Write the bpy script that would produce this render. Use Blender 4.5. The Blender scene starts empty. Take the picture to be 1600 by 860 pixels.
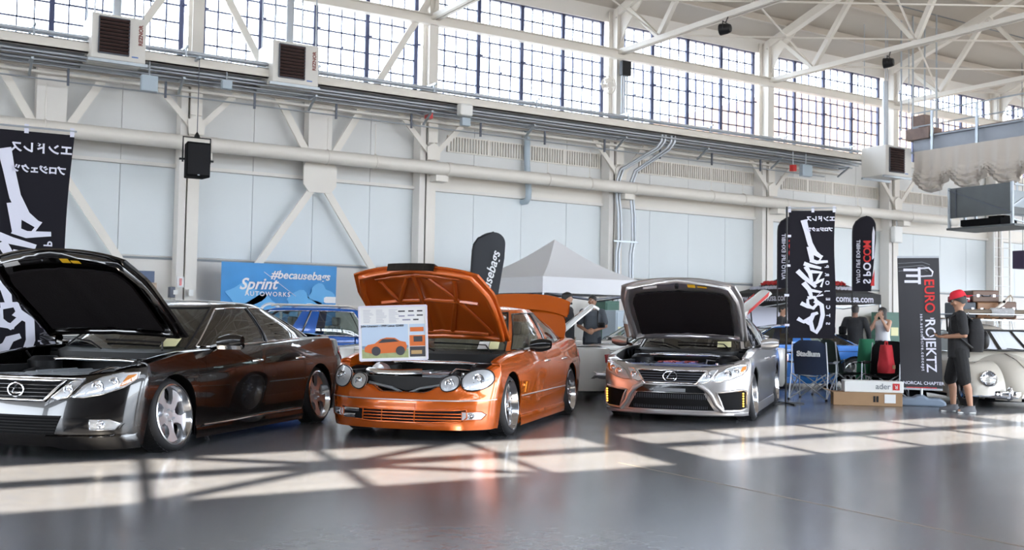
import bpy, bmesh, math, random
from mathutils import Vector, Matrix
random.seed(7)
scene = bpy.context.scene
C = scene.collection
# ------------------------------------------------------------------ camera
F_PX = 1636.3; CAM_H = 1.178
CAM_R = Matrix(((0.851775, -0.038045, -0.522525), (-0.523621, -0.028763, -0.851466), (0.017365, 0.998862, -0.044421)))
cam_d = bpy.data.cameras.new('camera'); cam = bpy.data.objects.new('camera', cam_d); C.objects.link(cam)
cam_d.sensor_fit = 'HORIZONTAL'; cam_d.sensor_width = 36.0; cam_d.lens = F_PX / 1600 * 36
cam_d.clip_start = 0.05; cam_d.clip_end = 500
cam.matrix_world = Matrix.Translation((0, 0, CAM_H)) @ CAM_R.to_4x4()
scene.camera = cam
cam_d.dof.use_dof = True; cam_d.dof.focus_distance = 11.0; cam_d.dof.aperture_fstop = 3.2
# ------------------------------------------------------------------ sky, sun, exposure
world = bpy.data.worlds.new('sky'); scene.world = world; world.use_nodes = True
bg = world.node_tree.nodes['Background']
bg.inputs['Color'].default_value = (0.82, 0.9, 1.0, 1); bg.inputs['Strength'].default_value = 9.0
sun_d = bpy.data.lights.new('sun', 'SUN'); sun = bpy.data.objects.new('sun', sun_d); C.objects.link(sun)
sun_d.energy = 27.0; sun_d.angle = math.radians(0.6); sun_d.color = (1.0, 0.89, 0.72)
SUN_DIR = Vector((0.2, 1.0, -0.836)).normalized()
sun.rotation_euler = SUN_DIR.to_track_quat('-Z', 'Y').to_euler(); sun.location = (-4, -20, 25)
vs = scene.view_settings
vs.view_transform = 'Standard'; vs.look = 'None'; vs.gamma = 1.0; vs.exposure = 0.42; vs.use_curve_mapping = False
scene.cycles.max_bounces = 10; scene.cycles.diffuse_bounces = 5; scene.cycles.glossy_bounces = 4
scene.cycles.transparent_max_bounces = 24; scene.cycles.transmission_bounces = 4
scene.cycles.sample_clamp_indirect = 8.0; scene.cycles.caustics_reflective = False; scene.cycles.caustics_refractive = False
# ------------------------------------------------------------------ pixel helpers (1600 x 860 frame)
def ray(px, py): return CAM_R @ Vector((px - 800, 430 - py, -F_PX))
def G(px, py, z=0.0):
    v = ray(px, py); return Vector((0, 0, CAM_H)) + v * ((z - CAM_H) / v.z)
def AY(px, py, y):
    v = ray(px, py); return Vector((0, 0, CAM_H)) + v * (y / v.y)
def AX(px, py, x):
    v = ray(px, py); return Vector((0, 0, CAM_H)) + v * (x / v.x)
# ------------------------------------------------------------------ materials
def mat(name, col, rough=0.5, metal=0.0, coat=0.0, spec=0.5, bump=0.0, bscale=40, var=0.0, vscale=3.0, emit=None, sheen=0.0, coatr=0.03, flake=0.0):
    m = bpy.data.materials.new(name); m.use_nodes = True
    nt = m.node_tree; b = nt.nodes['Principled BSDF']
    b.inputs['Base Color'].default_value = (*col, 1); b.inputs['Roughness'].default_value = rough
    b.inputs['Metallic'].default_value = metal; b.inputs['Coat Weight'].default_value = coat
    b.inputs['Coat Roughness'].default_value = coatr; b.inputs['Specular IOR Level'].default_value = spec
    if sheen: b.inputs['Sheen Weight'].default_value = sheen
    if emit: b.inputs['Emission Color'].default_value = (*col, 1); b.inputs['Emission Strength'].default_value = emit
    tc = None
    if bump or var or flake: tc = nt.nodes.new('ShaderNodeTexCoord')
    if var:
        n = nt.nodes.new('ShaderNodeTexNoise'); n.inputs['Scale'].default_value = vscale; n.inputs['Detail'].default_value = 6
        nt.links.new(tc.outputs['Object'], n.inputs['Vector'])
        mx = nt.nodes.new('ShaderNodeMix'); mx.data_type = 'RGBA'
        mx.inputs['A'].default_value = (*[c * (1 - var) for c in col], 1); mx.inputs['B'].default_value = (*[min(1, c * (1 + var)) for c in col], 1)
        nt.links.new(n.outputs['Fac'], mx.inputs['Factor']); nt.links.new(mx.outputs['Result'], b.inputs['Base Color'])
    if bump:
        n = nt.nodes.new('ShaderNodeTexNoise'); n.inputs['Scale'].default_value = bscale; n.inputs['Detail'].default_value = 3
        nt.links.new(tc.outputs['Object'], n.inputs['Vector'])
        bp = nt.nodes.new('ShaderNodeBump'); bp.inputs['Strength'].default_value = bump; bp.inputs['Distance'].default_value = 0.02
        nt.links.new(n.outputs['Fac'], bp.inputs['Height']); nt.links.new(bp.outputs['Normal'], b.inputs['Normal'])
    return m
def glass(name, tint, gloss=0.12, rough=0.0):
    m = bpy.data.materials.new(name); m.use_nodes = True; nt = m.node_tree
    for n in list(nt.nodes): nt.nodes.remove(n)
    o = nt.nodes.new('ShaderNodeOutputMaterial'); t = nt.nodes.new('ShaderNodeBsdfTransparent'); t.inputs['Color'].default_value = (*tint, 1)
    g = nt.nodes.new('ShaderNodeBsdfGlossy'); g.inputs['Roughness'].default_value = rough; g.inputs['Color'].default_value = (1, 1, 1, 1)
    f = nt.nodes.new('ShaderNodeLayerWeight'); f.inputs['Blend'].default_value = 0.5
    pw = nt.nodes.new('ShaderNodeMath'); pw.operation = 'POWER'; pw.inputs[1].default_value = 4.0; nt.links.new(f.outputs['Facing'], pw.inputs[0])
    a = nt.nodes.new('ShaderNodeMath'); a.operation = 'MULTIPLY_ADD'; a.inputs[1].default_value = 0.75; a.inputs[2].default_value = gloss; a.use_clamp = True
    nt.links.new(pw.outputs[0], a.inputs[0])
    x = nt.nodes.new('ShaderNodeMixShader'); nt.links.new(a.outputs[0], x.inputs[0]); nt.links.new(t.outputs[0], x.inputs[1]); nt.links.new(g.outputs[0], x.inputs[2])
    nt.links.new(x.outputs[0], o.inputs['Surface']); return m
M = {}
M['panel'] = mat('panel_paint', (0.70, 0.745, 0.765), 0.5, var=0.04, vscale=0.7)
M['cream'] = mat('cream_paint', (0.74, 0.71, 0.67), 0.55, var=0.05, vscale=0.8)
M['steel_white'] = mat('white_steel_paint', (0.75, 0.71, 0.65), 0.45, var=0.05, vscale=1.5)
M['galv'] = mat('galvanised_steel', (0.42, 0.46, 0.50), 0.4, 0.7, var=0.15, vscale=6)
M['conduit'] = mat('conduit_steel', (0.46, 0.49, 0.53), 0.45, 0.6)
M['darksteel'] = mat('dark_steel', (0.10, 0.11, 0.14), 0.5, 0.3)
M['mullion'] = mat('window_steel', (0.05, 0.06, 0.13), 0.5)
M['roofdeck'] = mat('roof_deck', (0.50, 0.45, 0.39), 0.75, var=0.08, vscale=0.6)
M['white'] = mat('white_enamel', (0.80, 0.80, 0.78), 0.4)
M['black'] = mat('black_plastic', (0.010, 0.010, 0.011), 0.5, spec=0.3)
M['blackgloss'] = mat('black_gloss', (0.006, 0.006, 0.007), 0.12, coat=0.5)
M['blackmatt'] = mat('black_matt', (0.006, 0.006, 0.007), 0.95, spec=0.15)
M['liner'] = mat('hood_liner_felt', (0.014, 0.012, 0.013), 0.95, spec=0.1, bump=0.3, bscale=60)
M['rubber'] = mat('tyre_rubber', (0.016, 0.016, 0.018), 0.65)
M['chrome'] = mat('chrome', (0.82, 0.83, 0.86), 0.06, 1.0)
M['polished'] = mat('polished_alloy', (0.78, 0.79, 0.82), 0.16, 1.0)
M['satin'] = mat('satin_alloy', (0.72, 0.73, 0.76), 0.36, 1.0)
M['alloy'] = mat('silver_alloy', (0.62, 0.63, 0.66), 0.28, 0.9)
M['grey'] = mat('grey_plastic', (0.22, 0.24, 0.26), 0.5)
M['red'] = mat('red_plastic', (0.55, 0.02, 0.02), 0.35, coat=0.3)
M['amber'] = mat('amber_plastic', (0.9, 0.28, 0.02), 0.25, coat=0.5)
M['brownslat'] = mat('brown_louvre', (0.10, 0.06, 0.055), 0.5)
M['pane'] = glass('window_pane_glass', (0.96, 0.98, 1.0), 0.02)
M['glass'] = glass('car_glass', (0.55, 0.62, 0.60), 0.10)
M['glassdark'] = glass('dark_car_glass', (0.16, 0.17, 0.17), 0.13)
M['lens'] = glass('lamp_lens', (0.93, 0.95, 0.98), 0.08)
M['paper'] = mat('paper', (0.78, 0.78, 0.78), 0.7)
M['yellowpaper'] = mat('yellow_paper', (0.75, 0.72, 0.42), 0.7)
M['yellow'] = mat('yellow_sticker', (0.85, 0.50, 0.02), 0.5)
# ------------------------------------------------------------------ mesh helpers
def mark_border(me):
    cnt = [0] * len(me.edges)
    for l in me.loops: cnt[l.edge_index] += 1
    at = me.attributes.get('sharp_edge') or me.attributes.new('sharp_edge', 'BOOLEAN', 'EDGE')
    for i, n in enumerate(cnt):
        if n == 1: at.data[i].value = True
class MB:
    def __init__(s): s.v = []; s.f = []
    def add(s, vs, fs):
        o = len(s.v); s.v += [tuple(p) for p in vs]; s.f += [tuple(i + o for i in q) for q in fs]; return s
    def box(s, a, b):
        (x0, y0, z0), (x1, y1, z1) = a, b
        return s.add([(x0, y0, z0), (x1, y0, z0), (x1, y1, z0), (x0, y1, z0), (x0, y0, z1), (x1, y0, z1), (x1, y1, z1), (x0, y1, z1)],
                     [(3, 2, 1, 0), (4, 5, 6, 7), (0, 1, 5, 4), (1, 2, 6, 5), (2, 3, 7, 6), (3, 0, 4, 7)])
    def cbox(s, c, d): return s.box([c[i] - d[i] / 2 for i in range(3)], [c[i] + d[i] / 2 for i in range(3)])
    def bar(s, p, q, w, h, up=(0, 0, 1)):
        p = Vector(p); q = Vector(q); d = (q - p).normalized(); u = Vector(up)
        sd = d.cross(u)
        if sd.length < 1e-4: sd = d.cross(Vector((1, 0, 0)))
        sd.normalize(); u = sd.cross(d); a = sd * w / 2; b = u * h / 2
        vs = [p - a - b, p + a - b, p + a + b, p - a + b, q - a - b, q + a - b, q + a + b, q - a + b]
        return s.add(vs, [(3, 2, 1, 0), (4, 5, 6, 7), (0, 1, 5, 4), (1, 2, 6, 5), (2, 3, 7, 6), (3, 0, 4, 7)])
    def tube(s, pts, r, n=8, closed=False, cap=True, rs=None):
        P = [Vector(p) for p in pts]; m = len(P); o = len(s.v); prev = None
        for i, p in enumerate(P):
            if closed: t = P[(i + 1) % m] - P[i - 1]
            else: t = P[min(i + 1, m - 1)] - P[max(i - 1, 0)]
            t.normalize()
            if prev is None:
                u = t.orthogonal().normalized()
            else:
                u = prev - t * prev.dot(t)
                u = u.normalized() if u.length > 1e-6 else t.orthogonal().normalized()
            prev = u; w = t.cross(u); rr = rs[i] if rs else r
            for k in range(n):
                a = 2 * math.pi * k / n; s.v.append(tuple(p + u * (rr * math.cos(a)) + w * (rr * math.sin(a))))
        for i in range(m if closed else m - 1):
            j = (i + 1) % m
            for k in range(n):
                k2 = (k + 1) % n; s.f.append((o + i * n + k, o + i * n + k2, o + j * n + k2, o + j * n + k))
        if cap and not closed:
            s.f.append(tuple(o + k for k in reversed(range(n)))); s.f.append(tuple(o + (m - 1) * n + k for k in range(n)))
        return s
    def lathe(s, prof, n=24, axis='z', c=(0, 0, 0), closed=False):
        o = len(s.v); m = len(prof); c = Vector(c)
        for r, h in prof:
            for k in range(n):
                a = 2 * math.pi * k / n; x, y = r * math.cos(a), r * math.sin(a)
                p = {'z': (x, y, h), 'y': (x, h, -y), 'x': (h, x, y)}[axis]
                s.v.append(tuple(c + Vector(p)))
        for i in range(m if closed else m - 1):
            j = (i + 1) % m
            for k in range(n):
                k2 = (k + 1) % n; s.f.append((o + i * n + k, o + i * n + k2, o + j * n + k2, o + j * n + k))
        return s
    def grid(s, rows, closed=False, flip=False):
        o = len(s.v); nr = len(rows); nc = len(rows[0])
        for r in rows: s.v += [tuple(p) for p in r]
        for i in range(nr - 1):
            for j in range(nc if closed else nc - 1):
                k = (j + 1) % nc; q = (o + i * nc + j, o + i * nc + k, o + (i + 1) * nc + k, o + (i + 1) * nc + j)
                s.f.append(q[::-1] if flip else q)
        return s
    def prism(s, poly, f0, f1):      # poly of 2D points, f0 / f1 map them to the two faces
        n = len(poly); o = len(s.v)
        s.v += [tuple(f0(*p)) for p in poly] + [tuple(f1(*p)) for p in poly]
        s.f.append(tuple(o + i for i in reversed(range(n)))); s.f.append(tuple(o + n + i for i in range(n)))
        for i in range(n):
            j = (i + 1) % n; s.f.append((o + i, o + j, o + n + j, o + n + i))
        return s
    def sphere(s, c, r, nu=12, nv=8, sc=(1, 1, 1)):
        rows = []
        for i in range(nv + 1):
            t = math.pi * i / nv
            rows.append([(c[0] + r * sc[0] * math.sin(t) * math.cos(2 * math.pi * k / nu), c[1] + r * sc[1] * math.sin(t) * math.sin(2 * math.pi * k / nu), c[2] + r * sc[2] * math.cos(t)) for k in range(nu)])
        return s.grid(rows, closed=True, flip=True)
    def mesh(s, name, m, smooth=None):
        me = bpy.data.meshes.new(name); me.from_pydata(s.v, [], s.f)
        b = bmesh.new(); b.from_mesh(me); bmesh.ops.remove_doubles(b, verts=b.verts, dist=1e-5); bmesh.ops.dissolve_degenerate(b, edges=b.edges, dist=1e-6)
        bmesh.ops.recalc_face_normals(b, faces=b.faces); b.to_mesh(me); b.free()
        if m: me.materials.append(M[m] if isinstance(m, str) else m)
        if smooth is not None:
            me.polygons.foreach_set('use_smooth', [True] * len(me.polygons)); me.set_sharp_from_angle(angle=math.radians(smooth)); mark_border(me)
        return me
    def build(s, name, m, parent=None, smooth=None, bevel=0, solid=0, sub=0):
        o = bpy.data.objects.new(name, s.mesh(name, m, smooth)); C.objects.link(o)
        if parent: o.parent = parent
        if solid:
            d = o.modifiers.new('solid', 'SOLIDIFY'); d.thickness = solid; d.offset = -1
        if bevel:
            d = o.modifiers.new('bevel', 'BEVEL'); d.width = bevel; d.segments = 2; d.limit_method = 'ANGLE'
        if sub:
            d = o.modifiers.new('sub', 'SUBSURF'); d.levels = sub; d.render_levels = sub
        return o
def link_copy(o, parent=None, loc=None):
    c = o.copy(); C.objects.link(c); c.parent = parent
    if loc is not None: c.location = loc
    return c
def copy_tree(o, parent=None):
    c = link_copy(o, parent)
    for ch in list(o.children): copy_tree(ch, c)
    return c
def tag(o, label=None, cat=None, group=None, kind=None):
    if label: o['label'] = label
    if cat: o['category'] = cat
    if group: o['group'] = group
    if kind: o['kind'] = kind
    return o
def thing(name, label, cat, loc=(0, 0, 0), rz=0.0, group=None):
    o = bpy.data.objects.new(name, None); C.objects.link(o); o.empty_display_size = 0.1
    o.location = loc; o.rotation_euler = (0, 0, rz); return tag(o, label, cat, group)
def struct(o, label=None, cat=None): return tag(o, label, cat, kind='structure')
def text(name, body, size, mtx, m, parent=None, bold=0.0, shear=0.0, ext=0.002, align='CENTER', sx=1.0, spacing=1.0):
    cu = bpy.data.curves.new(name, 'FONT'); cu.body = body; cu.size = size; cu.extrude = ext; cu.offset = bold; cu.shear = shear
    cu.align_x = align; cu.align_y = 'CENTER'; cu.space_character = spacing; cu.resolution_u = 3
    cu.materials.append(M[m] if isinstance(m, str) else m)
    o = bpy.data.objects.new(name, cu); C.objects.link(o)
    if parent: o.parent = parent
    o.matrix_local = mtx @ Matrix.Diagonal((sx, 1, 1, 1)); TEXTS.append(o); return o
TEXTS = []
def texts_to_mesh():
    bpy.context.view_layer.update(); dg = bpy.context.evaluated_depsgraph_get()
    for o in TEXTS:
        me = bpy.data.meshes.new_from_object(o.evaluated_get(dg)); n = bpy.data.objects.new('tmp', me); C.objects.link(n)
        n.parent = o.parent; n.matrix_local = o.matrix_local.copy(); nm = o.name.split('.')[0]; mm = o.data.materials[0]
        if not me.materials: me.materials.append(mm)
        bpy.data.objects.remove(o); n.name = nm
def frame(o, x, y):      # matrix with text x-axis along x, text y-axis along y
    x = Vector(x).normalized(); y = Vector(y).normalized(); z = x.cross(y)
    m = Matrix((x, y, z)).transposed().to_4x4(); m.translation = Vector(o); return m
def lerp(a, b, t): return a + (b - a) * t
def interp(tab, x):
    if x <= tab[0][0]: return tab[0][1]
    for (a, p), (b, q) in zip(tab, tab[1:]):
        if x <= b: return p + (q - p) * (x - a) / (b - a)
    return tab[-1][1]
def smoothtab(tab, x):   # catmull-rom through a table
    if x <= tab[0][0]: return tab[0][1]
    if x >= tab[-1][0]: return tab[-1][1]
    for i in range(len(tab) - 1):
        if x <= tab[i + 1][0]:
            x0, y0 = tab[i]; x1, y1 = tab[i + 1]; h = x1 - x0; t = (x - x0) / h
            xa, ya = tab[i - 1] if i > 0 else (x0 - h, y0 - (y1 - y0)); xb, yb = tab[i + 2] if i + 2 < len(tab) else (x1 + h, y1 + (y1 - y0))
            m0 = (y1 - ya) / (x1 - xa) * h; m1 = (yb - y0) / (xb - x0) * h
            return (2*t**3 - 3*t*t + 1) * y0 + (t**3 - 2*t*t + t) * m0 + (-2*t**3 + 3*t*t) * y1 + (t**3 - t*t) * m1
# ================================================================== THE HALL
WY = 24.5                       # inner face of the far wall
CX = [0.15 + 6.05 * k for k in range(-2, 9)]      # column centres, CX[3] is the first in view
NY = -2.0                       # near wall
X0, X1 = -36.0, 62.0
# floor ------------------------------------------------------------
def floor_mat():
    m = bpy.data.materials.new('polished_concrete'); m.use_nodes = True; nt = m.node_tree; b = nt.nodes['Principled BSDF']
    tc = nt.nodes.new('ShaderNodeTexCoord')
    def noise(scale, detail, sx=1.0, sy=1.0):
        mp = nt.nodes.new('ShaderNodeMapping'); mp.inputs['Scale'].default_value = (sx, sy, 1); nt.links.new(tc.outputs['Object'], mp.inputs['Vector'])
        n = nt.nodes.new('ShaderNodeTexNoise'); n.inputs['Scale'].default_value = scale; n.inputs['Detail'].default_value = detail; nt.links.new(mp.outputs[0], n.inputs['Vector']); return n
    n1 = noise(0.6, 8); n2 = noise(9, 6); n3 = noise(0.9, 4)
    r = nt.nodes.new('ShaderNodeValToRGB'); r.color_ramp.elements[0].position = 0.3; r.color_ramp.elements[1].position = 0.75
    r.color_ramp.elements[0].color = (0.105, 0.112, 0.135, 1); r.color_ramp.elements[1].color = (0.18, 0.178, 0.182, 1)
    mx = nt.nodes.new('ShaderNodeMath'); mx.operation = 'MULTIPLY_ADD'; mx.inputs[1].default_value = 0.55
    m2 = nt.nodes.new('ShaderNodeMath'); m2.operation = 'MULTIPLY'; m2.inputs[1].default_value = 0.45
    nt.links.new(n2.outputs['Fac'], m2.inputs[0]); nt.links.new(n1.outputs['Fac'], mx.inputs[0]); nt.links.new(m2.outputs[0], mx.inputs[2])
    nt.links.new(mx.outputs[0], r.inputs['Fac']); nt.links.new(r.outputs['Color'], b.inputs['Base Color'])
    mr = nt.nodes.new('ShaderNodeMapRange'); mr.inputs['To Min'].default_value = 0.15; mr.inputs['To Max'].default_value = 0.30
    nt.links.new(n3.outputs['Fac'], mr.inputs['Value']); nt.links.new(mr.outputs[0], b.inputs['Roughness'])
    bp = nt.nodes.new('ShaderNodeBump'); bp.inputs['Strength'].default_value = 0.05; bp.inputs['Distance'].default_value = 0.02
    nt.links.new(n2.outputs['Fac'], bp.inputs['Height']); nt.links.new(bp.outputs['Normal'], b.inputs['Normal'])
    b.inputs['Specular IOR Level'].default_value = 0.45
    b.inputs['Coat Weight'].default_value = 0.12; b.inputs['Coat Roughness'].default_value = 0.12
    return m
M['floor'] = floor_mat()
fl = struct(MB().box((X0, NY - 3, -0.3), (X1, WY + 0.3, 0)).build('floor', 'floor'), 'dark polished grey concrete floor with sunlit strips', 'floor')
a, b_ = G(1012, 733), G(1166, 765)
d_ = (a - b_).normalized()
MB().bar(a + d_ * 0.4 + Vector((0, 0, 0.0005)), b_ - d_ * 6 + Vector((0, 0, 0.0005)), 0.008, 0.003).build('floor_joint', mat('joint_filler', (0.30, 0.24, 0.19), 0.8), fl)
# far wall ---------------------------------------------------------
wall = struct(MB().box((X0, WY + 0.02, 0), (X1, WY + 0.3, 7.0)).build('wall_back', 'cream'), 'white painted steel hangar wall behind the cars', 'wall')
PW = 6.05 / 4
pm = MB().box((0.006, -0.03, 2.53), (PW - 0.006, 0.03, 4.56)).mesh('panel', 'panel')
pl = MB().box((0.004, -0.02, 0.0), (PW - 0.004, 0.02, 2.46)).mesh('panel', 'cream')
pu = MB().box((0.006, -0.015, 4.64), (PW - 0.006, 0.02, 7.0)).mesh('panel', mat('upper_panel_paint', (0.66, 0.66, 0.65), 0.5, var=0.05, vscale=0.6))
for k in range(-1, 9):
    for j in range(4):
        x = 0.15 + 6.05 * k + j * PW
        for me in (pm, pl, pu):
            o = bpy.data.objects.new('panel', me); C.objects.link(o); o.location = (x, WY, 0); o.parent = wall
MB().box((X0, WY - 0.05, 2.45), (X1, WY, 2.50)).build('wall_rail', 'grey', wall)
MB().box((X0, WY - 0.16, 4.56), (X1, WY, 4.64)).build('wall_ledge', 'cream', wall)
MB().box((12.3, WY - 0.10, 4.64), (X1, WY, 5.02)).build('wall_band', 'steel_white', wall)
MB().box((X0, WY - 0.12, 6.95), (X1, WY + 0.3, 7.15)).build('window_sill_beam', 'steel_white', wall)
MB().box((X0, WY - 0.02, 10.02), (X1, WY + 0.3, 10.5)).build('wall_header', 'cream', wall)
# columns and braces ------------------------------------------------
for k in range(1, 9):
    x = CX[k]
    if x < -3: continue
    o = MB().box((x - 0.13, 24.02, 0), (x + 0.13, 24.05, 10.3)).box((x - 0.13, 24.4, 0), (x + 0.13, 24.43, 10.3)).box((x - 0.02, 24.04, 0), (x + 0.02, 24.41, 10.3)).build('column', 'steel_white')
    struct(o, ['', 'white steel column at the far left of the hall', 'white steel column behind the black banner', 'white steel column behind the hanging speaker', 'white steel column behind the orange sedan hood', 'white steel column with paired conduits above the white canopy', 'white steel column behind the tall black banner flag', 'white steel column with small grey box near the black roll-up banner', 'white steel column beside the wall ladder', 'farthest white column of the hall'][min(k, 9)], 'column')
    for sx in (-1, 1): MB().bar((x + sx * 0.02, 23.97, 5.40), (x + sx * 0.95, 23.97, 6.4), 0.13, 0.05, (0, -1, 0)).build('knee_arm', 'steel_white', o)
    MB().prism([(x - 0.17, 5.3), (x + 0.17, 5.3), (x + 0.2, 5.62), (x, 5.75), (x - 0.2, 5.62)], lambda a, h: (a, 23.9, h), lambda a, h: (a, 23.935, h)).build('gusset_plate', 'steel_white', o)
    MB().box((x - 0.13, 23.96, 5.75), (x + 0.13, 24.02, 6.4)).build('splice_plate', 'steel_white', o)
    MB().box((x - 0.32, 24.05, 0), (x - 0.16, 24.45, 7)).build('column_casing', 'cream', o)
for i, (xa, xb) in enumerate(((CX[1], CX[2]), (CX[2], CX[3]), (CX[3], CX[4]))):
    xm = (xa + xb) / 2; r = thing('cross_brace', ['white cross bracing at far left edge', 'white cross bracing of the bay behind black car and banner', 'white cross bracing with gusset above the blue banner'][i], 'brace', (xm, 24.2, 0)); r['kind'] = 'structure'
    for sx in (-1, 1):
        MB().bar((sx * 0.15, -0.14, 4.85), (sx * 2.95, -0.12, 9.6), 0.17, 0.07, (0, -1, 0)).build('brace_arm', 'steel_white', r)
        MB().bar((sx * 0.15, -0.14, 4.35), (sx * 2.9, -0.12, 0.3), 0.17, 0.07, (0, -1, 0)).build('brace_arm', 'steel_white', r)
    MB().prism([(-0.42, 4.85), (-0.42, 4.4), (-0.28, 4.22), (0.28, 4.22), (0.42, 4.4), (0.42, 4.85), (0.28, 5.05), (-0.28, 5.05)], lambda x, z: (x, -0.2, z), lambda x, z: (x, -0.16, z)).build('gusset_plate', 'steel_white', r)
    MB().box((-0.3, -0.14, 4.6), (0.3, 0.2, 7)).build('post', 'cream', r)
# windows ----------------------------------------------------------
ZR = [7.15 + 0.412 * i for i in range(8)]
pane_w = (6.05 - 0.5) / 16
pane_me = MB().box((0.012, -0.004, 0.012), (pane_w - 0.012, 0.004, 0.40)).mesh('pane', 'pane')
wn = 0
for k in range(1, 9):
    xa = CX[k] + 0.25; wn += 1
    w = thing('window_%d' % wn, 'steel framed clerestory window, bay %s' % ['at far left edge', 'above the left heater', 'above the second heater', 'above the orange sedan', 'above the white canopy', 'above the black canopy', 'behind the crane bridge', 'at the far end'][wn - 1], 'window', (xa, WY + 0.1, 0)); w['kind'] = 'structure'
    mb = MB()
    for z in ZR: mb.box((0, -0.02, z - 0.018), (16 * pane_w, 0.02, z + 0.018))
    for i in range(17):
        if i % 4: mb.box((i * pane_w - 0.014, -0.02, 7.15), (i * pane_w + 0.014, 0.02, 10.03))
    mb.build('muntin_grid', 'mullion', w)
    for i in range(0, 17, 4):
        mm = MB().box((i * pane_w - 0.055, -0.05, 7.15), (i * pane_w + 0.055, 0.03, 10.03)); mm.cbox((i * pane_w + 0.05, -0.07, 8.4), (0.12, 0.05, 0.05))
        mm.build('mullion', 'mullion', w)
    MB().box((0, -0.05, 9.99), (16 * pane_w, 0.03, 10.06)).build('head_frame', 'mullion', w)
    for s_ in range(4):     # projecting sash of each section
        mb = MB(); x = s_ * 4 * pane_w
        for (p, q) in (((x + pane_w, ZR[2]), (x + 3 * pane_w, ZR[2])), ((x + pane_w, ZR[4]), (x + 3 * pane_w, ZR[4])), ((x + pane_w, ZR[2]), (x + pane_w, ZR[4])), ((x + 3 * pane_w, ZR[2]), (x + 3 * pane_w, ZR[4]))):
            mb.bar((p[0], -0.03, p[1]), (q[0], -0.03, q[1]), 0.035, 0.035)
        mb.cbox((x + 2 * pane_w, -0.06, ZR[2] + 0.02), (0.05, 0.07, 0.07)); mb.build('sash', 'mullion', w)
    if 2 <= k <= 7:
        for i in range(16):
            for j in range(7):
                o = bpy.data.objects.new('pane', pane_me); C.objects.link(o); o.parent = w; o.location = (i * pane_w, 0, ZR[j])
for k in range(1, 9):
    struct(MB().box((CX[k], 23.98, 8.84), (CX[k] + 6.05, 24.02, 9.08)).box((CX[k], 23.9, 9.06), (CX[k] + 6.05, 24.1, 9.09)).box((CX[k], 23.9, 8.82), (CX[k] + 6.05, 24.1, 8.85)).build('beam', 'steel_white'), 'white horizontal girder across the clerestory, bay %s' % ['at far left edge', 'above the left heater', 'above the second heater', 'above the orange sedan', 'above the white canopy', 'above the black canopy', 'behind the crane bridge', 'at the far end'][k - 1], 'beam')
# roof ---------------------------------------------------------------
def roof_z(y):
    return 10.35 + 0.31 * (24.8 - y) if y > 11.25 else 10.35 + 0.31 * (24.8 - 11.25) - 0.31 * (11.25 - y)
ro = MB()
for ya, yb in ((24.8, 11.25), (11.25, NY - 0.6)):
    n = 30
    for i in range(n):     # shallow deck corrugation bays
        y0 = lerp(ya, yb, i / n); y1 = lerp(ya, yb, (i + 1) / n)
        ro.add([(X0, y0, roof_z(y0)), (X1, y0, roof_z(y0)), (X1, y1, roof_z(y1)), (X0, y1, roof_z(y1)), (X0, y0, roof_z(y0) + 0.2), (X1, y0, roof_z(y0) + 0.2), (X1, y1, roof_z(y1) + 0.2), (X0, y1, roof_z(y1) + 0.2)], [(0, 1, 2, 3), (7, 6, 5, 4), (0, 4, 5, 1), (2, 6, 7, 3)])
roof = struct(ro.build('ceiling', 'roofdeck'), 'cream underside of the pitched hangar roof deck', 'ceiling')
for i in range(1, 18):
    y = 24.8 - 1.5 * i
    if y < NY: break
    p = MB().box((X0, y - 0.05, roof_z(y) - 0.22), (X1, y + 0.05, roof_z(y) - 0.02)); p.build('purlin', 'roofdeck', roof)
for i in range(0, 9):
    y = 24.5 - 3.0 * i; MB().box((X0, y - 0.01, roof_z(y) - 0.03), (X1, y + 0.01, roof_z(y) - 0.001)).build('deck_seam', 'grey', roof)
for k in range(1, 10):
    x = 0.15 + 6.05 * (k - 2)
    t = thing('beam', 'white steel roof truss, bay %s' % ['at far left', 'over the black banner', 'over the hanging speaker', 'over the orange sedan', 'over the white canopy', 'with spotlights over the black canopy', 'over the crane bridge', 'near the far end', 'at the far end'][k - 1], 'truss', (x, 0, 0)); t['kind'] = 'structure'
    ch = MB()
    for sx in (-0.07, 0.07): ch.bar((sx, 24.0, 9.03), (sx, NY + 0.5, 9.03), 0.09, 0.14)
    ch.build('bottom_chord', 'steel_white', t)
    MB().bar((0, 24.2, roof_z(24.2) - 0.36), (0, 11.25, roof_z(11.25) - 0.36), 0.22, 0.24).bar((0, 11.25, roof_z(11.25) - 0.36), (0, NY + 0.3, roof_z(NY + 0.3) - 0.36), 0.22, 0.24).build('top_chord', 'steel_white', t)
    yb = [22.3, 18.6, 14.9, 11.25, 7.6, 3.9, 0.2]; yt = [23.7, 20.5, 16.8, 13.1, 9.4, 5.7, 2.0]
    zt = lambda y: roof_z(y) - 0.4
    for q in range(7):
        MB().bar((0, yb[q], 9.1), (0, yt[q], zt(yt[q])), 0.1, 0.12).build('web_member', 'steel_white', t)
        if q < 6: MB().bar((0, yb[q], 9.1), (0, yt[q + 1], zt(yt[q + 1])), 0.13, 0.15).build('web_member', 'steel_white', t)
    MB().prism([(24.15, 9.0), (24.15, 10.1), (23.0, 10.35), (23.75, 9.7)], lambda y, z: (-0.02, y, z), lambda y, z: (0.02, y, z)).build('gusset_plate', 'steel_white', t)
    # thin sway rods between neighbouring trusses
    rd = MB()
    for (ya_, yb_) in ((22.3, 18.6), (18.6, 22.3), (18.6, 14.9), (14.9, 18.6)): rd.tube([(0, ya_, 9.15), (6.05, yb_, 9.15)], 0.025, 6)
    rd.build('sway_rod', 'steel_white', t)
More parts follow.
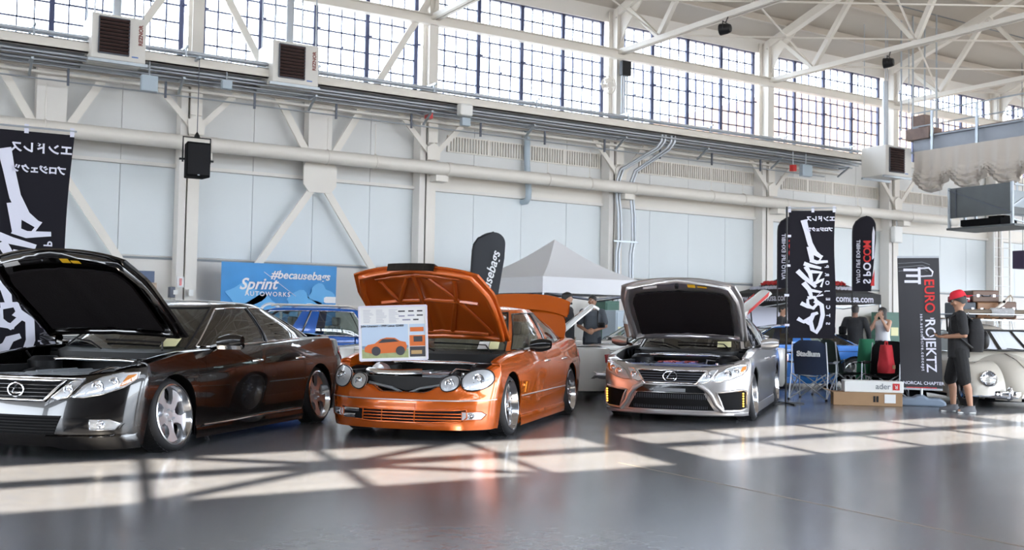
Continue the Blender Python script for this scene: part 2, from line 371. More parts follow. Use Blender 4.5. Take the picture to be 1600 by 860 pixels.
# near wall behind the viewer: throws the barred sunlight ------------------
nw = MB().box((X0, NY - 0.3, 5.6), (X1, NY, 7.4)).box((-16, NY - 0.3, 0), (9, NY, 5.6)).box((X0, NY - 0.3, 0), (-30, NY, 5.6)).box((26, NY - 0.3, 0), (32, NY, 5.6)).box((50, NY - 0.3, 0), (X1, NY, 5.6)).box((X0, NY - 0.3, 9.36), (X1, NY, 10.6))  # gaps in the lower part are added openings that bring in extra daylight
nwall = struct(nw.build('wall_front', mat('near_wall_dark', (0.10, 0.105, 0.115), 0.6)), 'hangar wall on the viewer side with clerestory windows', 'wall')  # unseen wall kept dark so the glossy cars reflect less brightness
mb = MB(); mb.box((X0, NY - 0.15, 8.3), (X1, NY - 0.05, 8.5))
for k in range(-7, 10):
    x = 4.3 + 6.05 * k
    mb.box((x - 0.25, NY - 0.3, 7.4), (x + 0.25, NY, 9.4))
    for j in range(1, 4): mb.box((x + 6.05 * j / 4 - 0.05, NY - 0.1, 7.4), (x + 6.05 * j / 4 + 0.05, NY, 9.4))
xm = 4.3 - 3.02
mb.cbox((xm, NY - 0.1, 8.4), (0.8, 0.03, 0.5))
for sx in (-1, 1):
    mb.bar((xm - sx * 1.6, NY - 0.1, 7.4), (xm + sx * 1.6, NY - 0.1, 9.4), 0.14, 0.05, (0, -1, 0))
mb.build('window_bars', 'mullion', nwall)
for x in (X1,):
    struct(MB().box((x, NY, 6.5), (x + 0.3, WY, 14)).build('wall_right', 'cream'), 'far end wall of the hangar', 'wall')  # lower part left open as an added source of sky light
struct(MB().box((X0 - 0.3, NY, 6.5), (X0, WY, 14)).build('wall_left', 'cream'), 'hangar end wall above an opening added for daylight', 'wall')  # open below: unseen gap added so sky light reaches the interior
# outside: apron and brick neighbour seen through the clerestory
struct(MB().box((-90, -90, -0.6), (140, 140, -0.31)).build('ground', mat('apron', (0.35, 0.34, 0.32), 0.9)), 'pale concrete apron outside the hangar', 'ground')
bd = thing('brick_building', 'tan brick building seen through the clerestory windows', 'building', (52, 40, 0))
MB().box((-10, 0, -0.3), (42, 14, 14.0)).build('wall', mat('tan_brick', (0.30, 0.20, 0.14), 0.9, var=0.15, vscale=1.5), bd)
MB().prism([(-18, 9.0), (-10, 11.6), (0, 11.6), (0, 0), (-18, 0)], lambda x, z: (x, -2, z), lambda x, z: (x, 6, z)).build('annex', mat('tan_stucco', (0.34, 0.25, 0.20), 0.9), bd)
# ================================================================== HALL FITTINGS
# walkway along the far wall: channel, deck, conduits
cw = thing('catwalk', 'long white channel walkway with conduits along the far wall', 'catwalk', (0, 22.9, 6.7))
cw['kind'] = 'structure'
L0, L1 = -4.0, 27.4
MB().box((L0, -0.03, -0.12), (L1, 0.03, 0.1)).box((L0, -0.03, 0.08), (L1, 0.12, 0.1)).box((L0, -0.03, -0.12), (L1, 0.12, -0.10)).build('channel_beam', 'steel_white', cw)
MB().box((L0, 0.05, -0.06), (L1, 1.0, -0.02)).build('walk_deck', 'galv', cw)
MB().box((L0, 1.0, -0.32), (L1, 1.08, 0.05)).build('wall_beam', 'steel_white', cw)
MB().box((L0, 0.95, -0.45), (L1, 1.15, -0.40)).build('support_angle', 'steel_white', cw)
for i, (y, z, r) in enumerate(((0.02, 0.19, 0.028), (0.12, 0.24, 0.022), (0.22, 0.20, 0.028), (0.34, 0.26, 0.02), (0.10, -0.20, 0.03), (0.22, -0.24, 0.024), (0.34, -0.21, 0.03), (0.48, -0.28, 0.024), (0.60, -0.24, 0.03), (0.72, -0.32, 0.02), (0.82, -0.26, 0.024))):
    MB().tube([(L0, y, z), (L1, y, z)], r, 8).build('conduit', 'conduit', cw, 60)
MB().tube([(L0, 0.75, -0.62), (L1 - 1, 0.75, -0.62)], 0.018, 6).build('conduit', 'conduit', cw, 60)
x = L0 + 0.6
while x < L1:
    MB().bar((x, -0.12, 0.30), (x, 0.75, 0.30), 0.05, 0.05).bar((x, 0.0, 0.28), (x, 0.0, 0.1), 0.04, 0.04).bar((x, 0.5, -0.36), (x, 0.05, -0.36), 0.05, 0.05).bar((x, 0.1, -0.36), (x + 0.0, 0.55, -0.62), 0.045, 0.045).build('strut_bracket', 'galv', cw); x += 3.02
x = L0 + 1.4
while x < L1 - 2:
    MB().cbox((x, 0.62, -0.55), (0.045, 0.04, 0.36)).build('conduit_clip', 'darksteel', cw); x += 2.0
# large duct pipe -----------------------------------------------------
dp = thing('heating_pipe', 'large white pipe running along the whole far wall', 'pipe', (0, 23.65, 5.05)); dp['kind'] = 'structure'
MB().tube([(-5, 0, 0), (33.2, 0, 0)], 0.165, 20).build('pipe_run', 'steel_white', dp, 50)
for k in range(2, 8):
    MB().tube([(CX[k] + 0.25, 0, 0), (CX[k] + 0.40, 0, 0)], 0.178, 20).build('pipe_collar', 'steel_white', dp, 50)
    MB().box((CX[k] - 0.05, 0.0, -0.32), (CX[k] + 0.30, 0.36, -0.15)).build('pipe_bracket', 'steel_white', dp)
for x in (3.0, 9.25, 10.5, 15.6, 17.0, 21.5, 22.8, 28.0):
    MB().tube([(x, 0.18 * math.cos(a), 0.18 * math.sin(a)) for a in [2 * math.pi * q / 14 for q in range(14)]], 0.014, 6, closed=True).tube([(x, 0, 0.17), (x, 0, 0.95)], 0.010, 6).build('pipe_hanger', 'steel_white', dp, 60)
# wall ventilation grilles ---------------------------------------------
def wall_grille(x0, x1, label, group='slatted wall vents'):
    g = thing('wall_vent', label, 'vent', (x0, WY - 0.06, 5.68), 0, group)
    w = x1 - x0; n = int(w / 0.085); MB().box((0, 0.0, -0.03), (w, 0.05, 0.0)).box((0, 0, 0.38), (w, 0.05, 0.41)).build('vent_frame', 'steel_white', g)
    me = MB().box((0, -0.01, 0), (0.035, 0.05, 0.38)).mesh('vent_slat', 'steel_white'); MB().box((0.02, 0.05, 0), (w - 0.02, 0.055, 0.38)).build('vent_back', 'grey', g)
    for k in range(n):
        o = bpy.data.objects.new('vent_slat', me); C.objects.link(o); o.parent = g; o.location = (k * w / n, 0, 0)
    for k in range(5): MB().box((w * k / 4 - 0.03, -0.015, -0.03), (w * k / 4 + 0.03, 0.05, 0.41)).build('vent_post', 'steel_white', g)
wall_grille(12.95, 17.9, 'slatted white vent high on the wall above the orange sedan')
wall_grille(19.4, 24.2, 'slatted white vent high on the wall above the white canopy')
wall_grille(25.3, 30.0, 'slatted white vent high on the wall above the black canopy')
wall_grille(31.2, 35.8, 'slatted white vent half hidden behind the hanging steel box')
# gas unit heaters -----------------------------------------------------
M['heater'] = mat('heater_enamel', (0.72, 0.70, 0.66), 0.4)
def heater(x, y, z, label, w=1.08, h=0.94, d=1.05, brand=True):
    t = thing('unit_heater', label, 'heater', (x, y, z), 0, 'hanging gas heaters')
    MB().box((0, 0, 0), (w, d, h)).build('cabinet', 'heater', t, bevel=0.02)
    fx0, fx1, z0, z1 = w * 0.13, w * 0.68, h * 0.12, h * 0.92
    MB().box((fx0, -0.012, z0), (fx1, 0.0, z1)).build('louvre_recess', 'blackmatt', t)
    for k in range(10):
        zz = lerp(z0 + 0.04, z1 - 0.04, k / 9); MB().bar((fx0, -0.035, zz), (fx1, -0.035, zz), 0.07, 0.012, (0, 0.45, 1)).build('louvre', 'brownslat', t)
    MB().bar((fx0, -0.02, z0), (fx1, -0.02, z0), 0.05, 0.02).bar((fx0, -0.02, z1), (fx1, -0.02, z1), 0.05, 0.02).bar((fx0, -0.02, z0), (fx0, -0.02, z1), 0.05, 0.02).bar((fx1, -0.02, z0), (fx1, -0.02, z1), 0.05, 0.02).build('louvre_frame', 'darksteel', t)
    MB().tube([(w * 0.55, d * 0.6, h), (w * 0.55, d * 0.6, h + 2.2)], 0.09, 14).build('flue_pipe', 'conduit', t, 50)
    for px_, py_ in ((0.06, 0.06), (w - 0.06, 0.06), (0.06, d - 0.06), (w - 0.06, d - 0.06)):
        MB().tube([(px_, py_, h), (px_, py_, h + (4.3 if y < 22 else 2.6))], 0.016, 6).build('hanger_rod', 'conduit', t)
    MB().box((-0.05, 0.02, -0.06), (w + 0.05, 0.08, 0.0)).build('support_rail', 'galv', t); MB().box((-0.05, d - 0.1, -0.06), (w + 0.05, d - 0.04, 0)).build('support_rail', 'galv', t)
    if brand:
        text('maker_lettering', 'REZNOR', 0.11, frame((w * 0.90, -0.006, h * 0.62), (0, 0, 1), (-1, 0, 0)), mat('maroon_print', (0.22, 0.04, 0.03), 0.5), t, bold=0.004)
    MB().box((w * 0.74, -0.005, h * 0.10), (w * 0.86, 0.0, h * 0.13)).build('rating_plate', mat('blue_print', (0.1, 0.2, 0.5), 0.5), t)
    return t
heater(3.68, 22.6, 6.44, 'white unit heater with brown louvres nearest the upper left corner')
heater(7.50, 22.6, 6.46, 'white unit heater with dark louvres above the hanging speaker side')
heater(27.1, 21.8, 6.0, 'white unit heater hanging beside the gathered curtain', w=1.25, h=0.96, d=0.95, brand=False)
# hanging loudspeaker ----------------------------------------------------
p = AY(306, 278, 22.55)
sp_ = thing('hanging_speaker', 'black loudspeaker hanging by a cable in a yoke', 'speaker', p)
MB().prism([(-0.25, -0.20), (0.25, -0.20), (0.20, 0.22), (-0.20, 0.22)], lambda x, y: (x, y, 0.0), lambda x, y: (x, y, 0.74)).build('cabinet', 'blackmatt', sp_, bevel=0.015)
MB().box((-0.23, -0.215, 0.05), (0.23, -0.20, 0.70)).build('front_mesh', mat('speaker_cloth', (0.012, 0.012, 0.014), 0.95), sp_)
MB().tube([(-0.29, 0, 0.32), (-0.29, 0, 0.86), (0.29, 0, 0.86), (0.29, 0, 0.32)], 0.018, 6).build('yoke', 'black', sp_)
MB().box((-0.36, -0.03, 0.36), (-0.25, 0.03, 0.40)).box((0.25, -0.03, 0.36), (0.36, 0.03, 0.40)).build('yoke_knob', 'black', sp_)
MB().tube([(0, 0, 0.86), (0, 0, 6.73 - p.z)], 0.009, 6).build('cable', 'darksteel', sp_); MB().bar((0, -0.05, 6.73 - p.z), (0, 0.36, 6.73 - p.z), 0.05, 0.05).build('hanger_arm', 'galv', sp_); MB().lathe([(0.0, 1.0), (0.05, 0.92), (0.07, 0.86), (0, 0.86)], 10).build('shackle', 'black', sp_)
MB().box((-0.02, -0.22, 0.03), (0.02, -0.212, 0.045)).build('badge', 'conduit', sp_)
# junction boxes and small devices on the walkway --------------------------
def jbox(px, py, y, w, h, label, m='conduit', d=0.16):
    c_ = AY(px, py, y); o = thing('junction_box', label, 'box', (c_.x, y, c_.z))
    MB().cbox((0, 0, 0), (w, d, h)).build('box_body', m, o, bevel=0.01); MB().cbox((0, -d / 2 - 0.005, 0), (w * 0.9, 0.01, h * 0.9)).build('cover', m, o)
    MB().tube([(0, 0, h / 2), (0, 0, h / 2 + 0.5)], 0.015, 6).build('conduit_stub', 'conduit', o)
    return o
M['bluegrey'] = mat('blue_grey_enamel', (0.42, 0.50, 0.57), 0.45)
jbox(233, 131, 22.9, 0.34, 0.34, 'blue grey electrical box under the walkway right of left heater', 'bluegrey')
jbox(354, 133, 22.9, 0.22, 0.2, 'small grey electrical box under the walkway near the speaker', 'bluegrey')
jbox(1259, 267, 22.9, 0.42, 0.36, 'blue grey electrical box above the tall black banner flag', 'bluegrey')
jbox(1401, 367, 23.88, 0.42, 0.55, 'grey switch box with conduit loop on the column', 'white')
jbox(1239, 263, 22.9, 0.14, 0.2, 'small red alarm box under the walkway', 'red')
jbox(670, 181, 23.4, 0.16, 0.16, 'small red alarm box by the column behind orange sedan', 'red')
fl_ = AY(724, 178, 22.8); f_ = thing('flood_light', 'white emergency floodlight on the walkway channel', 'light', (fl_.x, 22.8, fl_.z))
MB().cbox((0, -0.08, 0.08), (0.36, 0.22, 0.3)).build('lamp_housing', 'white', f_, bevel=0.04); MB().cbox((0.06, 0.0, -0.2), (0.24, 0.14, 0.2)).build('ballast', 'bluegrey', f_, bevel=0.01)
# conduits down the column above the white canopy -----------------------------
cc = thing('conduit_bundle', 'bundle of bent steel conduits running down the column above white canopy', 'conduit', (CX[5], 23.9, 0)); cc['kind'] = 'structure'
for dx, bx in ((-0.16, 0.8), (-0.06, 0.92), (0.34, 1.15), (0.44, 1.28)):
    MB().tube([(dx, 0, 0.6), (dx, 0, 3.2), (dx + 0.08, 0, 3.6), (dx - 0.02 + 0.08, 0, 4.3), (dx, 0, 4.8), (dx, 0, 5.3), (dx + 0.1, -0.05, 5.6), (bx - 0.1, -0.7, 6.2), (bx, -0.8, 6.4), (bx, -0.85, 6.75)], 0.036, 8).build('bent_conduit', 'conduit', cc, 60)
for z in (3.5, 4.9): MB().box((-0.28, -0.06, z), (0.6, -0.03, z + 0.05)).build('strut_clamp', 'galv', cc)
for k in range(3): MB().tube([(-0.1 + k * 0.09, -0.1, 7.2), (-0.1 + k * 0.09, -0.1, 8.7)], 0.028, 8).build('riser_conduit', 'conduit', cc, 60)
MB().box((-0.16, -0.2, 8.3), (0.16, -0.05, 8.72)).build('control_box', 'black', cc, bevel=0.01)
fan = thing('wall_fan', 'small dusty fan mounted on the column above white canopy', 'fan', tuple(AY(951, 133, 23.6)))
MB().tube([(0.24 * math.cos(a), 0, 0.24 * math.sin(a)) for a in [2 * math.pi * q / 20 for q in range(20)]], 0.02, 6, closed=True).build('fan_guard', 'steel_white', fan)
for k in range(8):
    a = math.pi * k / 8; MB().tube([(0.24 * math.cos(a), -0.03, 0.24 * math.sin(a)), (-0.24 * math.cos(a), -0.03, -0.24 * math.sin(a))], 0.006, 5).build('guard_wire', 'steel_white', fan)
for k in range(4):
    a = math.pi / 2 * k + 0.4; MB().prism([(0.02, -0.03), (0.2, -0.09), (0.21, 0.05), (0.03, 0.03)], lambda r, t: (r * math.cos(a) - t * math.sin(a), 0.02, r * math.sin(a) + t * math.cos(a)), lambda r, t: (r * math.cos(a) - t * math.sin(a), 0.035 + t * 0.3, r * math.sin(a) + t * math.cos(a))).build('fan_blade', 'tan' if 'tan' in M else 'cream', fan)
MB().lathe([(0, -0.06), (0.07, -0.04), (0.08, 0.12), (0, 0.14)], 14, 'y').build('fan_motor', 'cream', fan, 50); MB().bar((0, 0.1, 0), (0.0, 0.36, 0.1), 0.05, 0.05).build('fan_bracket', 'cream', fan)
# elbow pipe on the wall behind the orange sedan ----------------------------------
ep = thing('vent_elbow', 'grey vertical wall pipe with elbow below the slatted vent', 'pipe', tuple(AY(818, 310, 24.4)))
MB().tube([(0, 0.1, -0.1), (0, -0.15, -0.1), (0.02, -0.22, 0.0), (0.02, -0.22, 0.2), (0.02, -0.12, 0.9), (0.02, -0.1, 2.2)], 0.085, 12).build('pipe_body', 'bluegrey', ep, 60)
MB().tube([(0.12 * math.cos(a) - 0.15, 0.06, 0.12 * math.sin(a) + 2.1) for a in [2 * math.pi * q / 16 for q in range(16)]], 0.03, 6, closed=True).build('wall_collar', 'darksteel', ep, 60)
# crane bridge with gathered curtain ----------------------------------------------
cr = thing('crane_bridge', 'grey overhead crane bridge with railing', 'crane', (28.3, 0, 7.0))
MB().box((-0.12, 2, -0.22), (0.12, 21.6, 0.22)).box((-0.25, 2, 0.2), (0.25, 21.6, 0.25)).box((-0.25, 2, -0.27), (0.25, 21.6, -0.22)).build('bridge_girder', mat('crane_grey', (0.32, 0.35, 0.40), 0.5, var=0.15, vscale=2), cr)
MB().box((-0.16, 2, 0.25), (0.16, 21.6, 0.29)).build('crane_rail', mat('rust_rail', (0.16, 0.09, 0.07), 0.8, var=0.4, vscale=12), cr)
for k in range(10): MB().box((-0.3, 20.8 - 1.55 * k - 0.04, -0.25), (-0.25, 20.8 - 1.55 * k + 0.04, 1.0)).build('rail_post', 'galv', cr)
for z in (0.55, 0.98): MB().tube([(-0.28, 2, z), (-0.28, 21.5, z)], 0.022, 6).build('hand_rail', 'galv', cr)
MB().box((-0.3, 20.9, 0.15), (0.35, 21.75, 0.5)).box((-0.1, 21.2, 0.5), (0.25, 21.7, 0.95)).build('end_carriage', mat('brown_machine', (0.20, 0.14, 0.12), 0.7, var=0.4, vscale=5), cr)
MB().lathe([(0, -0.25), (0.16, -0.25), (0.16, 0.25), (0, 0.25)], 14, 'x', (0.1, 21.5, 0.42)).build('drive_motor', 'bluegrey', cr, 40)
for k in range(4): MB().tube([(-0.33 + 0.25 * k, 21.9 - 0.25 * k, 0.5), (-0.33 + 0.25 * k, 21.9 - 0.25 * k, 4.2)], 0.028, 6).build('drop_rod', 'galv', cr)
cur = thing('swag_curtain', 'cream gathered curtain swagged below the crane bridge', 'curtain', (27.95, 0, 6.75))
cb = mat('canvas', (0.55, 0.50, 0.45), 0.9, sheen=0.2)
def swag(y0, y1):
    rows = []; n = 44
    for i in range(26):
        t = i / 25; r = []
        for j in range(n + 1):
            u = j / n; y = lerp(y0, y1, u); sag = math.sin(math.pi * u) ** 0.8
            z = -1.05 * t if t < 0.6 else -0.63 - (t - 0.6) / 0.4 * (0.30 + 0.42 * sag)
            g = max(0, (t - 0.5) / 0.5)
            x = 0.035 * math.sin(u * 2 * math.pi * 3) * (0.3 + t) + g * (0.10 * math.sin(t * 60 + 5 * (u - 0.5) ** 2 * 8) + 0.16 * math.sin(math.pi * g)) * (-1)
            r.append((x, y + 0.02 * math.sin(u * 25) * t, z))
        rows.append(r)
    return MB().grid(rows).build('swag', cb, cur, 70)
yy = 21.4
while yy > 7: swag(yy, yy - 1.28); yy -= 1.28
# hanging steel box platform -------------------------------------------------------
hb = thing('hanging_platform', 'dark steel service box hanging under the curtain', 'platform', (27.6, 17.75, 4.25))
sh = mat('sheet_steel', (0.11, 0.12, 0.125), 0.5, 0.4, var=0.2, vscale=2)
MB().box((0, 0.1, 0.25), (0.04, 2.15, 1.15)).build('side_sheet', sh, hb); MB().box((0.0, 0.1, 0.25), (1.3, 0.14, 0.45)).build('end_sheet', sh, hb)
MB().bar((-0.02, 0.1, 0.28), (-0.02, 2.15, 1.1), 0.03, 0.03).bar((-0.02, 1.9, 0.28), (-0.02, 1.9, 1.1), 0.03, 0.03).build('stiffener', 'darksteel', hb)
MB().box((-0.05, 0, -0.1), (1.35, 2.2, -0.04)).build('floor_plate', sh, hb)
for x_, y_, h_ in ((0, 0.1, 1.17), (1.28, 0.1, 1.17), (0, 2.13, 1.17), (1.28, 2.13, 1.17), (0.75, 0.1, 2.46), (0.75, 2.13, 2.46)): MB().bar((x_, y_, -0.1), (x_, y_, h_), 0.07, 0.07).build('corner_post', 'galv', hb)
MB().box((0.2, 0.6, 0.0), (1.0, 1.9, 0.2)).cbox((0.6, 0.9, 0.22), (0.3, 0.5, 0.12)).build('machinery', 'blackmatt', hb)
for a_, b2_ in (((0, 0.1, 0.1), (1.28, 0.1, -0.04)), ((1.28, 0.1, 0.25), (1.28, 2.15, 1.1)), ((0.1, 0.1, 1.1), (1.28, 0.1, 1.1)), ((0.0, 0.12, 0.45), (1.28, 0.12, 1.1))): MB().bar(a_, b2_, 0.04, 0.04).build('diagonal_bar', 'galv', hb)
# wall ladder at the far right --------------------------------------------------------
p = AY(1567, 460, 24.0)
ld = thing('wall_ladder', 'white caged wall ladder above the suitcases', 'ladder', (p.x, 24.0, 0)); ld['kind'] = 'structure'
for x_ in (-0.55, -0.1, 0.45): MB().bar((x_, 0, 1.2), (x_, 0, 6.4), 0.05, 0.05).build('ladder_rail', 'white', ld)
for k in range(14): MB().tube([(-0.55, 0, 1.4 + 0.36 * k), (0.45, 0, 1.4 + 0.36 * k)], 0.018, 6).build('rung', 'white', ld)
bx = AY(1593, 407, 22.5); o = thing('hanging_speaker', 'dark hanging speaker at the right edge above the suitcases', 'speaker', (bx.x, 22.5, bx.z - 0.3))
MB().box((-0.05, -0.2, 0), (0.5, 0.25, 0.65)).build('cabinet', mat('purple_black', (0.03, 0.015, 0.05), 0.6), o, bevel=0.02); MB().tube([(0.2, 0, 0.65), (0.2, 0, 10.9 - o.location.z)], 0.01, 6).build('cable', 'darksteel', o)
gb = AY(1590, 318, 21.5); o = thing('junction_box', 'pale grey cabinet right of the hanging steel box', 'cabinet', (gb.x, 21.5, gb.z - 0.35))
MB().box((-0.2, 0, 0), (1.6, 0.5, 0.8)).build('cabinet_body', 'bluegrey', o, bevel=0.02); MB().bar((0.3, 0.2, 0.8), (0.3, 0.2, 2.2), 0.05, 0.05).build('hanger_rod', 'galv', o)
# stage spots on the trusses ------------------------------------------------------------
def spot(px, py, x, label):
    p = AX(px, py, x); o = thing('stage_light', label, 'light', (p.x - 0.22, p.y, 8.62), 0.4)
    MB().lathe([(0.0, -0.14), (0.10, -0.13), (0.13, -0.05), (0.15, 0.14), (0.0, 0.12)], 16, 'y').build('lamp_can', 'black', o, 50)
    MB().tube([(-0.17, 0, -0.02), (-0.17, 0, 0.16), (0.17, 0, 0.16), (0.17, 0, -0.02)], 0.014, 6).tube([(0, 0, 0.16), (0.16, 0, 0.36)], 0.016, 6).build('yoke', 'black', o)
spot(1144, 26, 18.3, 'black stage light on the truss over the white canopy'); spot(1397, 88, 24.35, 'black stage light on the truss over the black canopy')
# blue vinyl banner on the wall ------------------------------------------------------------
pL = AY(336, 409, 24.05); pR = AY(517, 417, 24.05)
bn = thing('wall_banner', 'bright blue vinyl banner with white script on the wall', 'banner', (pL.x, 23.55, 0))
M['ban_blue'] = mat('banner_blue', (0.012, 0.25, 0.62), 0.45, var=0.35, vscale=1.2)
M['ban_light'] = mat('banner_light_blue', (0.10, 0.42, 0.80), 0.45)
M['print_white'] = mat('print_white', (0.85, 0.86, 0.88), 0.55)
W_ = (pR.x - pL.x) * 23.55 / 24.05; Z1 = 2.42; Z0 = 1.0
rows = [[(W_ * j / 30, -0.02 + 0.012 * math.sin(j * 0.9) * (1 - abs(i - 5) / 5), lerp(Z0, Z1, i / 10)) for j in range(31)] for i in range(11)]
MB().grid(rows).build('vinyl', 'ban_blue', bn, 60, solid=0.004)
def blob(pts, name='print_shape', m='ban_light', d=-0.045):
    MB().prism(pts, lambda x, z: (x, d, z), lambda x, z: (x, d - 0.002, z)).build(name, m, bn)
for cx_, cz_, r_ in ((0.55, 1.62, 0.42), (1.0, 1.3, 0.5), (1.9, 1.45, 0.45), (2.35, 1.75, 0.3)):
    blob([(cx_ + r_ * (1 + 0.3 * math.sin(3 * a + cx_)) * math.cos(a), min(Z1 - 0.02, max(Z0 + 0.02, cz_ + 0.7 * r_ * (1 + 0.25 * math.cos(4 * a)) * math.sin(a)))) for a in [2 * math.pi * q / 30 for q in range(30)]])
for cx_ in (1.15, 2.1):
    MB().tube([(cx_ + 0.26 * math.cos(a), -0.055, 1.23 + 0.26 * math.sin(a)) for a in [2 * math.pi * q / 28 for q in range(28)]], 0.035, 6, closed=True).build('print_ring', 'print_white', bn, 60)
text('lettering', 'Sprint', 0.36, frame((0.84, -0.06, 1.93), (1, 0, 0.06), (0, 0, 1)), 'print_white', bn, bold=0.008, shear=0.35)
text('lettering', 'AUTOWORKS', 0.145, frame((1.08, -0.06, 1.71), (1, 0, 0), (0, 0, 1)), 'print_white', bn, bold=0.002, spacing=1.25)
text('lettering', '#becausebags', 0.26, frame((1.86, -0.06, 2.16), (1, 0, -0.01), (0, 0, 1)), 'print_white', bn, bold=0.006, shear=0.25)
MB().bar((0.98, -0.06, 2.22), (1.75, -0.06, 1.68), 0.006, 0.008).build('print_line', 'print_white', bn)
blob([(2.45, 1.56), (2.45, 1.66), (2.50, 1.69), (W_ - 0.02, 1.69), (W_ - 0.02, 1.54), (2.50, 1.54)], 'print_bar', 'print_white', -0.05)
# fire notice and small posters ---------------------------------------------------------------
def poster(px, py, y, w, h, m, label, name='notice'):
    p = AY(px, py, y); o = thing(name, label, 'notice', (p.x, y, p.z)); MB().cbox((0, 0, 0), (w, 0.02, h)).build('sheet', m, o); return o
o = poster(282, 441, 24.0, 0.16, 0.24, 'paper', 'small white extinguisher notice on the column by the speaker'); MB().cbox((0.0, -0.015, 0.0), (0.05, 0.01, 0.16)).build('red_mark', 'red', o)
o = poster(226, 436, 24.3, 0.42, 0.36, mat('navy_poster', (0.10, 0.14, 0.24), 0.5), 'dark blue poster on the wall behind the black hood', 'wall_poster')
o = poster(232, 448, 24.28, 0.35, 0.18, mat('mottled_print', (0.55, 0.42, 0.32), 0.6, var=0.7, vscale=20), 'mottled colour print below the dark poster', 'wall_poster')
cl = AY(268, 457, 23.9); o = thing('column_clamp', 'grey electric outlet box at foot of the speaker column', 'box', (cl.x, 23.9, cl.z)); MB().cbox((0, 0, 0), (0.12, 0.2, 0.24)).build('box_body', 'darksteel', o, bevel=0.01); MB().cbox((0.06, -0.11, 0), (0.09, 0.05, 0.1)).build('outlet', 'white', o); MB().cbox((0.42, 0, 0), (0.10, 0.12, 0.14)).build('outlet', 'white', o)
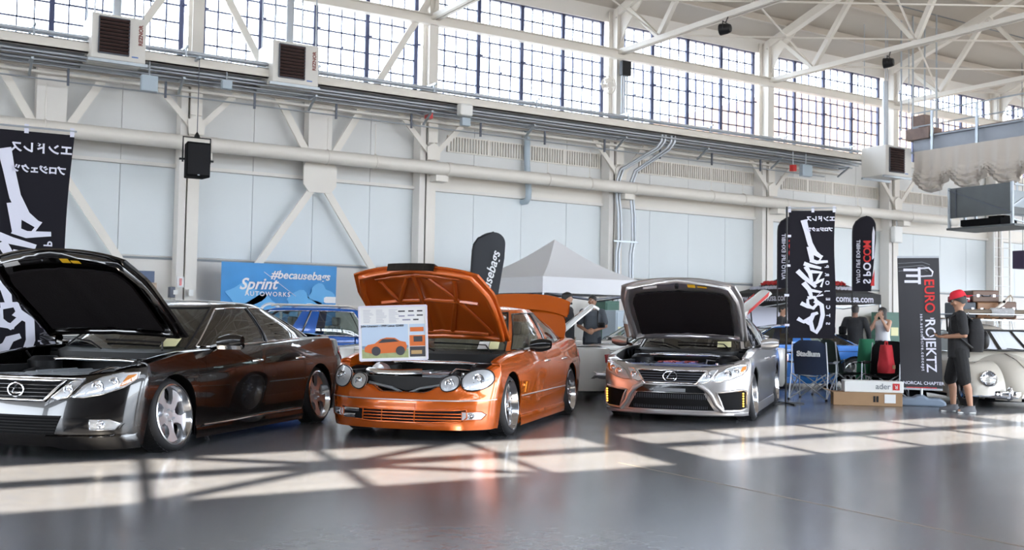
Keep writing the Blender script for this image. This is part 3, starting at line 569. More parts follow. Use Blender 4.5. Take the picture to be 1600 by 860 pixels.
# ================================================================== CARS
def sgnpow(v, p): return math.copysign(abs(v) ** p, v)
class Car:
    """local frame: x forward, y to the car's left, z up, origin on the floor midway between the axles"""
    D = dict(wb=2.85, fo=0.90, ro=1.08, b=0.91, nF=2.6, nR=2.8, ra=0.355, wr=0.325, hz=0.0,
             sec=[(0.08, 0.955), (0.2, 0.972), (0.35, 0.985), (0.5, 0.997), (0.6, 1.0), (0.72, 0.988), (0.82, 0.965), (0.95, 0.93), (1.05, 0.90)],
             nose=[(0.08, -0.06), (0.18, -0.01), (0.32, 0.0), (0.45, -0.015), (0.55, -0.04), (0.65, -0.10), (0.75, -0.20), (0.85, -0.36)],
             tail=[(0.08, -0.10), (0.25, -0.02), (0.45, 0.0), (0.6, -0.02), (0.8, -0.05), (1.0, -0.12)],
             topF=[(0, 0.70), (0.5, 0.70), (1.0, 0.76)], topS=[(-1.8, 0.93), (-1.4, 0.95), (0, 0.93), (0.8, 0.90), (1.4, 0.84), (1.8, 0.77)], topR=[(0, 0.95), (1, 0.93)],
             bot=0.11, botF=0.10, doors=(0.92, -0.05, -0.98), xh=0.98, ghF=1.02, ghR=-1.62, rfF=0.25, rfR=-0.85, roof=1.36, hw0=0.78, hw1=0.58, ghn=4.2,
             sides=(1,), hood=None, trunk=None)
    def __init__(s, root, paint, **kw):
        s.p = dict(Car.D); s.p.update(kw); s.root = root; s.paint = paint
        for k, v in s.p.items(): setattr(s, k, v)
        s.xs = s.wb / 2 + s.ra + 0.03; s.xr = -s.wb / 2 - s.ra - 0.03
        s.aF = s.wb / 2 + s.fo - s.xs; s.aR = s.wb / 2 + s.ro + s.xr
        s.hl = (s.wb + s.fo + s.ro) / 2
    def bow(s, x): return 1 - 0.05 * abs(x / s.hl) ** 4
    def wy(s, x, z): return s.b * s.bow(x) * smoothtab(s.sec, z)
    def side(s, x, z, off=0.0): return Vector((x, s.wy(x, z) + off, z))
    def front(s, y, z, off=0.0):
        B = s.b * s.bow(s.xs) * smoothtab(s.sec, z); t = min(abs(y) / B, 0.999)
        c = (1 - t ** s.nF) ** (1 / s.nF)
        return Vector((s.xs + s.aF * c + smoothtab(s.nose, z) * c ** 0.5 + off, y, z))
    def rear(s, y, z, off=0.0):
        B = s.b * s.bow(s.xr) * smoothtab(s.sec, z); t = min(abs(y) / B, 0.999)
        c = (1 - t ** s.nR) ** (1 / s.nR)
        return Vector((s.xr - s.aR * c - smoothtab(s.tail, z) * c ** 0.5 - off, y, z))
    def colF(s, th, z):
        B = s.b * s.bow(s.xs) * smoothtab(s.sec, z); c = abs(math.cos(th)) ** (2 / s.nF); q = sgnpow(math.sin(th), 2 / s.nF)
        return Vector((s.xs + s.aF * c + smoothtab(s.nose, z) * c ** 0.5, B * q, z))
    def colR(s, th, z):
        B = s.b * s.bow(s.xr) * smoothtab(s.sec, z); c = abs(math.cos(th)) ** (2 / s.nR); q = sgnpow(math.sin(th), 2 / s.nR)
        return Vector((s.xr - s.aR * c - smoothtab(s.tail, z) * c ** 0.5, B * q, z))
    def low(s, x):
        z = s.bot
        for xc in (s.wb / 2, -s.wb / 2):
            d = abs(x - xc)
            if d < s.ra: z = max(z, s.wr - 0.0 + math.sqrt(max(0, s.ra ** 2 - d * d)) + s.hz)
        return z
    def strip(s, cols, lowf, topf, pt, nr=14, roll=True, inw=None):
        rows = [[] for _ in range(nr + (3 if roll else 0))]
        for c in cols:
            z0, z1 = lowf(c), topf(c)
            for j in range(nr):
                t = j / (nr - 1); rows[j].append(pt(c, lerp(z0, z1, t)))
            if roll:
                e = pt(c, z1); iv = inw(c)
                for j, (a, h) in enumerate(((0.025, 0.012), (0.06, 0.018), (0.10, 0.016))): rows[nr + j].append(e + iv * a + Vector((0, 0, h)))
        return rows
    def body(s):
        P, R = s.paint, s.root
        # nose
        n = 48; ths = [(-1 + 2 * i / n) * math.pi / 2 * 0.999 for i in range(n + 1)]
        yf = lambda th: abs(sgnpow(math.sin(th), 2 / s.nF))
        mb = MB(); mb.grid(s.strip(ths, lambda t: s.botF, lambda t: interp(s.topF, yf(t)), s.colF, 16, True, lambda t: Vector((-abs(math.cos(t)), -math.sin(t), 0)).normalized()))
        s.nosepart = mb.build('front_bumper', P, R, 35, solid=0.012)
        ths = [(-1 + 2 * i / n) * math.pi / 2 * 0.999 for i in range(n + 1)]
        mb = MB(); mb.grid(s.strip(ths, lambda t: s.bot + 0.03, lambda t: interp(s.topR, abs(sgnpow(math.sin(t), 2 / s.nR))), s.colR, 14, True, lambda t: Vector((abs(math.cos(t)), -math.sin(t), 0)).normalized()))
        s.tailpart = mb.build('rear_bumper', P, R, 35, solid=0.012)
        xe = [s.xs, s.doors[0], s.doors[1], s.doors[2], s.xr]
        names = ['front_fender', 'front_door', 'rear_door', 'quarter_panel']
        if s.doors[1] == s.doors[2]: xe.pop(2); names.pop(2)
        s.panels = {}
        for sg in (1, -1):
            for i, nm in enumerate(names):
                a, b = xe[i] - 0.002, xe[i + 1] + 0.002; cnt = max(8, int(abs(a - b) / 0.035)); xs_ = {a + (b - a) * k / cnt for k in range(cnt + 1)}
                for xc in (s.wb / 2, -s.wb / 2):
                    for k in range(33):
                        x = xc + s.ra * math.cos(math.pi * k / 32) * 0.9999
                        if b < x < a: xs_.add(x)
                xs_ = sorted(xs_, reverse=True); xs_ = [x for k, x in enumerate(xs_) if k == 0 or xs_[k - 1] - x > 0.0015]
                rows = s.strip(xs_, s.low, lambda x: smoothtab(s.topS, x), lambda x, z: Vector((x, sg * s.wy(x, z), z)), 16, True, lambda x: Vector((0, -sg, 0)))
                o = MB().grid(rows).build(nm, P, R, 35, solid=0.012); s.panels[(nm, sg)] = o
        # dark tub: floor pan, wheel housings, cabin walls
        mb = MB(); w = s.b * 0.80; mb.box((-s.wb / 2 - s.ro + 0.22, -w, s.bot + 0.04), (s.wb / 2 + s.fo - 0.28, w, s.bot + 0.10))
        wi = s.b - 0.36
        for sg in (1, -1):
            for xc in (s.wb / 2, -s.wb / 2):
                arc = [(xc + (s.ra + 0.02) * math.cos(math.pi * k / 16), s.wr + s.hz + (s.ra + 0.02) * math.sin(math.pi * k / 16)) for k in range(17)]
                mb.grid([[(x, sg * wi, z) for x, z in arc], [(x, sg * (s.wy(xc, z) - 0.02), z) for x, z in arc]])
            mb.box((s.xr, sg * (s.b - 0.12) - 0.01, s.bot + 0.03), (s.xs, sg * (s.b - 0.12) + 0.01, s.wr - 0.05))
        mb.build('underbody', 'blackmatt', R, 30)
        for sg in (1, -1):
            mb = MB(); rows = []
            for x in [lerp(-s.wb / 2 + s.ra + 0.02, s.wb / 2 - s.ra - 0.02, k / 12) for k in range(13)]:
                y = s.wy(x, 0.2); rows.append([(x, sg * (y + d), z) for d, z in ((-0.03, s.bot + 0.10), (0.004, s.bot + 0.085), (0.014, s.bot + 0.03), (0.008, s.bot - 0.025), (-0.03, s.bot - 0.03))])
            mb.grid(rows).build('side_skirt', P, R, 40)
    def greenhouse(s, tint='glass', trim='chrome', bp=0.5, vA=0.94, seats='blackmatt', roofmat=None):
        R = s.root; n = s.ghn; d2r = math.radians
        def zb(x): return smoothtab(s.topS, x) - 0.005
        def pt(phi, v):
            xf = lerp(s.ghF, s.rfF, v); xr = lerp(s.ghR, s.rfR, v); hw = lerp(s.hw0, s.hw1, v ** 1.15)
            c = sgnpow(math.cos(phi), 2 / n); q = sgnpow(math.sin(phi), 2 / n)
            x = (xf + xr) / 2 + (xf - xr) / 2 * c; y = hw * q
            xb = (s.ghF + s.ghR) / 2 + (s.ghF - s.ghR) / 2 * c
            zr = s.roof - 0.035 - 0.03 * abs(c) ** 3 - 0.0 
            bulge = 0.03 * math.sin(math.pi * v)
            return Vector((x + bulge * c * abs(c), y * (1 + 0.03 * math.sin(math.pi * v) * abs(q)), lerp(zb(xb) + 0.012, zr, v)))
        s.gpt = pt
        A0, A1, B0, C0, C1 = 40, 48, 90 + (0.5 - bp) * 40, 133, 147
        brk = sorted(set([0, 10, 20, 30, 36, A0, 44, A1, 52, 58, 66, 74, 82, B0 - 1.4, B0 + 1.4, 98, 106, 114, 120, 126, 130, C0, 140, C1, 155, 165, 172, 180]))
        vs_ = [0, 0.03, 0.2, 0.4, 0.6, 0.8, 0.90, vA, 1.0]
        def hole(pm, vm):
            if pm < A0: return 'windshield' if 0.0 < vm < vA else None
            if pm > C1: return 'rear_window' if 0.03 < vm < 0.92 else None
            if A1 < pm < B0 - 1.4: return 'fwin' if 0.03 < vm < 0.90 else None
            if B0 + 1.4 < pm < C0: return 'rwin' if 0.03 < vm < 0.90 else None
            return None
        full = [-p for p in brk[:0:-1]] + brk
        parts = {}
        for i in range(len(full) - 1):
            pm = (full[i] + full[i + 1]) / 2
            for j in range(len(vs_) - 1):
                vm = (vs_[j] + vs_[j + 1]) / 2; h = hole(abs(pm), vm) or 'roof'
                key = h if h in ('roof', 'windshield', 'rear_window') else h + ('L' if pm > 0 else 'R')
                q = [pt(d2r(full[i]), vs_[j]), pt(d2r(full[i + 1]), vs_[j]), pt(d2r(full[i + 1]), vs_[j + 1]), pt(d2r(full[i]), vs_[j + 1])]
                parts.setdefault(key, MB()).add(q, [(0, 1, 2, 3)])
        # roof cap
        top = [pt(d2r(a), 1.0) for a in full[:-1]]; cx = (s.rfF + s.rfR) / 2; rows = [top]
        for k in (0.93, 0.82, 0.65, 0.45, 0.25, 0.06): rows.append([Vector((cx + (p.x - cx) * k, p.y * k, lerp(s.roof, p.z, k ** 3.0))) for p in top])
        parts['roof'].grid(rows, closed=True)
        parts['roof'].f.append(tuple(len(parts['roof'].v) - len(top) + i for i in range(len(top))))
        ro = parts['roof'].build('roof', roofmat or s.paint, R, 40)
        s.roofpart = ro
        for k, mb in parts.items():
            if k == 'roof': continue
            nm = {'fwinL': 'front_side_window', 'fwinR': 'front_side_window', 'rwinL': 'rear_side_window', 'rwinR': 'rear_side_window'}.get(k, k)
            mb.build(nm, 'glass' if k in ('windshield',) else tint, R, 60)
        # window trims
        for sg in (1, -1):
            seq = [(A1, 0.03)] + [(A1, v) for v in (0.2, 0.4, 0.6, 0.8, 0.9)] + [(a, 0.90) for a in range(A1 + 4, C0, 6)] + [(C0, v) for v in (0.9, 0.8, 0.6, 0.4, 0.2, 0.03)] + [(a, 0.03) for a in range(C0 - 6, A1, -6)]
            MB().tube([pt(sg * d2r(a), v) + Vector((0, sg * 0.004, 0)) for a, v in seq], 0.008, 6, closed=True).build('window_trim', trim, R, 60)
            MB().tube([pt(sg * d2r(B0), v) + Vector((0, sg * 0.004, 0)) for v in (0.03, 0.3, 0.6, 0.9)], 0.02, 6).build('door_pillar', 'blackgloss', R, 60)
            Cq = C0 - 9; MB().tube([pt(sg * d2r(Cq), v) for v in (0.03, 0.45, 0.9)], 0.009, 6).build('quarter_bar', 'blackgloss', R, 60)
        # rubber line round the windshield, cowl, wipers
        seq = [(A0, v) for v in (0.0, 0.3, 0.6, vA)] + [(a, vA) for a in range(A0 - 6, -A0, -6)] + [(-A0, v) for v in (vA, 0.6, 0.3, 0.0)]
        MB().tube([pt(d2r(a), v) for a, v in seq], 0.012, 6).build('windshield_seal', 'black', R, 60)
        xw = s.ghF; zc = zb(xw)
        mb = MB(); rows = []
        for k in range(13):
            a = d2r(-46 + 92 * k / 12); p = pt(a, 0.0); rows.append([p + Vector((-0.04, 0, 0.01)), p + Vector((0.05, 0, -0.015)), p + Vector((0.12, 0, -0.03)), p + Vector((0.14, 0, -0.12))])
        mb.grid(rows).build('cowl', 'black', R, 40)
        for y0, y1 in ((0.55, -0.05), (-0.10, -0.62)):
            p = [Vector((xw + 0.05, y0, zc + 0.01))] + [pt(math.asin(max(-1, min(1, (lerp(y0, y1, t) / s.hw0)))) * 0.55, 0.10 + 0.05 * t) + Vector((0.015, 0, 0.015)) for t in (0.2, 0.5, 0.8, 1.0)]
            MB().tube(p, 0.009, 5).build('wiper', 'black', R)
        s.seats(seats)
    def seats(s, m):
        for x, ys in ((-0.12, (0.36, -0.36)), (-0.98, (0.33, -0.33))):
            for y in ys:
                mb = MB(); mb.cbox((x + 0.08, y, s.bot + 0.32), (0.5, 0.46, 0.16))
                mb.prism([(-0.20, 0.0), (0.0, 0.0), (-0.14, 0.62), (-0.28, 0.62)], lambda a, h: (x + a, y - 0.23, s.bot + 0.30 + h), lambda a, h: (x + a, y + 0.23, s.bot + 0.30 + h))
                o = mb.build('seat', m, s.root, bevel=0.04)
                MB().cbox((x - 0.24, y, s.bot + 1.0), (0.09, 0.26, 0.16)).build('headrest', m, o, bevel=0.03)
        zt = smoothtab(s.topS, 0.6)
        MB().prism([(s.ghF - 0.05, zt - 0.03), (0.45, zt + 0.0), (0.40, zt - 0.12), (0.6, zt - 0.4), (s.ghF - 0.05, zt - 0.4)], lambda x, z: (x, -s.b + 0.2, z), lambda x, z: (x, s.b - 0.2, z)).build('dashboard', 'blackmatt', s.root)
        MB().tube([(0.36 + 0.06 * math.sin(a), 0.36 + 0.18 * math.cos(a), zt - 0.02 + 0.18 * math.sin(a)) for a in [2 * math.pi * k / 18 for k in range(18)]], 0.016, 6, closed=True).build('steering_wheel', 'black', s.root)
        MB().box((-1.4, -s.b + 0.14, s.bot + 0.2), (s.ghF - 0.1, -s.b + 0.16, zt - 0.02)).box((-1.4, s.b - 0.16, s.bot + 0.2), (s.ghF - 0.1, s.b - 0.14, zt - 0.02)).box((-1.42, -s.b + 0.14, s.bot + 0.1), (-1.40, s.b - 0.14, zt - 0.02)).build('door_lining', m, s.root)
    # --- patches on the skin ---------------------------------------------------
    def patch(s, name, poly, m, surf='F', off=0.004, th=0.012, nc=14, nr=5, parent=None, axis=0, sg=1, smooth=40):
        """poly in (y,z) for the nose or tail, (x,z) for a flank; columns along the first axis"""
        P = {'F': s.front, 'R': s.rear}.get(surf) or (lambda x, z, o=0: Vector((x, sg * (s.wy(x, z) + o), z)))
        us = [p[axis] for p in poly]; u0, u1 = min(us), max(us); cols = []
        ulist = sorted(set([lerp(u0, u1, k / nc) for k in range(nc + 1)] + us)); ulist = [u for i, u in enumerate(ulist) if i == 0 or u - ulist[i - 1] > 1e-4]
        for u in ulist:
            uu = min(max(u, u0 + 1e-5), u1 - 1e-5); hits = []
            for i in range(len(poly)):
                a, b = poly[i], poly[(i + 1) % len(poly)]
                if (a[axis] - uu) * (b[axis] - uu) <= 0 and abs(a[axis] - b[axis]) > 1e-9:
                    hits.append(a[1 - axis] + (b[1 - axis] - a[1 - axis]) * (uu - a[axis]) / (b[axis] - a[axis]))
            if len(hits) < 2: continue
            lo, hi = min(hits), max(hits); cols.append((u, lo, hi))
        def PT(u, w, o): return P(u, w, o) if axis == 0 else P(w, u, o)
        rows = []
        for j in range(-1, nr + 2):
            t = min(max(j, 0), nr) / nr; o = off - th if j in (-1, nr + 1) else off
            rows.append([PT(u, lerp(lo, hi, t), o) for u, lo, hi in cols])
        for r in rows:
            e0 = cols[0]; e1 = cols[-1]
        full = []
        for ji, r in enumerate(rows):
            t = min(max(ji - 1, 0), nr) / nr
            full.append([PT(cols[0][0], lerp(cols[0][1], cols[0][2], t), off - th)] + r + [PT(cols[-1][0], lerp(cols[-1][1], cols[-1][2], t), off - th)])
        return MB().grid(full).build(name, m, parent or s.root, smooth)
    def outline(s, name, poly, m, r=0.008, surf='F', off=0.006, parent=None, sg=1, closed=True, step=0.05):
        P = {'F': s.front, 'R': s.rear}.get(surf) or (lambda x, z, o=0: Vector((x, sg * (s.wy(x, z) + o), z)))
        pts = []; n = len(poly)
        for i in range(n if closed else n - 1):
            a, b = poly[i], poly[(i + 1) % n]; k = max(1, int(math.hypot(a[0] - b[0], a[1] - b[1]) / step))
            for j in range(k): pts.append(P(lerp(a[0], b[0], j / k), lerp(a[1], b[1], j / k), off))
        if not closed: pts.append(P(poly[-1][0], poly[-1][1], off))
        return MB().tube(pts, r, 6, closed=closed).build(name, m, parent or s.root, 60)
    def mirror(s, poly): return [(-a, b) for a, b in poly]
    # --- lids -------------------------------------------------------------------
    def make_hood(s, ang, front_z=None, lead=0.03, liner='blackmatt', ribs=False, under=None, crown=0.05, zs=None, width=None):
        """hinged at the cowl; modelled shut, then swung open"""
        hw = lambda x: s.wy(min(x, s.xs), smoothtab(s.topS, min(x, s.xs))) - 0.11 - max(0, x - s.xs) * 0.25
        zt = lambda x: interp(zs, x)
        hinge = Vector((s.xh, 0, zt(s.xh)))
        rows_t, rows_b = [], []; N, K = 18, 18
        for i in range(N + 1):
            t = i / N; rt, rb = [], []
            for j in range(-K, K + 1):
                u = j / K; xf0 = s.front(u * 0.72 * s.b, front_z or zt(9), 0).x - lead
                x = lerp(s.xh, xf0, t); y = u * hw(x); z = zt(x) + crown * (1 - abs(u) ** 2.5)
                rt.append(Vector((x, y, z)) - hinge); rb.append(Vector((x, y * 0.985, z - (0.035 if 0 < abs(j) < K and 0 < i < N else 0.02))) - hinge)
            rows_t.append(rt); rows_b.append(rb)
        R_ = Matrix.Rotation(-ang, 4, 'Y')
        h = MB().grid(rows_t, flip=True); 
        per = lambda rows: rows[0] + [r[-1] for r in rows[1:]] + rows[-1][-2::-1] + [r[0] for r in rows[-2:0:-1]]
        h.grid([per(rows_t), per(rows_b)], closed=True)
        hood = h.build('hood', s.paint, s.root, 40)
        hood.matrix_local = Matrix.Translation(hinge + Vector((0.03, 0, 0.095))) @ R_
        inner = MB().grid(rows_b).build('hood_inner', under or s.paint, hood, 40)
        def B(i, j, d): # point under the inner skin at fractional i,j
            i0 = min(N - 1, int(i)); j0 = min(2 * K - 1, int(j)); fi, fj = i - i0, j - j0
            p = rows_b[i0][j0].lerp(rows_b[i0 + 1][j0], fi).lerp(rows_b[i0][j0 + 1].lerp(rows_b[i0 + 1][j0 + 1], fi), fj)
            return p + Vector((0, 0, -d))
        s.hoodB = B; s.hood_o = hood
        # folded rim frame
        mb = MB(); seq = [(0.8, 1.5), (N * 0.5, 1.2), (N - 1.0, 2.2), (N - 0.7, K), (N - 1.0, 2 * K - 2.2), (N * 0.5, 2 * K - 1.2), (0.8, 2 * K - 1.5), (0.6, K)]
        pts = []
        for k in range(len(seq)):
            a, b = seq[k], seq[(k + 1) % len(seq)]
            for q in range(6): pts.append(B(lerp(a[0], b[0], q / 6), lerp(a[1], b[1], q / 6), 0.012))
        mb.tube(pts, 0.035, 6, closed=True).build('hood_frame', under or s.paint, hood, 60)
        if liner:
            rows = []
            for i in [2.2 + (N - 5.4) * k / 10 for k in range(11)]:
                e = 3.6 + (1.2 if i > N - 5 else 0) * (i - N + 5) / 2; rows.append([B(i, lerp(e, 2 * K - e, q / 14), 0.03 + 0.004 * math.sin(q * 2.2) * math.sin(i)) for q in range(15)])
            MB().grid(rows).build('hood_liner', liner, hood, 40, solid=0.02)
        if ribs:
            mid = K
            for a, b in (((2, 4), (N - 2.5, mid - 3)), ((2, 2 * K - 4), (N - 2.5, mid + 3)), ((2, mid - 3), (N - 2.0, mid - 1)), ((2, mid + 3), (N - 3, mid + 10)), ((2, mid - 4), (N - 3, mid - 11)), ((N * 0.52, 5), (N * 0.52, 2 * K - 5)), ((1.6, 5), (1.6, 2 * K - 5)), ((N - 2.2, 6), (N - 2.2, 2 * K - 6))):
                MB().tube([B(lerp(a[0], b[0], t / 8), lerp(a[1], b[1], t / 8), 0.006) for t in range(9)], 0.024, 6).build('hood_rib', under or s.paint, hood, 60)
        # prop rods / gas struts
        for sg in (1, -1):
            p0 = Vector((s.xh + 0.35, sg * (hw(s.xh) - 0.02), zt(s.xh + 0.35) - 0.03)); q = hood.matrix_local @ B(7.5, K + sg * (K - 1.2), 0.02)
            st = MB().tube([p0, p0.lerp(q, 0.55)], 0.010, 6).tube([p0.lerp(q, 0.5), q], 0.016, 8).build('hood_strut', 'black', s.root)
        return hood
    def make_trunk(s, ang=0.0, zs=None, spoiler=False, face=0.09):
        x0 = s.ghR + 0.10; xh = x0
        zt = lambda x: interp(zs, x)
        hinge = Vector((xh, 0, zt(xh))); rows = []
        for i in range(13):
            r = []
            for j in range(-10, 11):
                u = j / 10; xr = s.rear(u * 0.7 * s.b, zt(-9)).x + 0.02; x = lerp(xh, xr, i / 12)
                y = u * (s.wy(max(x, s.xr), zt(x)) - 0.09 - max(0, s.xr - x) * 0.3); r.append(Vector((x, y, zt(x) + 0.03 * (1 - abs(u) ** 3))) - hinge)
            rows.append(r)
        # rear face of the lid
        for k in (1, 2, 3): rows.append([p + Vector((-0.012 * k, 0, -face * k)) for p in rows[12]])
        t = MB().grid(rows).build('trunk_lid', s.paint, s.root, 40, solid=0.02)
        t.matrix_local = Matrix.Translation(hinge) @ Matrix.Rotation(ang, 4, 'Y')
        if spoiler:
            rr = []
            for j in range(-12, 13):
                u = j / 12; p = rows[11][10].copy(); y = u * 0.70; zz = p.z + 0.02 + 0.05 * (1 - abs(u) ** 3); x = p.x + 0.03 + 0.10 * abs(u) ** 3
                rr.append([Vector((x + 0.16, y, zz - 0.03)), Vector((x + 0.06, y, zz + 0.012)), Vector((x - 0.10, y, zz + 0.02)), Vector((x - 0.10, y, zz - 0.005)), Vector((x + 0.08, y, zz - 0.06))])
            MB().grid(rr).build('spoiler', s.paint, t, 40)
        return t
    def engine_bay(s, zc=0.66, cover=None):
        R = s.root; w = s.b - 0.20; xf = s.wb / 2 + s.fo - 0.30
        mb = MB(); z0 = 0.30
        mb.box((s.xh + 0.02, -w, z0), (xf, w, z0 + 0.03)); mb.box((s.xh + 0.0, -w, z0), (s.xh + 0.06, w, zc + 0.16))
        for sg in (1, -1):
            mb.box((s.xh, sg * (w - 0.05) - 0.05, z0), (xf, sg * (w - 0.05) + 0.05, zc + 0.06))
            mb.lathe([(0.0, zc + 0.13), (0.10, zc + 0.13), (0.15, zc + 0.09), (0.16, z0)], 16, 'z', (s.wb / 2 - 0.12, sg * 0.55, 0))
        mb.build('engine_bay', 'black', R, 30)
        return xf
    # --- wheels -----------------------------------------------------------------
    def wheels(s, style, R_=0.325, rim=0.245, wid=0.235, camber=0.0, ty=None, rimmat='polished', steer=0.0, face='polished'):
        ty = ty if ty is not None else s.b - 0.01
        rb = MB(); w = wid
        tp = [(rim, -w), (rim + 0.012, -w - 0.0), (R_ - 0.03, -w + 0.006), (R_ - 0.006, -w + 0.03), (R_, -w + 0.06), (R_, -0.06), (R_ - 0.006, -0.03), (R_ - 0.03, -0.004), (rim + 0.012, 0.0), (rim, -0.004)]
        tyre_me = rb.lathe(tp, 48, 'y')
        for k in range(40):      # tread blocks
            a = 2 * math.pi * k / 40
            for (h0, h1, da) in ((-w + 0.045, -w * 0.55, 0.05), (-w * 0.45, -0.045, -0.05)):
                pts = []
                for aa, hh, rr in ((a, h0, R_ - 0.002), (a + 0.09, h0, R_ - 0.002), (a + 0.09 + da, h1, R_ - 0.002), (a + da, h1, R_ - 0.002)):
                    pts.append((aa, hh))
                vs0 = [(math.cos(p) * R_ * 0.995, h, -math.sin(p) * R_ * 0.995) for p, h in pts]; vs1 = [(math.cos(p) * (R_ + 0.004), h, -math.sin(p) * (R_ + 0.004)) for p, h in pts]
                tyre_me.add(vs0 + vs1, [(4, 5, 6, 7), (0, 1, 5, 4), (1, 2, 6, 5), (2, 3, 7, 6), (3, 0, 4, 7)])
        tyre_me = tyre_me.mesh('tyre', 'rubber', 40)
        rm = MB().lathe([(rim + 0.002, -0.006), (rim + 0.006, 0.004), (rim - 0.006, 0.008), (rim - 0.014, -0.002), (rim - 0.022, -0.05), (rim - 0.04, -0.075), (rim - 0.045, -w + 0.02), (rim, -w)], 48, 'y').mesh('rim', rimmat, 40)
        sp = MB(); d0 = -0.055
        if style == 'dish':
            # five broad fan blades with slots between and a stepped lip
            for k in range(5):
                a0 = 2 * math.pi * k / 5 + 0.3
                def at(r, a, h): return Vector((r * math.cos(a0 + a), h, -r * math.sin(a0 + a)))
                poly = [(0.03, -0.55), (0.085, -0.60), (0.13, -0.30), (0.17, -0.25), (rim - 0.03, -0.42), (rim - 0.028, -0.2), (rim - 0.028, 0.05), (rim - 0.03, 0.32), (0.15, 0.22), (0.10, 0.30), (0.085, 0.60), (0.03, 0.55)]
                sp.prism(poly, lambda r, a: at(r, a, d0 - 0.03 - 0.0 * r), lambda r, a: at(r, a, d0 + (0.0 if r < 0.1 else 0.012)))
            sp.lathe([(0.0, d0 + 0.012), (0.035, d0 + 0.012), (0.045, d0 + 0.002), (0.10, d0 - 0.002), (0.10, d0 - 0.04)], 24, 'y')
            for k in range(5):
                a = 2 * math.pi * k / 5 + 0.93
                for rr in (0.14, 0.165, 0.19): pass
        else:
            n = {'mesh': 10, 'split': 7}[style]
            for k in range(n):
                a0 = 2 * math.pi * k / n
                def at(r, a, h): return Vector((r * math.cos(a0 + a), h, -r * math.sin(a0 + a)))
                if style == 'mesh':
                    for sgn in (-1, 1): sp.bar(at(0.05, 0, d0 + 0.01), at(rim - 0.024, sgn * math.pi / n * 0.72, d0 - 0.006), 0.017, 0.02, (0, 1, 0))
                else:
                    sp.bar(at(0.05, 0, d0 + 0.01), at(0.14, 0, d0 + 0.008), 0.036, 0.03, (0, 1, 0))
                    for sgn in (-1, 1): sp.bar(at(0.13, 0, d0 + 0.008), at(rim - 0.022, sgn * 0.2, d0 - 0.0), 0.022, 0.026, (0, 1, 0))
            sp.lathe([(0.0, d0 + 0.03), (0.03, d0 + 0.03), (0.036, d0 + 0.015), (0.065, d0 + 0.01), (0.07, d0 - 0.03)], 20, 'y')
        sp_me = sp.mesh('spokes', face, 30)
        lug = MB()
        for k in range(1):
            a = 0; lug.lathe([(0, d0 + 0.034), (0.009, d0 + 0.032), (0.010, d0 + 0.0)], 8, 'y', (0.05 * math.cos(a), 0, 0.05 * math.sin(a)))
        lug_me = lug.mesh('lug_nut', 'alloy')
        disc_me = MB().lathe([(0, -0.12), (0.16, -0.12), (0.16, -0.14), (0, -0.14)], 28, 'y').mesh('brake_disc', 'alloy', 30)
        for sx in (1, -1):
            for sg in (1, -1):
                o = bpy.data.objects.new('wheel', tyre_me); C.objects.link(o); o.parent = s.root
                cam_ = camber if isinstance(camber, (int, float)) else camber[0 if sx > 0 else 1]
                st = steer if sx > 0 else 0; lk = 0
                rot = Matrix.Rotation(st, 4, 'Z') @ Matrix.Rotation(cam_ * sg, 4, 'X') @ (Matrix.Identity(4) if sg > 0 else Matrix.Rotation(math.pi, 4, 'Z'))
                zc = R_ * math.cos(cam_) + (w * 0.0)
                o.matrix_local = Matrix.Translation((sx * s.wb / 2, sg * ty, zc + 0.004)) @ rot
                for nm, me in (('rim', rm), ('spokes', sp_me), ('brake_disc', disc_me)) + (('lug_nut', lug_me),) * 5:
                    c = bpy.data.objects.new(nm, me); C.objects.link(c); c.parent = o
                    if nm == 'lug_nut':
                        c.rotation_euler = (0, 2 * math.pi * lk / 5, 0); lk += 1
    def mirrors(s, x=0.72, m=None, cap=None, y0=None):
        for sg in (1, -1):
            z = smoothtab(s.topS, x) + 0.06; y = (s.wy(x, z - 0.08)) if y0 is None else y0
            mb = MB(); rows = []
            for k in range(9):
                t = k / 8; yy = y + 0.02 + 0.22 * t; h = 0.075 * (math.sin(math.pi * (0.18 + 0.70 * t)) ** 0.5); dz = 0.02 * t
                rows.append([(x + 0.055 * math.cos(a) * (1.1 - 0.3 * t) - 0.03 * t, sg * yy, z + dz + h * math.sin(a)) for a in [2 * math.pi * q / 14 for q in range(14)]])
            mb.grid(rows, closed=True); mb.f.append(tuple(len(mb.v) - 14 + i for i in range(14)))
            o = mb.build('side_mirror', m or s.paint, s.root, 50)
            MB().bar((x, sg * (y - 0.06), z - 0.04), (x, sg * (y + 0.06), z - 0.01), 0.09, 0.04).build('mirror_stalk', 'blackgloss', o, bevel=0.01)
            MB().cbox((x - 0.085, sg * (y + 0.14), z + 0.01), (0.006, 0.16, 0.10)).build('mirror_glass', 'chrome', o, bevel=0.02)
            if cap: MB().grid([[(px + 0.004 if False else px * 1.0, py, z - 0.012 - (pz - z) * 0 - 0.05 * abs(math.sin(i))) for i, (px, py, pz) in enumerate(r[7:14])] for r in rows]).build('mirror_cap', cap, o, 50)
    def handles(s, xs_, z, m='chrome'):
        for sg in (1, -1):
            for x in xs_:
                y = s.wy(x, z); 
                MB().tube([(x + 0.10, sg * (y - 0.005), z), (x + 0.07, sg * (y + 0.022), z + 0.005), (x - 0.05, sg * (y + 0.024), z + 0.006), (x - 0.09, sg * (y - 0.005), z)], 0.013, 8).build('door_handle', m, s.root, 60)
                MB().sphere((x - 0.0, sg * (y - 0.014), z - 0.002), 0.045, 14, 8, (1.1, 0.45, 0.62)).build('handle_recess', s.paint if m == 'chrome' else m, s.root, 60)
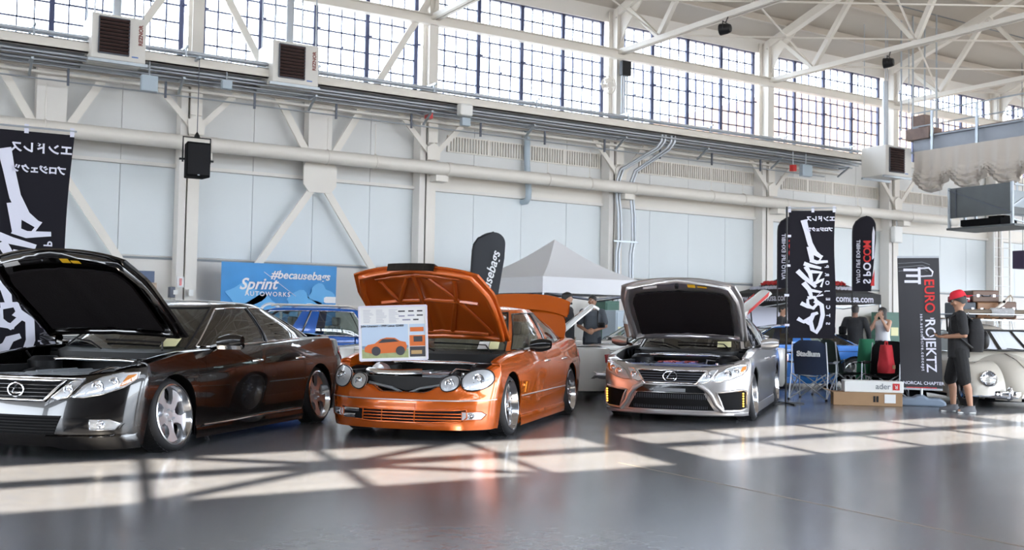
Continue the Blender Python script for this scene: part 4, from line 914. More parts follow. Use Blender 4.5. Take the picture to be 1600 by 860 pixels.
    def lamp(s, name, poly, surf='F', sg=1, base='alloy', bulbs=(), amber=None, lens='lens', rimm='chrome', off=0.004):
        h = s.patch(name, poly, base, surf, off, 0.02, 12, 5, sg=sg)
        h['label'] = 'clear lamp unit'
        P = s.front if surf == 'F' else (s.rear if surf == 'R' else (lambda x, z, o=0: Vector((x, sg * (s.wy(x, z) + o), z))))
        for (u, z, r) in bulbs:
            c = P(u, z, off + 0.004); nrm = (P(u, z, 1) - P(u, z, 0)) if surf != 'F' else Vector((1, 0.35 * (1 if u > 0 else -1) * abs(u), 0))
            nrm.normalize(); u1 = Vector((0, 0, 1)); u2 = nrm.cross(u1).normalized()
            mb = MB(); rows = []
            for rr, dd in ((1.0, 0.0), (1.0, 0.008), (0.86, 0.010), (0.80, 0.003), (0.45, 0.001), (0.40, 0.012), (0.2, 0.020), (0.01, 0.022)):
                rows.append([c + nrm * dd + (u1 * math.cos(a) + u2 * math.sin(a)) * r * rr for a in [2 * math.pi * q / 20 for q in range(20)]])
            mb.grid(rows, closed=True).build('projector', 'chrome', h, 40)
        if amber: s.patch('turn_signal', amber, 'amber', surf, off + 0.003, 0.01, 8, 3, parent=h, sg=sg)
        s.patch('lens', poly, lens, surf, off + 0.026, 0.002, 12, 5, parent=h, sg=sg)
        s.outline('lamp_bezel', poly, rimm, 0.006, surf, off + 0.008, parent=h, sg=sg)
        return h
    def emblem(s, z, r=0.062, off=0.02, y=0.0, m='chrome', parent=None):
        """oval ring holding a slanted L"""
        p = s.front(y, z, off); el = [(r * math.cos(a), 0.72 * r * math.sin(a)) for a in [2 * math.pi * k / 28 for k in range(28)]]
        o = MB().tube([p + Vector((0, u, w)) for u, w in el], 0.0075, 6, closed=True)
        # an L swept from upper right to lower left, then along the base (as seen from the front: left is +y)
        pts = [(0.22 * r, 0.66 * r), (-0.50 * r, -0.26 * r), (-0.36 * r, -0.36 * r), (0.86 * r, -0.30 * r)]
        o.tube([p + Vector((0.004, u, w)) for u, w in pts], 0.007, 6)
        return o.build('badge', m, parent or s.root, 60)
def place_car(car_ref_px, local, rz=math.radians(225)):
    g = G(*car_ref_px); R = Matrix.Rotation(rz, 3, 'Z') @ Vector((local[0], local[1], 0)); return (g.x - R.x, g.y - R.y, 0)
M['p_black'] = mat('black_car_paint', (0.004, 0.003, 0.003), 0.18, coat=1.0, coatr=0.01)
M['p_orange'] = mat('orange_pearl_paint', (0.66, 0.125, 0.008), 0.26, 0.45, coat=1.0, coatr=0.02)
M['p_silver'] = mat('silver_car_paint', (0.56, 0.54, 0.54), 0.28, 0.75, coat=1.0, coatr=0.02)
M['mesh'] = mat('black_grille_mesh', (0.008, 0.008, 0.009), 0.8, spec=0.15)
M['tan'] = mat('tan_leather', (0.42, 0.34, 0.25), 0.6)
M['lamp_base'] = mat('lamp_reflector', (0.78, 0.79, 0.80), 0.3, 0.55, bump=0.25, bscale=45)
HL = [(0.50, 0.505), (0.56, 0.60), (0.66, 0.665), (0.78, 0.70), (0.865, 0.705), (0.868, 0.65), (0.82, 0.585), (0.70, 0.53), (0.58, 0.505)]
HI = [(0.325, 0.50), (0.40, 0.575), (0.47, 0.635), (0.545, 0.64), (0.50, 0.57), (0.455, 0.505), (0.39, 0.485)]
def sedan_front_lamps(c):
    for sg in (1, -1):
        f = (lambda p: p) if sg > 0 else c.mirror
        c.lamp('headlight', f(HL), base='lamp_base', bulbs=[(sg * 0.66, 0.59, 0.05), (sg * 0.755, 0.625, 0.042)], amber=f([(0.79, 0.59), (0.815, 0.68), (0.855, 0.69), (0.855, 0.65), (0.82, 0.60)]))
        c.lamp('inner_headlight', f(HI), base='lamp_base', bulbs=[(sg * 0.45, 0.565, 0.042)])
def slats(c, name, y0, y1, zs, m, off=0.012, r=0.006, hwf=None):
    for z in zs:
        h0, h1 = (y0, y1) if hwf is None else (-hwf(z), hwf(z))
        n = 12; MB().tube([c.front(lerp(h0, h1, k / n), z, off) for k in range(n + 1)], r, 6).build(name, m, c.root, 60)
GS_TOP = [(-2.2, 0.93), (-1.8, 0.945), (-1.4, 0.945), (-0.6, 0.915), (0.2, 0.885), (0.9, 0.865), (1.3, 0.84), (1.6, 0.80), (1.9, 0.755)]
GS = dict(wb=2.85, fo=0.89, ro=1.09, b=0.91, nF=2.35, nR=2.6, ra=0.352, wr=0.315, roof=1.345, ghF=1.06, ghR=-1.75, rfF=0.22, rfR=-0.72, hw0=0.80, hw1=0.575,
          topF=[(0, 0.655), (0.42, 0.655), (0.6, 0.665), (0.8, 0.695), (0.95, 0.735), (1, 0.745)], topS=GS_TOP, topR=[(0, 0.90), (0.6, 0.91), (1, 0.925)], bot=0.10, botF=0.10, doors=(0.93, -0.12, -1.02))
HOODZ = [(1.0, 0.895), (1.3, 0.865), (1.7, 0.81), (2.1, 0.73), (2.3, 0.68)]
TRUNKZ = [(-2.6, 0.90), (-2.3, 0.955), (-1.9, 0.985), (-1.6, 0.985)]
# ------------------------------------------------------------------ black sedan
b1 = thing('sedan_car', 'glossy black lowered sedan with open hood and tilted chrome wheels', 'car', place_car((264, 705), (1.425, 0.86), math.radians(223)), math.radians(223), 'show cars with open hoods')
c = Car(b1, 'p_black', **GS)
c.body(); c.greenhouse('glassdark', 'chrome', seats='blackmatt')
c.make_hood(math.radians(44.5), 0.66, 0.03, 'liner', zs=HOODZ)
c.make_trunk(0, TRUNKZ); xf = c.engine_bay()
c.wheels('dish', R_=0.318, rim=0.262, wid=0.24, camber=(math.radians(9), math.radians(8)), ty=0.905, face='satin')
c.mirrors(0.70, cap='chrome'); c.handles((-0.02, -0.95), 0.74)
sedan_front_lamps(c)
gp = [(-0.40, 0.635), (0.40, 0.635), (0.27, 0.475), (-0.27, 0.475)]
gr = c.patch('grille', gp, 'mesh', off=0.006, nc=20)
c.outline('grille_surround', gp, 'chrome', 0.013, off=0.014)
c.outline('hood_edge_trim', [(-0.55, 0.652), (0.55, 0.652)], 'chrome', 0.008, off=0.01, closed=False)
slats(c, 'grille_slat', -0.3, 0.3, (0.505, 0.535, 0.565, 0.595), 'blackgloss', 0.016, 0.007, lambda z: 0.27 + (z - 0.475) * 0.8)
c.emblem(0.555, 0.075, 0.03)
ip = [(-0.42, 0.355), (0.42, 0.355), (0.36, 0.20), (-0.36, 0.20)]
c.patch('lower_grille', ip, 'mesh', off=0.005, nc=20)
slats(c, 'lower_grille_slat', -0.3, 0.3, [0.225 + 0.024 * k for k in range(6)], 'black', 0.010, 0.004, lambda z: 0.36 + (z - 0.2) * 0.35)
for sg in (1, -1):
    f = (lambda p: p) if sg > 0 else c.mirror
    c.patch('fog_recess', f([(0.44, 0.23), (0.50, 0.335), (0.76, 0.335), (0.83, 0.29), (0.80, 0.235), (0.6, 0.215)]), 'blackgloss', off=0.006)
    c.lamp('fog_lamp', f([(0.64, 0.245), (0.64, 0.325), (0.76, 0.325), (0.815, 0.29), (0.79, 0.245)]), base='lamp_base', bulbs=[(sg * 0.71, 0.285, 0.032)], off=0.010)
    # lip with its crease
    rows = []
    for k in range(19):
        y = sg * lerp(0.30, 0.865, k / 18); bz = 0.045 * min(1, k / 5)
        rows.append([c.front(y, 0.205, 0.0), c.front(y, 0.185, 0.03), c.front(y, 0.13, 0.022), c.front(y, 0.105 - bz * 0.6, 0.012), c.front(y, 0.10 - bz * 0.6, -0.06)])
    MB().grid(rows).build('front_lip', 'p_black', b1, 40)
    MB().tube([(x, sg * (c.wy(x, 0.2) + 0.018), 0.185 + 0.012 * (x < 0)) for x in (0.95, 0.85, 0.4, -0.2, -0.8, -0.98)], 0.010, 6).build('sill_trim', 'chrome', b1, 60)
c.lamp('tail_lamp', [(0.50, 0.66), (0.55, 0.80), (0.80, 0.84), (0.86, 0.78), (0.84, 0.68)], 'R', base='red', lens='lens', rimm='red')
c.lamp('tail_lamp', [(-0.50, 0.66), (-0.55, 0.80), (-0.80, 0.84), (-0.86, 0.78), (-0.84, 0.68)], 'R', base='red', lens='lens', rimm='red')
def engine_dressing(c, top='grey', tray='black', pipe=False, z=0.62, deco=None):
    R = c.root
    e = MB().box((1.32, -0.28, z - 0.06), (1.92, 0.30, z + 0.06)).build('engine_cover', top, R, bevel=0.03)
    for y in (-0.16, 0.0, 0.16): MB().tube([(1.36, y, z + 0.062), (1.88, y, z + 0.062)], 0.012, 6).build('cover_rib', top, e)
    MB().box((1.98, -0.70, z - 0.05), (2.10, 0.70, z + 0.0)).build('radiator_panel', tray, R, bevel=0.01)
    MB().box((1.30, 0.36, z - 0.12), (1.62, 0.62, z + 0.04)).build('fuse_box', 'black', R, bevel=0.02)
    MB().box((1.66, -0.66, z - 0.14), (1.92, -0.36, z + 0.02)).build('battery', 'black', R, bevel=0.015)
    MB().lathe([(0.0, z + 0.09), (0.05, z + 0.09), (0.06, z + 0.06), (0.06, z - 0.1)], 16, 'z', (1.20, 0.55, 0)).build('fluid_reservoir', 'white', R, 40)
    MB().lathe([(0.0, z + 0.07), (0.035, z + 0.07), (0.035, z + 0.03), (0.05, z + 0.02), (0.05, z - 0.1)], 14, 'z', (1.80, 0.50, 0)).build('filler_cap', 'chrome', R, 40)
    MB().tube([(1.35, -0.34, z + 0.02), (1.6, -0.42, z + 0.05), (1.8, -0.36, z + 0.03)], 0.03, 8).build('hose', 'black', R, 60)
    MB().tube([(1.30, 0.50, z + 0.06), (1.55, 0.32, z + 0.09), (1.85, 0.36, z + 0.05)], 0.014, 8).build('hose', 'polished', R, 60)
    MB().tube([(1.30, -0.58, z + 0.13), (1.34, -0.3, z + 0.15), (1.34, 0.3, z + 0.15), (1.30, 0.58, z + 0.13)], 0.018, 8).build('strut_brace', 'polished', R, 60)
    for sg in (1, -1): MB().lathe([(0.0, z + 0.155), (0.06, z + 0.15), (0.10, z + 0.13), (0.10, z + 0.11)], 16, 'z', (1.30, sg * 0.55, 0)).build('strut_top', 'alloy', R, 40)
    for y in (-0.5, -0.18, 0.2, 0.52): MB().lathe([(0.0, z + 0.012), (0.018, z + 0.01), (0.018, z)], 10, 'z', (2.04, y, 0)).build('panel_clip', 'alloy', R)
    MB().tube([(1.95, -0.62, z + 0.03), (1.97, -0.3, z + 0.045), (1.97, 0.3, z + 0.045), (1.95, 0.62, z + 0.03)], 0.010, 6).build('front_cable', 'grey', R, 60)
    if pipe:
        MB().tube([(1.95, -0.12, z + 0.05), (1.97, 0.05, z + 0.06), (1.95, 0.10, z + 0.06)][::-1] + [(1.97, -0.35, z + 0.05), (1.93, -0.48, z + 0.06), (1.80, -0.54, z + 0.05), (1.7, -0.50, z + 0.04)], 0.048, 12).build('intake_pipe', 'polished', R, 60)
        MB().sphere((1.82, -0.40, z + 0.07), 0.10, 16, 10, (1, 1, 0.8)).lathe([(0.03, 0.07), (0.075, 0.06), (0.09, 0.0)], 18, 'x', (1.84, -0.40, z + 0.07)).build('turbocharger', 'alloy', R, 50)
engine_dressing(c, 'grey', 'blackgloss')
B = c.hoodB; hd = c.hood_o
def hood_sticker(B, hd, i, j, w, h, m, name='warning_sticker'):
    MB().add([B(i, j, 0.052), B(i, j + w, 0.052), B(i + h, j + w, 0.052), B(i + h, j, 0.052)], [(0, 1, 2, 3)]).build(name, m, hd, solid=0.002)
hood_sticker(B, hd, 16.4, 20.6, 2.2, 0.8, 'yellow'); hood_sticker(B, hd, 16.4, 23.2, 2.2, 0.55, 'yellow'); hood_sticker(B, hd, 16.3, 5.0, 4.2, 0.8, 'paper')
def dash_paper(c, y0, y1, m, name='windshield_card'):
    P = [c.gpt(math.asin(y / c.hw0) * 0.62, v) + Vector((0.018, 0, 0.012)) for y, v in ((y0, 0.03), (y1, 0.03), (y1, 0.20), (y0, 0.20))]
    MB().add(P, [(0, 1, 2, 3)]).build(name, m, c.root, solid=0.003)
dash_paper(c, 0.40, 0.62, 'yellowpaper')
# ------------------------------------------------------------------ orange sedan
b2 = thing('sedan_car', 'lowered orange sedan with open hood and raised orange trunk', 'car', place_car((795, 681), (1.40, 0.86), math.radians(222.5)), math.radians(222.5), 'show cars with open hoods')
OT = [(-2.2, 0.94), (-1.8, 0.955), (-1.4, 0.95), (-0.6, 0.90), (0.2, 0.865), (0.9, 0.845), (1.3, 0.825), (1.6, 0.79), (1.9, 0.73)]
c = Car(b2, 'p_orange', wb=2.80, fo=0.92, ro=1.06, b=0.90, nF=2.5, nR=2.6, ra=0.352, wr=0.31, roof=1.36, ghF=1.02, ghR=-1.70, rfF=0.20, rfR=-0.68, hw0=0.79, hw1=0.57,
        topF=[(0, 0.455), (0.30, 0.455), (0.38, 0.50), (0.42, 0.52), (0.62, 0.52), (0.66, 0.53), (0.72, 0.60), (0.9, 0.66), (1, 0.725)], topS=OT, topR=[(0, 0.86), (0.6, 0.88), (1, 0.935)], bot=0.10, botF=0.115, doors=(0.90, -0.14, -1.0),
        nose=[(0.08, -0.03), (0.18, 0.0), (0.32, -0.005), (0.40, -0.005), (0.46, -0.05), (0.55, -0.09), (0.65, -0.17), (0.75, -0.26), (0.85, -0.36)])
c.body(); c.greenhouse('glass', 'blackgloss', seats='tan')
M['p_orange_in'] = mat('orange_inner_paint', (0.60, 0.115, 0.010), 0.38, 0.25, coat=0.6, coatr=0.05)
c.make_hood(math.radians(45), 0.56, 0.0, None, ribs=True, under='p_orange_in', zs=[(1.0, 0.88), (1.3, 0.855), (1.7, 0.79), (2.1, 0.69), (2.3, 0.62)])
hd = c.hood_o
MB().tube([c.hoodB(17.9, k, -0.01) for k in range(12, 25, 2)], 0.028, 6).build('grille_top_bar', 'chrome', hd, 60)
MB().grid([[c.hoodB(17.6, k, -0.05) for k in range(11, 26)], [c.hoodB(18, k, -0.02) + Vector((0.05, 0, -0.02)) for k in range(11, 26)], [c.hoodB(18, k, 0.05) + Vector((0.02, 0, -0.02)) for k in range(11, 26)]]).build('hood_grille', 'blackgloss', hd, 60, solid=0.01)
t = c.make_trunk(math.radians(43), [(-2.6, 0.87), (-2.3, 0.94), (-1.9, 0.97), (-1.6, 0.975)], spoiler=True)
c.engine_bay(0.60); engine_dressing(c, 'alloy', 'black', True, 0.58)
c.wheels('mesh', R_=0.312, rim=0.252, wid=0.235, camber=(math.radians(4), math.radians(4)), ty=0.885)
c.mirrors(0.66, 'blackgloss'); c.handles((-0.06, -0.93), 0.73)
rp = [(-0.37, 0.50), (0.37, 0.50), (0.34, 0.34), (-0.34, 0.34)]
rs_ = MB().box((2.07, -0.46, 0.34), (2.10, 0.46, 0.56)).build('radiator_panel', 'blackmatt', b2)
MB().tube([(2.12, 0.40, 0.545), (2.125, 0.15, 0.50), (2.13, 0.0, 0.44), (2.125, -0.15, 0.50), (2.12, -0.40, 0.545)], 0.016, 6).tube([(2.13, 0, 0.46), (2.13, 0, 0.36)], 0.016, 6).build('hood_latch_bar', 'grey', b2, 60)
MB().prism([(-0.60, 0.0), (-0.5, 0.05), (0.5, 0.05), (0.6, 0.0), (0.52, -0.05), (0.25, -0.03), (0.0, -0.09), (-0.25, -0.03), (-0.52, -0.05)], lambda y, z: (2.075, y, 0.565 + z), lambda y, z: (2.115, y, 0.565 + z)).build('radiator_cover', 'black', b2)
def oval(cy, cz, ry, rz, tilt=0.0, n=20, k=2.3):
    pts = []
    for q in range(n):
        a = 2 * math.pi * q / n; u = ry * sgnpow(math.cos(a), 2 / k); w = rz * sgnpow(math.sin(a), 2 / k)
        pts.append((cy + u * math.cos(tilt) - w * math.sin(tilt), cz + u * math.sin(tilt) + w * math.cos(tilt)))
    return pts
for sg in (1, -1):
    f = (lambda p: p) if sg > 0 else c.mirror
    c.lamp('headlight', f(oval(0.72, 0.60, 0.135, 0.10, 0.22)), base='lamp_base', bulbs=[(sg * 0.73, 0.605, 0.055)], rimm='black', off=0.012)
    c.lamp('inner_headlight', f(oval(0.48, 0.565, 0.09, 0.075, 0.30)), base='lamp_base', bulbs=[(sg * 0.48, 0.565, 0.045)], rimm='black', off=0.012)
slot = [(-0.62, 0.20), (-0.66, 0.24), (-0.655, 0.315), (-0.3, 0.305), (0.3, 0.305), (0.655, 0.315), (0.66, 0.24), (0.62, 0.20), (0.3, 0.185), (-0.3, 0.185)]
c.patch('lower_grille', slot, 'mesh', off=0.004, nc=24)
c.outline('grille_lip', slot, 'p_orange', 0.010, off=0.004)
slats(c, 'lower_grille_slat', -0.38, 0.62, (0.215, 0.245, 0.275), 'p_orange', 0.014, 0.007)
for y in (-0.38, -0.17, 0.17): MB().tube([c.front(y, 0.19, 0.015), c.front(y, 0.305, 0.015)], 0.007, 6).build('grille_post', 'p_orange', b2)
MB().tube([c.front(lerp(-0.60, -0.42, k / 6), 0.285, 0.004) for k in range(7)], 0.022, 8).build('oil_cooler_pipe', 'polished', b2, 60)
MB().tube([c.front(lerp(-0.60, -0.46, k / 6), 0.225, 0.004) for k in range(7)], 0.026, 8).build('oil_cooler_pipe', 'polished', b2, 60)
c.patch('plate_recess', [(-0.20, 0.315), (-0.20, 0.372), (0.17, 0.372), (0.17, 0.315)], 'p_orange', off=0.010, th=0.012)
for sg in (1, -1):
    f = (lambda p: p) if sg > 0 else c.mirror
    c.lamp('fog_lamp', f([(0.62, 0.215), (0.62, 0.295), (0.78, 0.295), (0.815, 0.265), (0.78, 0.22)]), base='lamp_base', bulbs=[(sg * 0.70, 0.255, 0.03)], rimm='p_orange', off=0.010)
c.outline('bumper_strip', [(-0.87, 0.405), (-0.5, 0.40), (0.5, 0.40), (0.87, 0.405)], 'alloy', 0.007, off=0.002, closed=False)
for sg in (1, -1):
    MB().tube([(x, sg * (c.wy(x, 0.40) + 0.004), 0.39) for x in (1.02, 0.6, 0.0, -0.6, -1.02)], 0.007, 6).build('door_moulding', 'alloy', b2, 60)
    MB().sphere((0.98, sg * (c.wy(0.98, 0.50) + 0.004), 0.50), 0.03, 10, 6, (1, 0.4, 0.55)).build('side_marker', 'amber', b2, 60)
    c.lamp('tail_lamp', [(sg * q, z) for q, z in ((0.60, 0.62), (0.62, 0.80), (0.83, 0.82), (0.87, 0.74), (0.84, 0.62))], 'R', base='red', lens='lens', rimm='red')
dash_paper(c, 0.26, 0.44, 'paper'); dash_paper(c, 0.45, 0.62, 'yellowpaper')
MB().sphere(tuple(c.gpt(math.radians(28), 0.82) + Vector((-0.02, 0, 0))), 0.06, 14, 6, (0.1, 1, 0.5)).build('windshield_sticker', 'paper', b2)
MB().tube([hd.matrix_local @ c.hoodB(4, 18, 0.03) + Vector((0, 0.0, -0.0)), hd.matrix_local @ c.hoodB(3, 24, 0.10), hd.matrix_local @ c.hoodB(5.5, 30, 0.03)], 0.006, 5).build('washer_hose', 'black', b2)
# ------------------------------------------------------------------ silver sedan
b3 = thing('sedan_car', 'silver lowered sedan with open hood and angular aero bumper', 'car', place_car((1174, 657), (1.425, 0.86), math.radians(219)), math.radians(219), 'show cars with open hoods')
S = dict(GS); S.update(b=0.92)
c = Car(b3, 'p_silver', **S)
c.body(); c.greenhouse('glassdark', 'blackgloss', seats='blackmatt')
c.make_hood(math.radians(46), 0.66, 0.03, 'liner', zs=HOODZ)
c.make_trunk(0, TRUNKZ, spoiler=True); c.engine_bay()
c.wheels('split', R_=0.320, rim=0.262, wid=0.24, camber=(math.radians(5), math.radians(5)), ty=0.90, face='alloy')
c.mirrors(0.70); c.handles((-0.02, -0.95), 0.74, 'p_silver')
sedan_front_lamps(c)
M['covers_blue'] = mat('blue_painted_cover', (0.16, 0.20, 0.50), 0.3, coat=0.8)
engine_dressing(c, 'covers_blue', 'covers_blue', z=0.64)
for (x0, x1, y0, y1) in ((1.45, 1.95, 0.36, 0.66), (1.45, 1.95, -0.66, -0.36)): MB().box((x0, y0, 0.60), (x1, y1, 0.69)).build('engine_side_cover', 'covers_blue', b3, bevel=0.03)
art = MB()
for k in range(26):
    x = random.uniform(1.40, 1.85); y = random.uniform(-0.22, 0.24); a = random.uniform(0, 6.3); l = random.uniform(0.03, 0.11)
    art.bar((x, y, 0.712), (x + l * math.cos(a), y + l * math.sin(a), 0.712), random.uniform(0.012, 0.035), 0.004)
tag(art.build('cover_artwork', mat('red_white_artwork', (0.62, 0.10, 0.08), 0.4, var=0.9, vscale=14), b3), kind='stuff')
gp = [(-0.42, 0.625), (0.42, 0.625), (0.31, 0.475), (-0.31, 0.475)]
c.patch('grille', gp, 'mesh', off=0.006, nc=20); c.outline('grille_surround', gp, 'chrome', 0.014, off=0.014)
slats(c, 'grille_slat', -0.3, 0.3, (0.50, 0.53, 0.56, 0.59), 'darksteel', 0.016, 0.006, lambda z: 0.31 + (z - 0.475) * 0.7)
c.emblem(0.555, 0.082, 0.03)
hp = [(-0.50, 0.16), (0.50, 0.16), (0.41, 0.25), (0.30, 0.345), (0.36, 0.43), (-0.36, 0.43), (-0.30, 0.345), (-0.41, 0.25)]
c.patch('lower_grille', [(-0.52, 0.16), (0.52, 0.16), (0.46, 0.26), (0.40, 0.36), (-0.40, 0.36), (-0.46, 0.26)], 'mesh', off=0.004, nc=24)
for k in range(41):
    y = -0.44 + 0.022 * k; MB().tube([c.front(y, 0.175, 0.006), c.front(y, 0.345, 0.006)], 0.0035, 4).build('grille_bar', 'darksteel', b3)
c.patch('bumper_bridge', [(-0.42, 0.365), (-0.36, 0.45), (0.36, 0.45), (0.42, 0.365)], 'blackgloss', off=0.020, th=0.03)
c.patch('plate_mount', [(-0.19, 0.375), (-0.19, 0.415), (0.19, 0.415), (0.19, 0.375)], 'grey', off=0.034, th=0.015)
for sg in (1, -1):
    f = (lambda p: p) if sg > 0 else c.mirror
    c.patch('side_intake', f([(0.56, 0.37), (0.83, 0.40), (0.862, 0.38), (0.855, 0.19), (0.80, 0.17), (0.64, 0.17)]), 'mesh', off=0.006)
    c.outline('intake_surround', f([(0.55, 0.375), (0.83, 0.41), (0.868, 0.39), (0.862, 0.18), (0.80, 0.16), (0.63, 0.16)]), 'p_silver', 0.014, off=0.012)
    MB().tube([c.front(sg * y, z, 0.022) for y, z in ((0.34, 0.46), (0.44, 0.40), (0.50, 0.33), (0.54, 0.24), (0.62, 0.155))], 0.028, 8).build('spindle_arm', 'p_silver', b3, 60)
    led = MB()
    for k in range(6):
        p = c.front(sg * 0.835, 0.215 + 0.03 * k, 0.02); led.sphere(tuple(p), 0.011, 8, 6)
    led.build('running_light', mat('amber_led', (1.0, 0.50, 0.06), 0.3, emit=3.0), b3)
    rows = []
    for k in range(25):
        y = sg * lerp(0.0, 0.88, k / 24); rows.append([c.front(y, 0.145, 0.0), c.front(y, 0.135, 0.05), c.front(y, 0.11, 0.06), c.front(y, 0.095, 0.045), c.front(y, 0.095, -0.06)])
    MB().grid(rows).build('front_lip', 'p_silver', b3, 40)
B = c.hoodB; hd = c.hood_o
hood_sticker(B, hd, 16.4, 21.5, 2.4, 0.8, 'yellow'); hood_sticker(B, hd, 16.5, 24.6, 2.8, 0.4, 'yellow'); hood_sticker(B, hd, 16.4, 7.0, 4.5, 0.7, 'paper')
MB().cbox((0, 0, 0), (0.05, 0.04, 0.05)).build('hood_latch', 'black', hd).location = B(16.8, 18, 0.07)
dash_paper(c, 0.26, 0.55, 'yellowpaper')
for sg in (1, -1):
    c.lamp('tail_lamp', [(sg * q, z) for q, z in ((0.50, 0.66), (0.55, 0.80), (0.80, 0.84), (0.86, 0.78), (0.84, 0.68))], 'R', base='red', lens='lens', rimm='red')
# ================================================================== FLAGS, TENTS, BOOTH
M['flag_black'] = mat('black_flag_cloth', (0.012, 0.011, 0.016), 0.85, spec=0.2)
M['flag_grey'] = mat('charcoal_flag_cloth', (0.05, 0.053, 0.06), 0.8, spec=0.2)
M['flag_white'] = mat('flag_white_print', (0.70, 0.70, 0.80), 0.7)
M['flag_red'] = mat('flag_red_print', (0.60, 0.03, 0.03), 0.7)
M['canvas_white'] = mat('white_canopy', (0.72, 0.72, 0.74), 0.8)
M['canvas_black'] = mat('black_canopy', (0.018, 0.018, 0.020), 0.7)
M['cardboard'] = mat('cardboard', (0.36, 0.22, 0.12), 0.85, var=0.12, vscale=5)
def face_cam(x, y): return math.atan2(-x, y)      # turn so local -y faces the viewer
# tall banner with wild-style lettering, seen from its back (the print shows mirrored)
GRAF = [   # white strokes in banner units: u 0..1 left to right, v 0..3 top to bottom; (points, width)
    ([(0.30, 0.22), (0.36, 0.45), (0.46, 0.78), (0.58, 1.0), (0.72, 1.1)], 0.13), ([(0.46, 0.85), (0.52, 1.20)], 0.15), ([(0.48, 1.17), (0.62, 1.22), (0.86, 1.20)], 0.09),
    ([(0.56, 1.02), (0.74, 1.08), (0.66, 1.22)], 0.06),
    ([(0.34, 1.25), (0.48, 1.30), (0.72, 1.36)], 0.09), ([(0.20, 1.42), (0.36, 1.58), (0.60, 1.80)], 0.11), ([(0.38, 1.32), (0.48, 1.48), (0.52, 1.68)], 0.10), ([(0.50, 1.44), (0.72, 1.46), (0.62, 1.66)], 0.08),
    ([(0.56, 1.72), (0.76, 1.62), (0.70, 1.80)], 0.08), ([(0.34, 1.70), (0.46, 1.86), (0.50, 2.04)], 0.11), ([(0.50, 1.88), (0.70, 1.92), (0.60, 2.02), (0.74, 1.98)], 0.07),
    ([(0.42, 2.06), (0.56, 2.04), (0.62, 2.18), (0.52, 2.30), (0.42, 2.22), (0.42, 2.08)], 0.08), ([(0.28, 2.18), (0.42, 2.26), (0.56, 2.30)], 0.09), ([(0.20, 2.54), (0.32, 2.62), (0.48, 2.50)], 0.09), ([(0.36, 2.60), (0.44, 2.68)], 0.08),
    ([(0.56, 2.12), (0.70, 2.22), (0.72, 2.45), (0.66, 2.72), (0.58, 2.86), (0.50, 2.80), (0.46, 2.6), (0.52, 2.44), (0.62, 2.40)], 0.10)]
def ribbon(mb, pts, w, f, d):
    P = [Vector((p[0], p[1], 0)) for p in pts]; L, R = [], []
    for i, p in enumerate(P):
        t = (P[min(i + 1, len(P) - 1)] - P[max(i - 1, 0)]).normalized(); n = Vector((-t.y, t.x, 0)); k = w * (0.62 if i == 0 else (0.35 if i == len(P) - 1 else 0.55))
        L.append(p + n * k); R.append(p - n * k)
    mb.grid([[f(q.x, q.y, d) for q in L], [f(q.x, q.y, d) for q in R]])
def endless_banner(px_top, label, base, wdt, hgt, ztop, rz, slant=0.0, pole=True):
    t = thing('flag_banner', label, 'flag', base, rz, 'tall black banner flags')
    W, H = wdt, hgt
    def f(u, v, d): return Vector((u * W + slant * (v / 3.0) * H + 0.015 * math.sin(v * 2.2 + u * 3), -d + 0.02 * math.sin(v * 1.7 + 1 + 2 * u), ztop - v / 3.0 * H))
    MB().grid([[f(j / 8, 3 * i / 20, 0) for j in range(9)] for i in range(21)]).build('cloth', 'flag_black', t, 70, solid=0.003)
    for pts, w in GRAF:
        mb = MB(); ribbon(mb, [(p[0], p[1]) for p in pts], w * 0.84, lambda u, v, d: f(u, v, d), 0.012); mb.build('graffiti_stroke', 'flag_white', t, solid=0.002)
    for i, chs in enumerate(('エンドレス', 'プロジェクツ')):
        text('lettering', chs, W * (0.125 if i == 0 else 0.092), frame(f(0.67, 0.20 + 0.25 * i, 0.014), (-1, 0, 0), (0, 0, 1)), 'flag_white', t, bold=0.004)
    for k, ch in enumerate('PROJECTS'):
        text('lettering', ch, W * 0.12, frame(f(0.83, 1.32 + 0.19 * k, 0.014), (0, 0, 1), (1, 0, 0)), 'flag_white', t, bold=0.002)
    MB().tube([(-0.03, 0, 0), (-0.03, 0, ztop + 0.06)], 0.014, 8).build('pole', 'black', t); MB().tube([(-0.03, 0, ztop + 0.04), (W + 0.02, 0, ztop + 0.04)], 0.010, 6).build('cross_rod', 'conduit', t)
    for v in (0.0, 0.6, 1.3, 2.0, 2.7): MB().cbox(tuple(f(-0.02, v, 0.0)), (0.07, 0.02, 0.035)).build('cloth_tab', 'flag_white', t)
    for u in (0.02, 0.5, 0.97): MB().cbox(tuple(f(u, -0.03, 0)), (0.04, 0.02, 0.09)).build('cloth_tab', 'flag_white', t)
    for a in range(4): MB().bar((-0.03, 0, 0.02), (-0.03 + 0.3 * math.cos(a * math.pi / 2 + 0.4), 0.3 * math.sin(a * math.pi / 2 + 0.4), 0.012), 0.03, 0.02).build('base_foot', 'black', t)
    return t
gR = G(1231, 632); zt = AY(1240, 327, gR.y).z
endless_banner(0, 'tall black banner flag with mirrored white lettering beside the silver sedan', (gR.x, gR.y, 0), 0.68, 1.94, zt - 0.03, face_cam(gR.x, gR.y) + 0.08, 0.0)
pl_ = AY(-42, 192, 11.4); ql_ = AY(90, 200, 11.4)
endless_banner(0, 'tall black banner flag with mirrored white lettering behind the black hood', (pl_.x, 11.4, 0), 0.92, 2.55, pl_.z - 0.03, face_cam(0.5, 11.4), -0.045)
